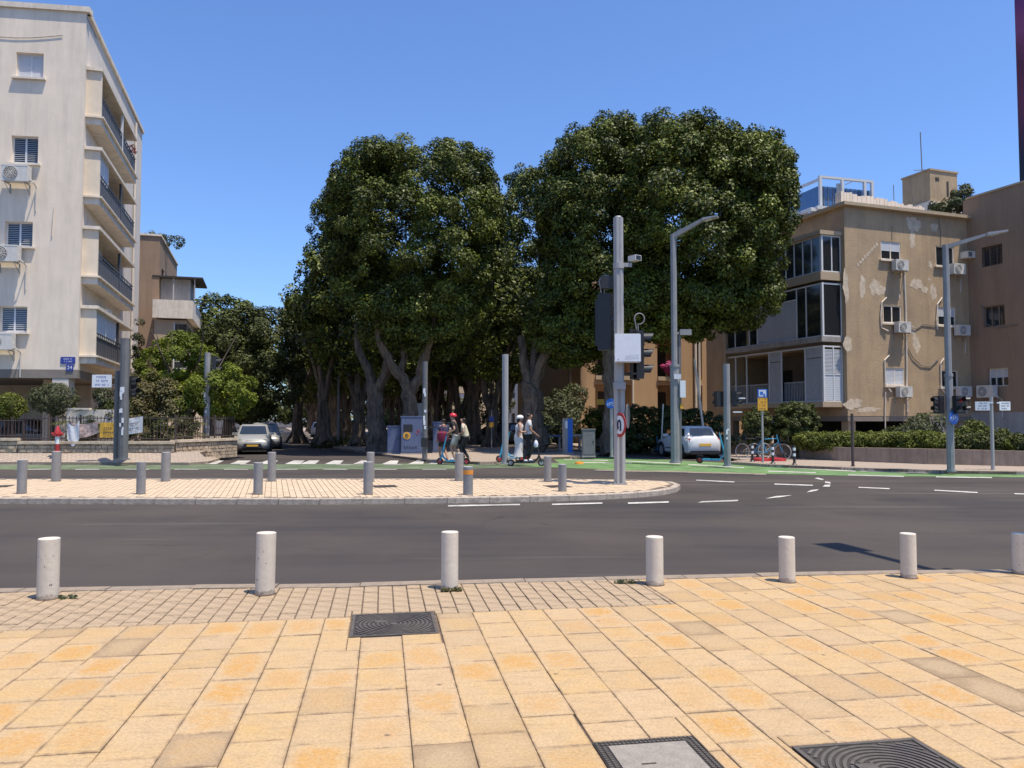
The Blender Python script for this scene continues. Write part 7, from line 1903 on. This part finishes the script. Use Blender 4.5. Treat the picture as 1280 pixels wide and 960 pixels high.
    for sx in (-hl + 0.72, hl - 0.78):
        for sg in (-1, 1):
            b = MB(); b.M = Matrix.Translation((sx, sg * (w - 0.11), 0.31)); b.lathe([(0.22, -0.1), (0.30, -0.1), (0.31, -0.05), (0.31, 0.06), (0.29, 0.115), (0.22, 0.115)], (0, 0, 0), 24, axis='y'); wh_ = b.build('wheel', M['rubber'], t, smooth=True)
            b = MB(); b.M = Matrix.Translation((sx, sg * (w - 0.11), 0.31)); b.lathe([(0.205, -sg * 0 - 0.118), (0.205, 0.118)], (0, 0, 0), 20, axis='y')
            b.build('rim', M['steel'], wh_)
            b = MB(); b.torus((sx, sg * (w + 0.002), 0.33), 0.345, 0.022, 'y', 24, 5); b.build('wheel_arch', M['black'], t)
            b = MB(); b.lathe([(0.335, -0.004), (0.335, 0.004)], (sx, sg * (w + 0.000), 0.33), 24, axis='y'); b.build('arch_shade_disc', M['black'], t)  # solid black disc painted in for the shade inside the wheel arch
    for sg in (-1, 1):
        b = MB(); y0, y1 = sg * w * 0.42, sg * w * 0.86
        b.hexa([(hl - 0.06, y0, 0.585), (hl - 0.12, y1, 0.60), (hl - 0.5, y1 * 1.06, 0.70), (hl - 0.35, y0, 0.68), (hl - 0.10, y0, 0.69), (hl - 0.20, y1 * 1.02, 0.765), (hl - 0.52, y1 * 1.08, 0.80), (hl - 0.35, y0, 0.78)]); b.build('headlight', headm, t)
        b = MB(); b.hexa([(-hl + .02, sg * w * .55, .76), (-hl + .04, sg * w * .87, .76), (-hl + .3, sg * w * .95, .78), (-hl + .3, sg * w * .55, .78), (-hl + .05, sg * w * .55, .86), (-hl + .07, sg * w * .87, .88), (-hl + .3, sg * w * .93, .9), (-hl + .3, sg * w * .55, .9)]); b.build('tail_light', tailm, t)
        b = MB(); b.box(hl - 1.32, hl - 1.12, min(sg * (w - .10), sg * (w + .13)), max(sg * (w - .10), sg * (w + .13)), 0.93, 1.05); b.build('mirror', paint, t)
        b = MB(); b.box(-0.95, 0.55, min(sg * (w + .001), sg * (w + .012)), max(sg * (w + .001), sg * (w + .012)), 0.42, 0.45); b.build('side_trim', M['black'], t)
        b = MB()
        b.hexa([(hl - 0.10, sg * w * .60, 0.30), (hl - 0.10, sg * w * .80, .32), (hl - 0.3, sg * w * .80, .32), (hl - .3, sg * w * .6, .3), (hl - 0.06, sg * w * .62, .44), (hl - 0.09, sg * w * .84, .5), (hl - .3, sg * w * .84, .5), (hl - .3, sg * w * .62, .44)]); b.build('fog_light_recess', M['black'], t)
    b = MB(); b.hexa([(hl - 0.1, -0.48, 0.27), (hl + 0.006, -0.48, .31), (hl + 0.006, .48, .31), (hl - .1, .48, .27), (hl - .1, -.40, .53), (hl + 0.014, -.38, .53), (hl + .014, .38, .53), (hl - .1, .40, .53)]); b.build('grille', M['black'], t)
    b = MB(); b.box(hl + 0.01, hl + 0.03, -0.26, 0.26, 0.39, 0.48); b.build('front_plate', platem, t)
    b = MB(); b.box(hl - 0.1, hl - 0.045, -0.34, 0.34, 0.62, 0.67); b.build('upper_grille', M['black'], t)
    b = MB(); b.box(-hl - 0.018, -hl + 0.1, -0.27, 0.27, 0.56, 0.67); b.build('rear_plate', platem, t)
    b = MB(); b.box(-hl + 0.02, -hl + 0.3, -w * .82, w * .82, 0.22, 0.36); b.build('rear_bumper', M['black'], t)
    b = MB(); b.box(-hl + 0.4, hl - 0.4, -w * .8, w * .8, 0.16, 0.24); b.build('underbody', M['black'], t)
    return t
def heading(dx, dy): return math.atan2(dy, dx)
RU = heading(U.x, U.y)
x, y = G(317, 568.5, ZR); car('silver hatchback facing us at the mouth of the left side street', (x * (y + 2.0) / y, y + 2.0, ZR), RU + math.pi - R(1), paint_s, 3.9, 1.7, 1.44)
x, y = G(333, 563, ZR); car('second silver car right behind the front silver hatchback', (x * (y + 3.2) / y - 0.1, y + 3.2, ZR), RU + math.pi + R(2), paint_s, 4.2, 1.72, 1.5)
x, y = G(862, 574.5, ZR); car('white hatchback seen from behind, partly hidden by the street lamp post', (x + 0.35, y + 2.0, ZR), R(102), paint_w, 3.6, 1.62, 1.40)
car('grey parked car under the cream block behind the fence', (V(28, 540, 34.5).x, 34.6, 0.12), R(4), paint_g, 4.5, 1.8, 1.48)
car('black car parked on the far side behind the bare grey pole', (V(622, 550, 52).x, 52, ZR), R(200), paint_k, 4.2, 1.7, 1.45)
car('silver car half hidden behind the plain grey cabinet', (V(766, 550, 42.5).x, 42.5, ZR), R(118), paint_s, 4.1, 1.7, 1.46)
car('white parked car glimpsed far behind the blue kiosk', (V(700, 550, 56).x, 56, ZR), R(112), paint_w, 4.1, 1.7, 1.46)
for i, (px, Yc, p_) in enumerate(((402, 72, paint_w), (425, 66, paint_k), (566, 68, paint_w))):
    car(('pale car deep in the shade left of the trunks', 'dark car deep in the shade between the trunks', 'pale car glimpsed between trunks above the scooter rider')[i], (V(px, 545, Yc).x, Yc, ZR), R(100), p_, 4.1, 1.7, 1.46)

# ================================================================= SCOOTERS, BICYCLE
teal = mat('teal_scooter_paint', (0.04, 0.30, 0.48), 0.4, var=0.05)
def scooter(label, loc, rz, m, wheel_m, Ls=1.1, lean=0.0, hub='red'):
    t = thing('electric_scooter', label, 'scooter', loc, rz); t.rotation_euler = (lean, 0, rz)
    r = 0.13
    for nm, x in (('wheel', Ls / 2 - 0.02), ('wheel', -Ls / 2 + 0.12)):
        b = MB(); b.torus((x, 0, r), r - 0.03, 0.03, 'y', 20, 8); w_ = b.build(nm, M['rubber'], t, smooth=True)
        b = MB(); b.lathe([(0.075, -0.02), (0.075, 0.02)], (x, 0, r), 14, axis='y'); b.build('hub', M[hub], w_)
    b = MB(); b.box(-Ls / 2 + 0.2, Ls / 2 - 0.28, -0.08, 0.08, 0.12, 0.17); b.build('deck', m, t)
    b = MB(); b.tube([(Ls / 2 - 0.3, 0, 0.15), (Ls / 2 - 0.16, 0, 0.28), (Ls / 2 - 0.12, 0, 0.36)], 0.035, 8); b.build('neck', m, t)
    b = MB(); b.tube([(Ls / 2 - 0.02, 0, 0.14), (Ls / 2 - 0.1, 0, 0.36), (Ls / 2 - 0.28, 0, 1.12)], [0.03, 0.035, 0.028], 8); b.build('stem', m, t)
    b = MB(); b.tube([(Ls / 2 - 0.28, -0.24, 1.1), (Ls / 2 - 0.28, -.1, 1.13), (Ls / 2 - 0.28, 0.1, 1.13), (Ls / 2 - 0.28, 0.24, 1.1)], 0.017, 8); b.build('handlebar', M['black'], t)
    for s in (-1, 1): b = MB(); b.tube([(Ls / 2 - .28, s * .16, 1.115), (Ls / 2 - .28, s * .25, 1.098)], 0.022, 8); b.build('grip', M['black'], t)
    b = MB()
    P = [(-Ls / 2 + 0.12 + 0.17 * math.cos(a), 0, 0.13 + 0.17 * math.sin(a)) for a in [0.25 * math.pi + i * 0.12 * math.pi for i in range(6)]]
    for a, c in zip(P, P[1:]): b.hexa([(a[0], -.04, a[2]), (c[0], -.04, c[2]), (c[0], .04, c[2]), (a[0], .04, a[2]), (a[0], -.04, a[2] + .01), (c[0], -.04, c[2] + .01), (c[0], .04, c[2] + .01), (a[0], .04, a[2] + .01)])
    b.build('mudguard', M['black'], t)
    return t
teal_d = teal
sc1x, sc1y = G(568, 581, ZR); sc1 = scooter('blue scooter ridden by the man in the red helmet', (sc1x, sc1y + 0.05, ZR), math.pi - 0.1, teal, None, 1.15)
sc2x, sc2y = G(656, 583, ZR); sc2 = scooter('black scooter carrying the couple to the right', (sc2x, sc2y + 0.05, ZR), 0.05, M['black'], None, 1.25, hub='steel')
x, y = G(640, 578, 0); scooter('blue scooter with red wheels parked beside the bare grey pole', (x, y + 0.25, 0.0), R(200), teal, None, 1.05, R(4))
x, y = G(645, 575.5, 0); scooter('second parked blue scooter, just behind the woman in white', (x, y + 0.3, 0.0), R(160), teal, None, 1.05, R(-3))
x, y = G(890, 579.5, 0); scooter('blue scooter parked behind the white hatchback', (x, y, 0), R(-20), teal, None, 1.1, R(5))
x, y = G(826, 567, 0); scooter('pale blue scooter handle showing over the bonnet of the white hatchback', (x, y + 1, 0), R(70), teal, None, 1.1, R(-4), 'steel')
def bicycle(label, loc, rz, m):
    t = thing('bicycle', label, 'bicycle', loc, rz); r = 0.33; wb_ = 1.05
    for x in (-wb_ / 2, wb_ / 2):
        b = MB(); b.torus((x, 0, r), r - 0.02, 0.02, 'y', 28, 6); w_ = b.build('wheel', M['steel'], t, smooth=True)
        b = MB()
        for k in range(12): a = math.pi * k / 6; b.tube([(x, 0, r), (x + (r - .02) * math.cos(a), 0, r + (r - .02) * math.sin(a))], 0.004, 4)
        b.build('spokes', M['steel'], w_)
    n = dict(bb=(-0.08, 0, 0.3), r=(-wb_ / 2, 0, r), s=(-0.22, 0, 0.82), h=(0.34, 0, 0.85), h0=(0.37, 0, 0.72), f=(wb_ / 2, 0, r), ht=(0.31, 0, 1.0))
    b = MB()
    for a, c in (('bb', 'r'), ('bb', 's'), ('bb', 'h0'), ('s', 'r'), ('s', 'h'), ('h', 'f'), ('h', 'ht')): b.tube([n[a], n[c]], 0.02, 6)
    b.build('frame', m, t)
    b = MB(); b.tube([(0.34, -0.28, 1.02), (0.31, 0, 1.0), (0.34, 0.28, 1.02)], 0.014, 6); b.build('handlebar', M['black'], t)
    b = MB(); b.hexa([(-.38, -.08, .86), (-.1, -.03, .88), (-.1, .03, .88), (-.38, .08, .86), (-.38, -.08, .91), (-.1, -.02, .91), (-.1, .02, .91), (-.38, .08, .91)]); b.build('saddle', M['black'], t)
    b = MB(); b.box(0.45, 0.75, -0.14, 0.14, 0.74, 0.76); b.box(.45, .47, -.14, .14, .76, .95); b.box(.73, .75, -.14, .14, .76, .95); b.build('basket', M['black'], t)
    return t
x, y = G(966, 576, 0); bicycle('grey bicycle leaning by the parking sign post', (x - 0.05, y + 0.35, 0.0), R(-25), teal)
x, y = G(949, 576, 0); bicycle('dark bicycle behind the parking sign post', (x, y + 0.7, 0.0), R(200), M['black'])

# ================================================================= PEOPLE
skin = mat('skin', (0.42, 0.24, 0.16), 0.55, var=0.06, scale=15)
skin2 = mat('tanned_skin', (0.34, 0.18, 0.11), 0.55, var=0.06, scale=15)
hair = mat('dark_hair', (0.025, 0.017, 0.012), 0.6, var=0.2, scale=30)
cl = lambda n, c: mat(n, c, 0.85, var=0.1, scale=18, bump=0.3, bscale=40)
def skinmesh(name, nodes, edges, m, parent, sub=2, root=0):
    keys = list(nodes); me = bpy.data.meshes.new(name)
    me.from_pydata([tuple(nodes[k][0]) for k in keys], [(keys.index(a), keys.index(b)) for a, b in edges], [])
    me.materials.append(m)
    o = bpy.data.objects.new(name, me); COL.objects.link(o)
    if parent is not None: o.parent = parent
    md = o.modifiers.new('skin', 'SKIN'); md.use_smooth_shade = True
    sv = me.skin_vertices[0].data
    for i, k in enumerate(keys):
        r = nodes[k][1]; sv[i].radius = r if isinstance(r, tuple) else (r, r); sv[i].use_root = (i == root)
    s = o.modifiers.new('subdiv', 'SUBSURF'); s.levels = sub; s.render_levels = sub
    return o
def bend(a, c, la, lb, hint):
    a, c = Vector(a), Vector(c); d = c - a; L_ = min(d.length, (la + lb) * 0.995); dn = d.normalized()
    q = (la * la - lb * lb + L_ * L_) / (2 * L_); h = math.sqrt(max(la * la - q * q, 0))
    hv = Vector(hint); hv = (hv - dn * hv.dot(dn)).normalized()
    return a + dn * q + hv * h
def person(label, loc, rz, s, feet, hands, shirt, lower, kind='trousers', lean=0.06, helmet=None, sleeves='short', sk=None, hairlen='short', hip_z=0.93, cat='person', shoes=None, group=None, turn=0.0):
    sk = sk or skin
    t = thing('person', label, cat, loc, rz, group); t.scale = (s, s, s)
    hz = hip_z; P = Vector((0, 0, hz)); C = Vector((lean * 0.55, 0, hz + 0.22)); Ch = Vector((lean, 0, hz + 0.42)); Nk = Vector((lean + 0.01, 0, hz + 0.56)); Hd = Vector((lean + 0.03, 0, hz + 0.65)); Ht_ = Vector((lean + 0.02, 0, hz + 0.745))
    N = dict(pelvis=(P, (0.13, 0.105)), belly=(C, (0.125, 0.1)), chest=(Ch, (0.145, 0.11)), neck=(Nk, 0.055), jaw=(Hd - Vector((0, 0, 0.005)), (0.08, 0.088)), head=(Hd + Vector((0, 0, 0.045)), (0.092, 0.105)), crown=(Ht_, (0.08, 0.088)), nose=(Hd + Vector((0.10, 0, 0.02)), 0.014))
    E = [('pelvis', 'belly'), ('belly', 'chest'), ('chest', 'neck'), ('neck', 'jaw'), ('jaw', 'head'), ('head', 'crown'), ('head', 'nose')]
    J = {}
    for i, sg in ((0, 1), (1, -1)):
        q = 'lr'[i]
        hip = P + Vector((0, sg * 0.095, -0.05)); ft = Vector(feet[i]); kn = bend(hip, ft + Vector((0, 0, 0.08)), 0.44, 0.43, (1, 0, 0))
        N['hip' + q] = (hip, 0.088); N['knee' + q] = (kn, 0.055); N['ankle' + q] = (ft + Vector((0, 0, 0.08)), 0.038); N['heel' + q] = (ft + Vector((0.03, 0, 0.035)), 0.035); N['toe' + q] = (ft + Vector((0.17, 0, 0.03)), (0.035, 0.025))
        E += [('pelvis', 'hip' + q), ('hip' + q, 'knee' + q), ('knee' + q, 'ankle' + q), ('ankle' + q, 'heel' + q), ('heel' + q, 'toe' + q)]
        sh = Ch + Vector((0, sg * 0.18, 0.065)); hd = Vector(hands[i]); el = bend(sh, hd, 0.30, 0.27, (-0.4, sg * 0.4, -1))
        N['shoulder' + q] = (sh, 0.055); N['elbow' + q] = (el, 0.04); N['wrist' + q] = (hd, 0.028)
        dv = (hd - el).normalized(); pl_ = hd + dv * 0.06; N['palm' + q] = (pl_, (0.034, 0.018))
        E += [('chest', 'shoulder' + q), ('shoulder' + q, 'elbow' + q), ('elbow' + q, 'wrist' + q), ('wrist' + q, 'palm' + q)]
        sd_ = Vector((0, 1, 0)) if abs(dv.y) < .7 else Vector((1, 0, 0)); dn = Vector((0, 0, -1))
        for f in range(4):
            b0 = pl_ + dv * 0.03 + sd_ * (f - 1.5) * 0.019; b1 = b0 + dv * (0.03, .035, .032, .026)[f]; b2 = b1 + (dv * 0.3 + dn) * 0.025
            N[f'f{f}a' + q] = (b1, 0.0085); N[f'f{f}b' + q] = (b2, 0.0075); E += [('palm' + q, f'f{f}a' + q), (f'f{f}a' + q, f'f{f}b' + q)]
        N['th' + q] = (pl_ + sd_ * sg * -0.04 + dv * 0.01, 0.009); E.append(('palm' + q, 'th' + q))
        J[q] = (hip, kn, ft, sh, el, hd)
    skinmesh('body', N, E, sk, t)
    X = lambda *k: {a: N[a] for a in k}
    g_ = lambda r, d: tuple(q + d for q in r) if isinstance(r, tuple) else r + d
    # upper garment
    if kind != 'dress':
        S_ = {'belly': (C, (0.165, 0.138)), 'pelvis': (P + Vector((0, 0, -0.04)), (0.172, 0.145)), 'chest': (Ch, (0.18, 0.145)), 'collar': (Nk - Vector((0, 0, 0.04)), (0.095, 0.085))}; E2 = [('pelvis', 'belly'), ('belly', 'chest'), ('chest', 'collar')]
        for q in 'lr':
            sh, el = J[q][3], J[q][4]; S_['s' + q] = (sh, 0.07); S_['e' + q] = (sh.lerp(el, 0.62), 0.062); E2 += [('chest', 's' + q), ('s' + q, 'e' + q)]
        skinmesh('shirt', S_, E2, shirt, t)
        T_ = {'p': (P + Vector((0, 0, 0.02)), (0.146, 0.12))}; E3 = []
        for q in 'lr':
            hip, kn, ft = J[q][:3]; T_['h' + q] = (hip, 0.108); E3.append(('p', 'h' + q))
            if kind == 'shorts': T_['k' + q] = (hip.lerp(kn, 0.85), 0.092); E3.append(('h' + q, 'k' + q))
            else: T_['k' + q] = (kn, 0.074); T_['a' + q] = (ft + Vector((0, 0, 0.1)), 0.058); E3 += [('h' + q, 'k' + q), ('k' + q, 'a' + q)]
        skinmesh(kind, T_, E3, lower, t)
    else:
        prof = [(0.10, hz + 0.50), (0.15, hz + 0.42), (0.148, hz + 0.34), (0.118, hz + 0.18), (0.15, hz + 0.04), (0.172, hz - 0.08), (0.15, hz - 0.35), (0.15, hz - 0.55), (0.185, hz - 0.74), (0.18, hz - 0.745)]
        b = MB(); n = 24; V_ = []
        for i, (r, z) in enumerate(prof):
            cx = lean * max(0, (z - hz)) / 0.42
            for k in range(n):
                a = 2 * math.pi * k / n; rr = r * (1 + (0.05 * math.sin(9 * a) if z < hz - 0.5 else 0)); V_.append((cx + rr * 1.02 * math.cos(a) + 0.05 * max(0, 1 - abs(z - hz + 0.3) / 0.35), rr * math.sin(a), z))
        b.mesh(V_, [(i * n + k, i * n + (k + 1) % n, (i + 1) * n + (k + 1) % n, (i + 1) * n + k) for i in range(len(prof) - 1) for k in range(n)])
        b.build('dress', shirt, t, smooth=True)
    for q in 'lr':
        ft = J[q][2]; skinmesh('shoe', {'a': (ft + Vector((0.0, 0, 0.045)), 0.047), 'b': (ft + Vector((0.17, 0, 0.035)), (0.046, 0.034))}, [('a', 'b')], shoes or M['whitesign'], t, 2)
    hc_ = Hd + Vector((-0.008, 0, 0.055))
    H_ = {'z': (hc_ + Vector((-0.045, 0, -0.05)), (0.085, 0.085)), 'a': (hc_ + Vector((-0.03, 0, 0.0)), (0.11, 0.115)), 'b': (hc_ + Vector((-0.008, 0, 0.065)), (0.10, 0.105))}; E4 = [('z', 'a'), ('a', 'b')]
    if hairlen == 'long': H_['c'] = (hc_ + Vector((-0.075, 0, -0.16)), (0.06, 0.04)); H_['d'] = (hc_ + Vector((-0.085, 0, -0.3)), (0.04, 0.03)); E4 += [('a', 'c'), ('c', 'd')]
    skinmesh('hair', H_, E4, hair, t)
    for sg in (-1, 1):
        b = MB(); b.lathe([(0.004, -0.004), (0.009, 0.0), (0.004, 0.004)], tuple(Hd + Vector((0.083, sg * 0.032, 0.045))), 8, axis='x'); b.build('eye', M['ink'], t)
        b = MB(); b.lathe([(0.012, -0.006), (0.022, 0.0), (0.012, 0.006)], tuple(Hd + Vector((0.0, sg * 0.082, 0.025))), 10, axis='y'); b.build('ear', sk, t)
    b = MB(); b.box(0, 0.006, -0.022, 0.022, -0.004, 0.004); m_o = b.build('mouth', M['red'], t); m_o.location = Hd + Vector((0.078, 0, -0.025))
    if helmet:
        c_ = Hd + Vector((-0.01, 0, 0.05)); b = MB(); pr = [(0.118, 0.0), (0.124, 0.03), (0.115, 0.075), (0.085, 0.115), (0.04, 0.135), (0.005, 0.138)]
        b.M = Matrix.Translation(c_) @ Matrix.Rotation(R(-6), 4, 'Y') @ Matrix.Diagonal((1.13, 0.95, 0.95, 1)); b.lathe(pr, (0, 0, 0), 22); he = b.build('helmet', helmet, t, smooth=True)
        b = MB()
        for sg in (-1, 1): b.tube([tuple(c_ + Vector((0.02, sg * 0.1, 0.01))), tuple(Hd + Vector((0.03, sg * 0.06, -0.06)))], 0.006, 5)
        b.build('strap', M['black'], he)
    return t
red_h = mat('red_helmet', (0.62, 0.03, 0.05), 0.3, var=0.03); white_h = mat('white_helmet', (0.72, 0.72, 0.70), 0.35, var=0.03)
D = 0.17
# man in the red helmet, riding left (local +x is left in the picture)
person('man in a red helmet, black T-shirt and light shorts riding a blue scooter', (sc1x + 0.06, sc1y + 0.05, ZR), math.pi - 0.1, 1.0,
       [(0.05, 0.05, D), (-0.14, -0.04, D)], [(0.24, 0.19, 1.2), (0.24, -0.19, 1.2)], cl('black_cotton', (0.018, 0.018, 0.02)), cl('light_shorts', (0.45, 0.42, 0.38)), 'shorts', 0.10, red_h, sk=skin, hip_z=1.10, shoes=M['whitesign'])
person('passenger in a cream top standing behind the man in the red helmet', (sc1x + 0.42, sc1y + 0.07, ZR), math.pi - 0.15, 0.94,
       [(0.05, 0.06, D), (-0.1, -0.06, D)], [(0.26, 0.14, 1.22), (0.24, -0.16, 1.15)], cl('cream_cotton', (0.58, 0.52, 0.38)), cl('black_trousers', (0.02, 0.02, 0.022)), 'trousers', 0.1, None, sk=skin, hip_z=1.09, hairlen='long', shoes=M['black'])
X, Yq = G(552, 577, 0)
person('pedestrian in dark blue behind the scooter, with a maroon bag', (X - 0.0, Yq + 0.9, 0.0), R(120), 0.95,
       [(0.1, 0.1, 0.0), (-0.15, -0.1, 0.0)], [(0.12, 0.24, 0.85), (0.15, -0.24, 0.9)], cl('navy_cotton', (0.025, 0.035, 0.08)), cl('black_trousers', (0.02, 0.02, 0.022)), 'shorts', 0.04, None, sk=skin2, hip_z=0.92, shoes=M['black'])
bx = MB(); bx.M = Matrix.Translation((X - 0.02, Yq + 0.62, 0.95)) @ Matrix.Diagonal((1, 0.6, 1.0, 1)); bx.lathe([(0.05, -0.22), (0.19, -0.18), (0.22, -0.05), (0.19, 0.12), (0.08, 0.18)], (0, 0, 0), 16); bx.M = None
bx.tube([(X - 0.1, Yq + 0.62, 1.1), (X - 0.05, Yq + 0.7, 1.35), (X + 0.05, Yq + 0.72, 1.35), (X + 0.08, Yq + 0.62, 1.1)], 0.012, 5)
o = bx.build('bag', cl('maroon_bag', (0.16, 0.01, 0.04)), origin=(X, Yq + 0.62, 0.8), smooth=True); tag(o, 'maroon bag carried by the pedestrian in dark blue', 'bag')
# couple on the black scooter, riding right
person('man in a white T-shirt and black trousers steering the black scooter', (sc2x + 0.1, sc2y + 0.05, ZR), 0.05, 1.02,
       [(0.03, 0.05, D), (-0.16, -0.04, D)], [(0.3, 0.2, 1.13), (0.3, -0.2, 1.13)], cl('white_cotton', (0.62, 0.62, 0.62)), cl('black_trousers', (0.02, 0.02, 0.022)), 'trousers', 0.05, None, sk=skin2, hip_z=1.10, shoes=M['whitesign'])
person('woman in a long white dress and white helmet holding on behind the man', (sc2x - 0.24, sc2y + 0.0, ZR), 0.12, 0.96,
       [(0.05, 0.05, D), (-0.1, -0.05, D)], [(0.3, 0.13, 1.25), (0.3, -0.16, 1.3)], cl('white_dress', (0.62, 0.58, 0.54)), None, 'dress', 0.05, white_h, sk=skin, hip_z=1.10, hairlen='long', shoes=M['black'])
bx = MB(); bx.lathe([(0.02, -0.2), (0.1, -0.16), (0.12, 0), (0.07, 0.14), (0.02, 0.18)], (0, 0, 0), 12); bx.tube([(0, -.04, .15), (0, 0, .26), (0, .04, .15)], 0.006, 4)
o = bx.build('plastic_bag', M['bannerw'], smooth=True); o.location = (sc2x + 0.40, sc2y - 0.12, 0.72); o.scale = (.7, .7, .7); tag(o, 'white plastic bag hanging from the handlebar of the black scooter', 'bag')
for e_ in LABELS: 
    n_ = len(e_.split())
    if n_ < 4 or n_ > 16: print('LABEL LEN', n_, e_)
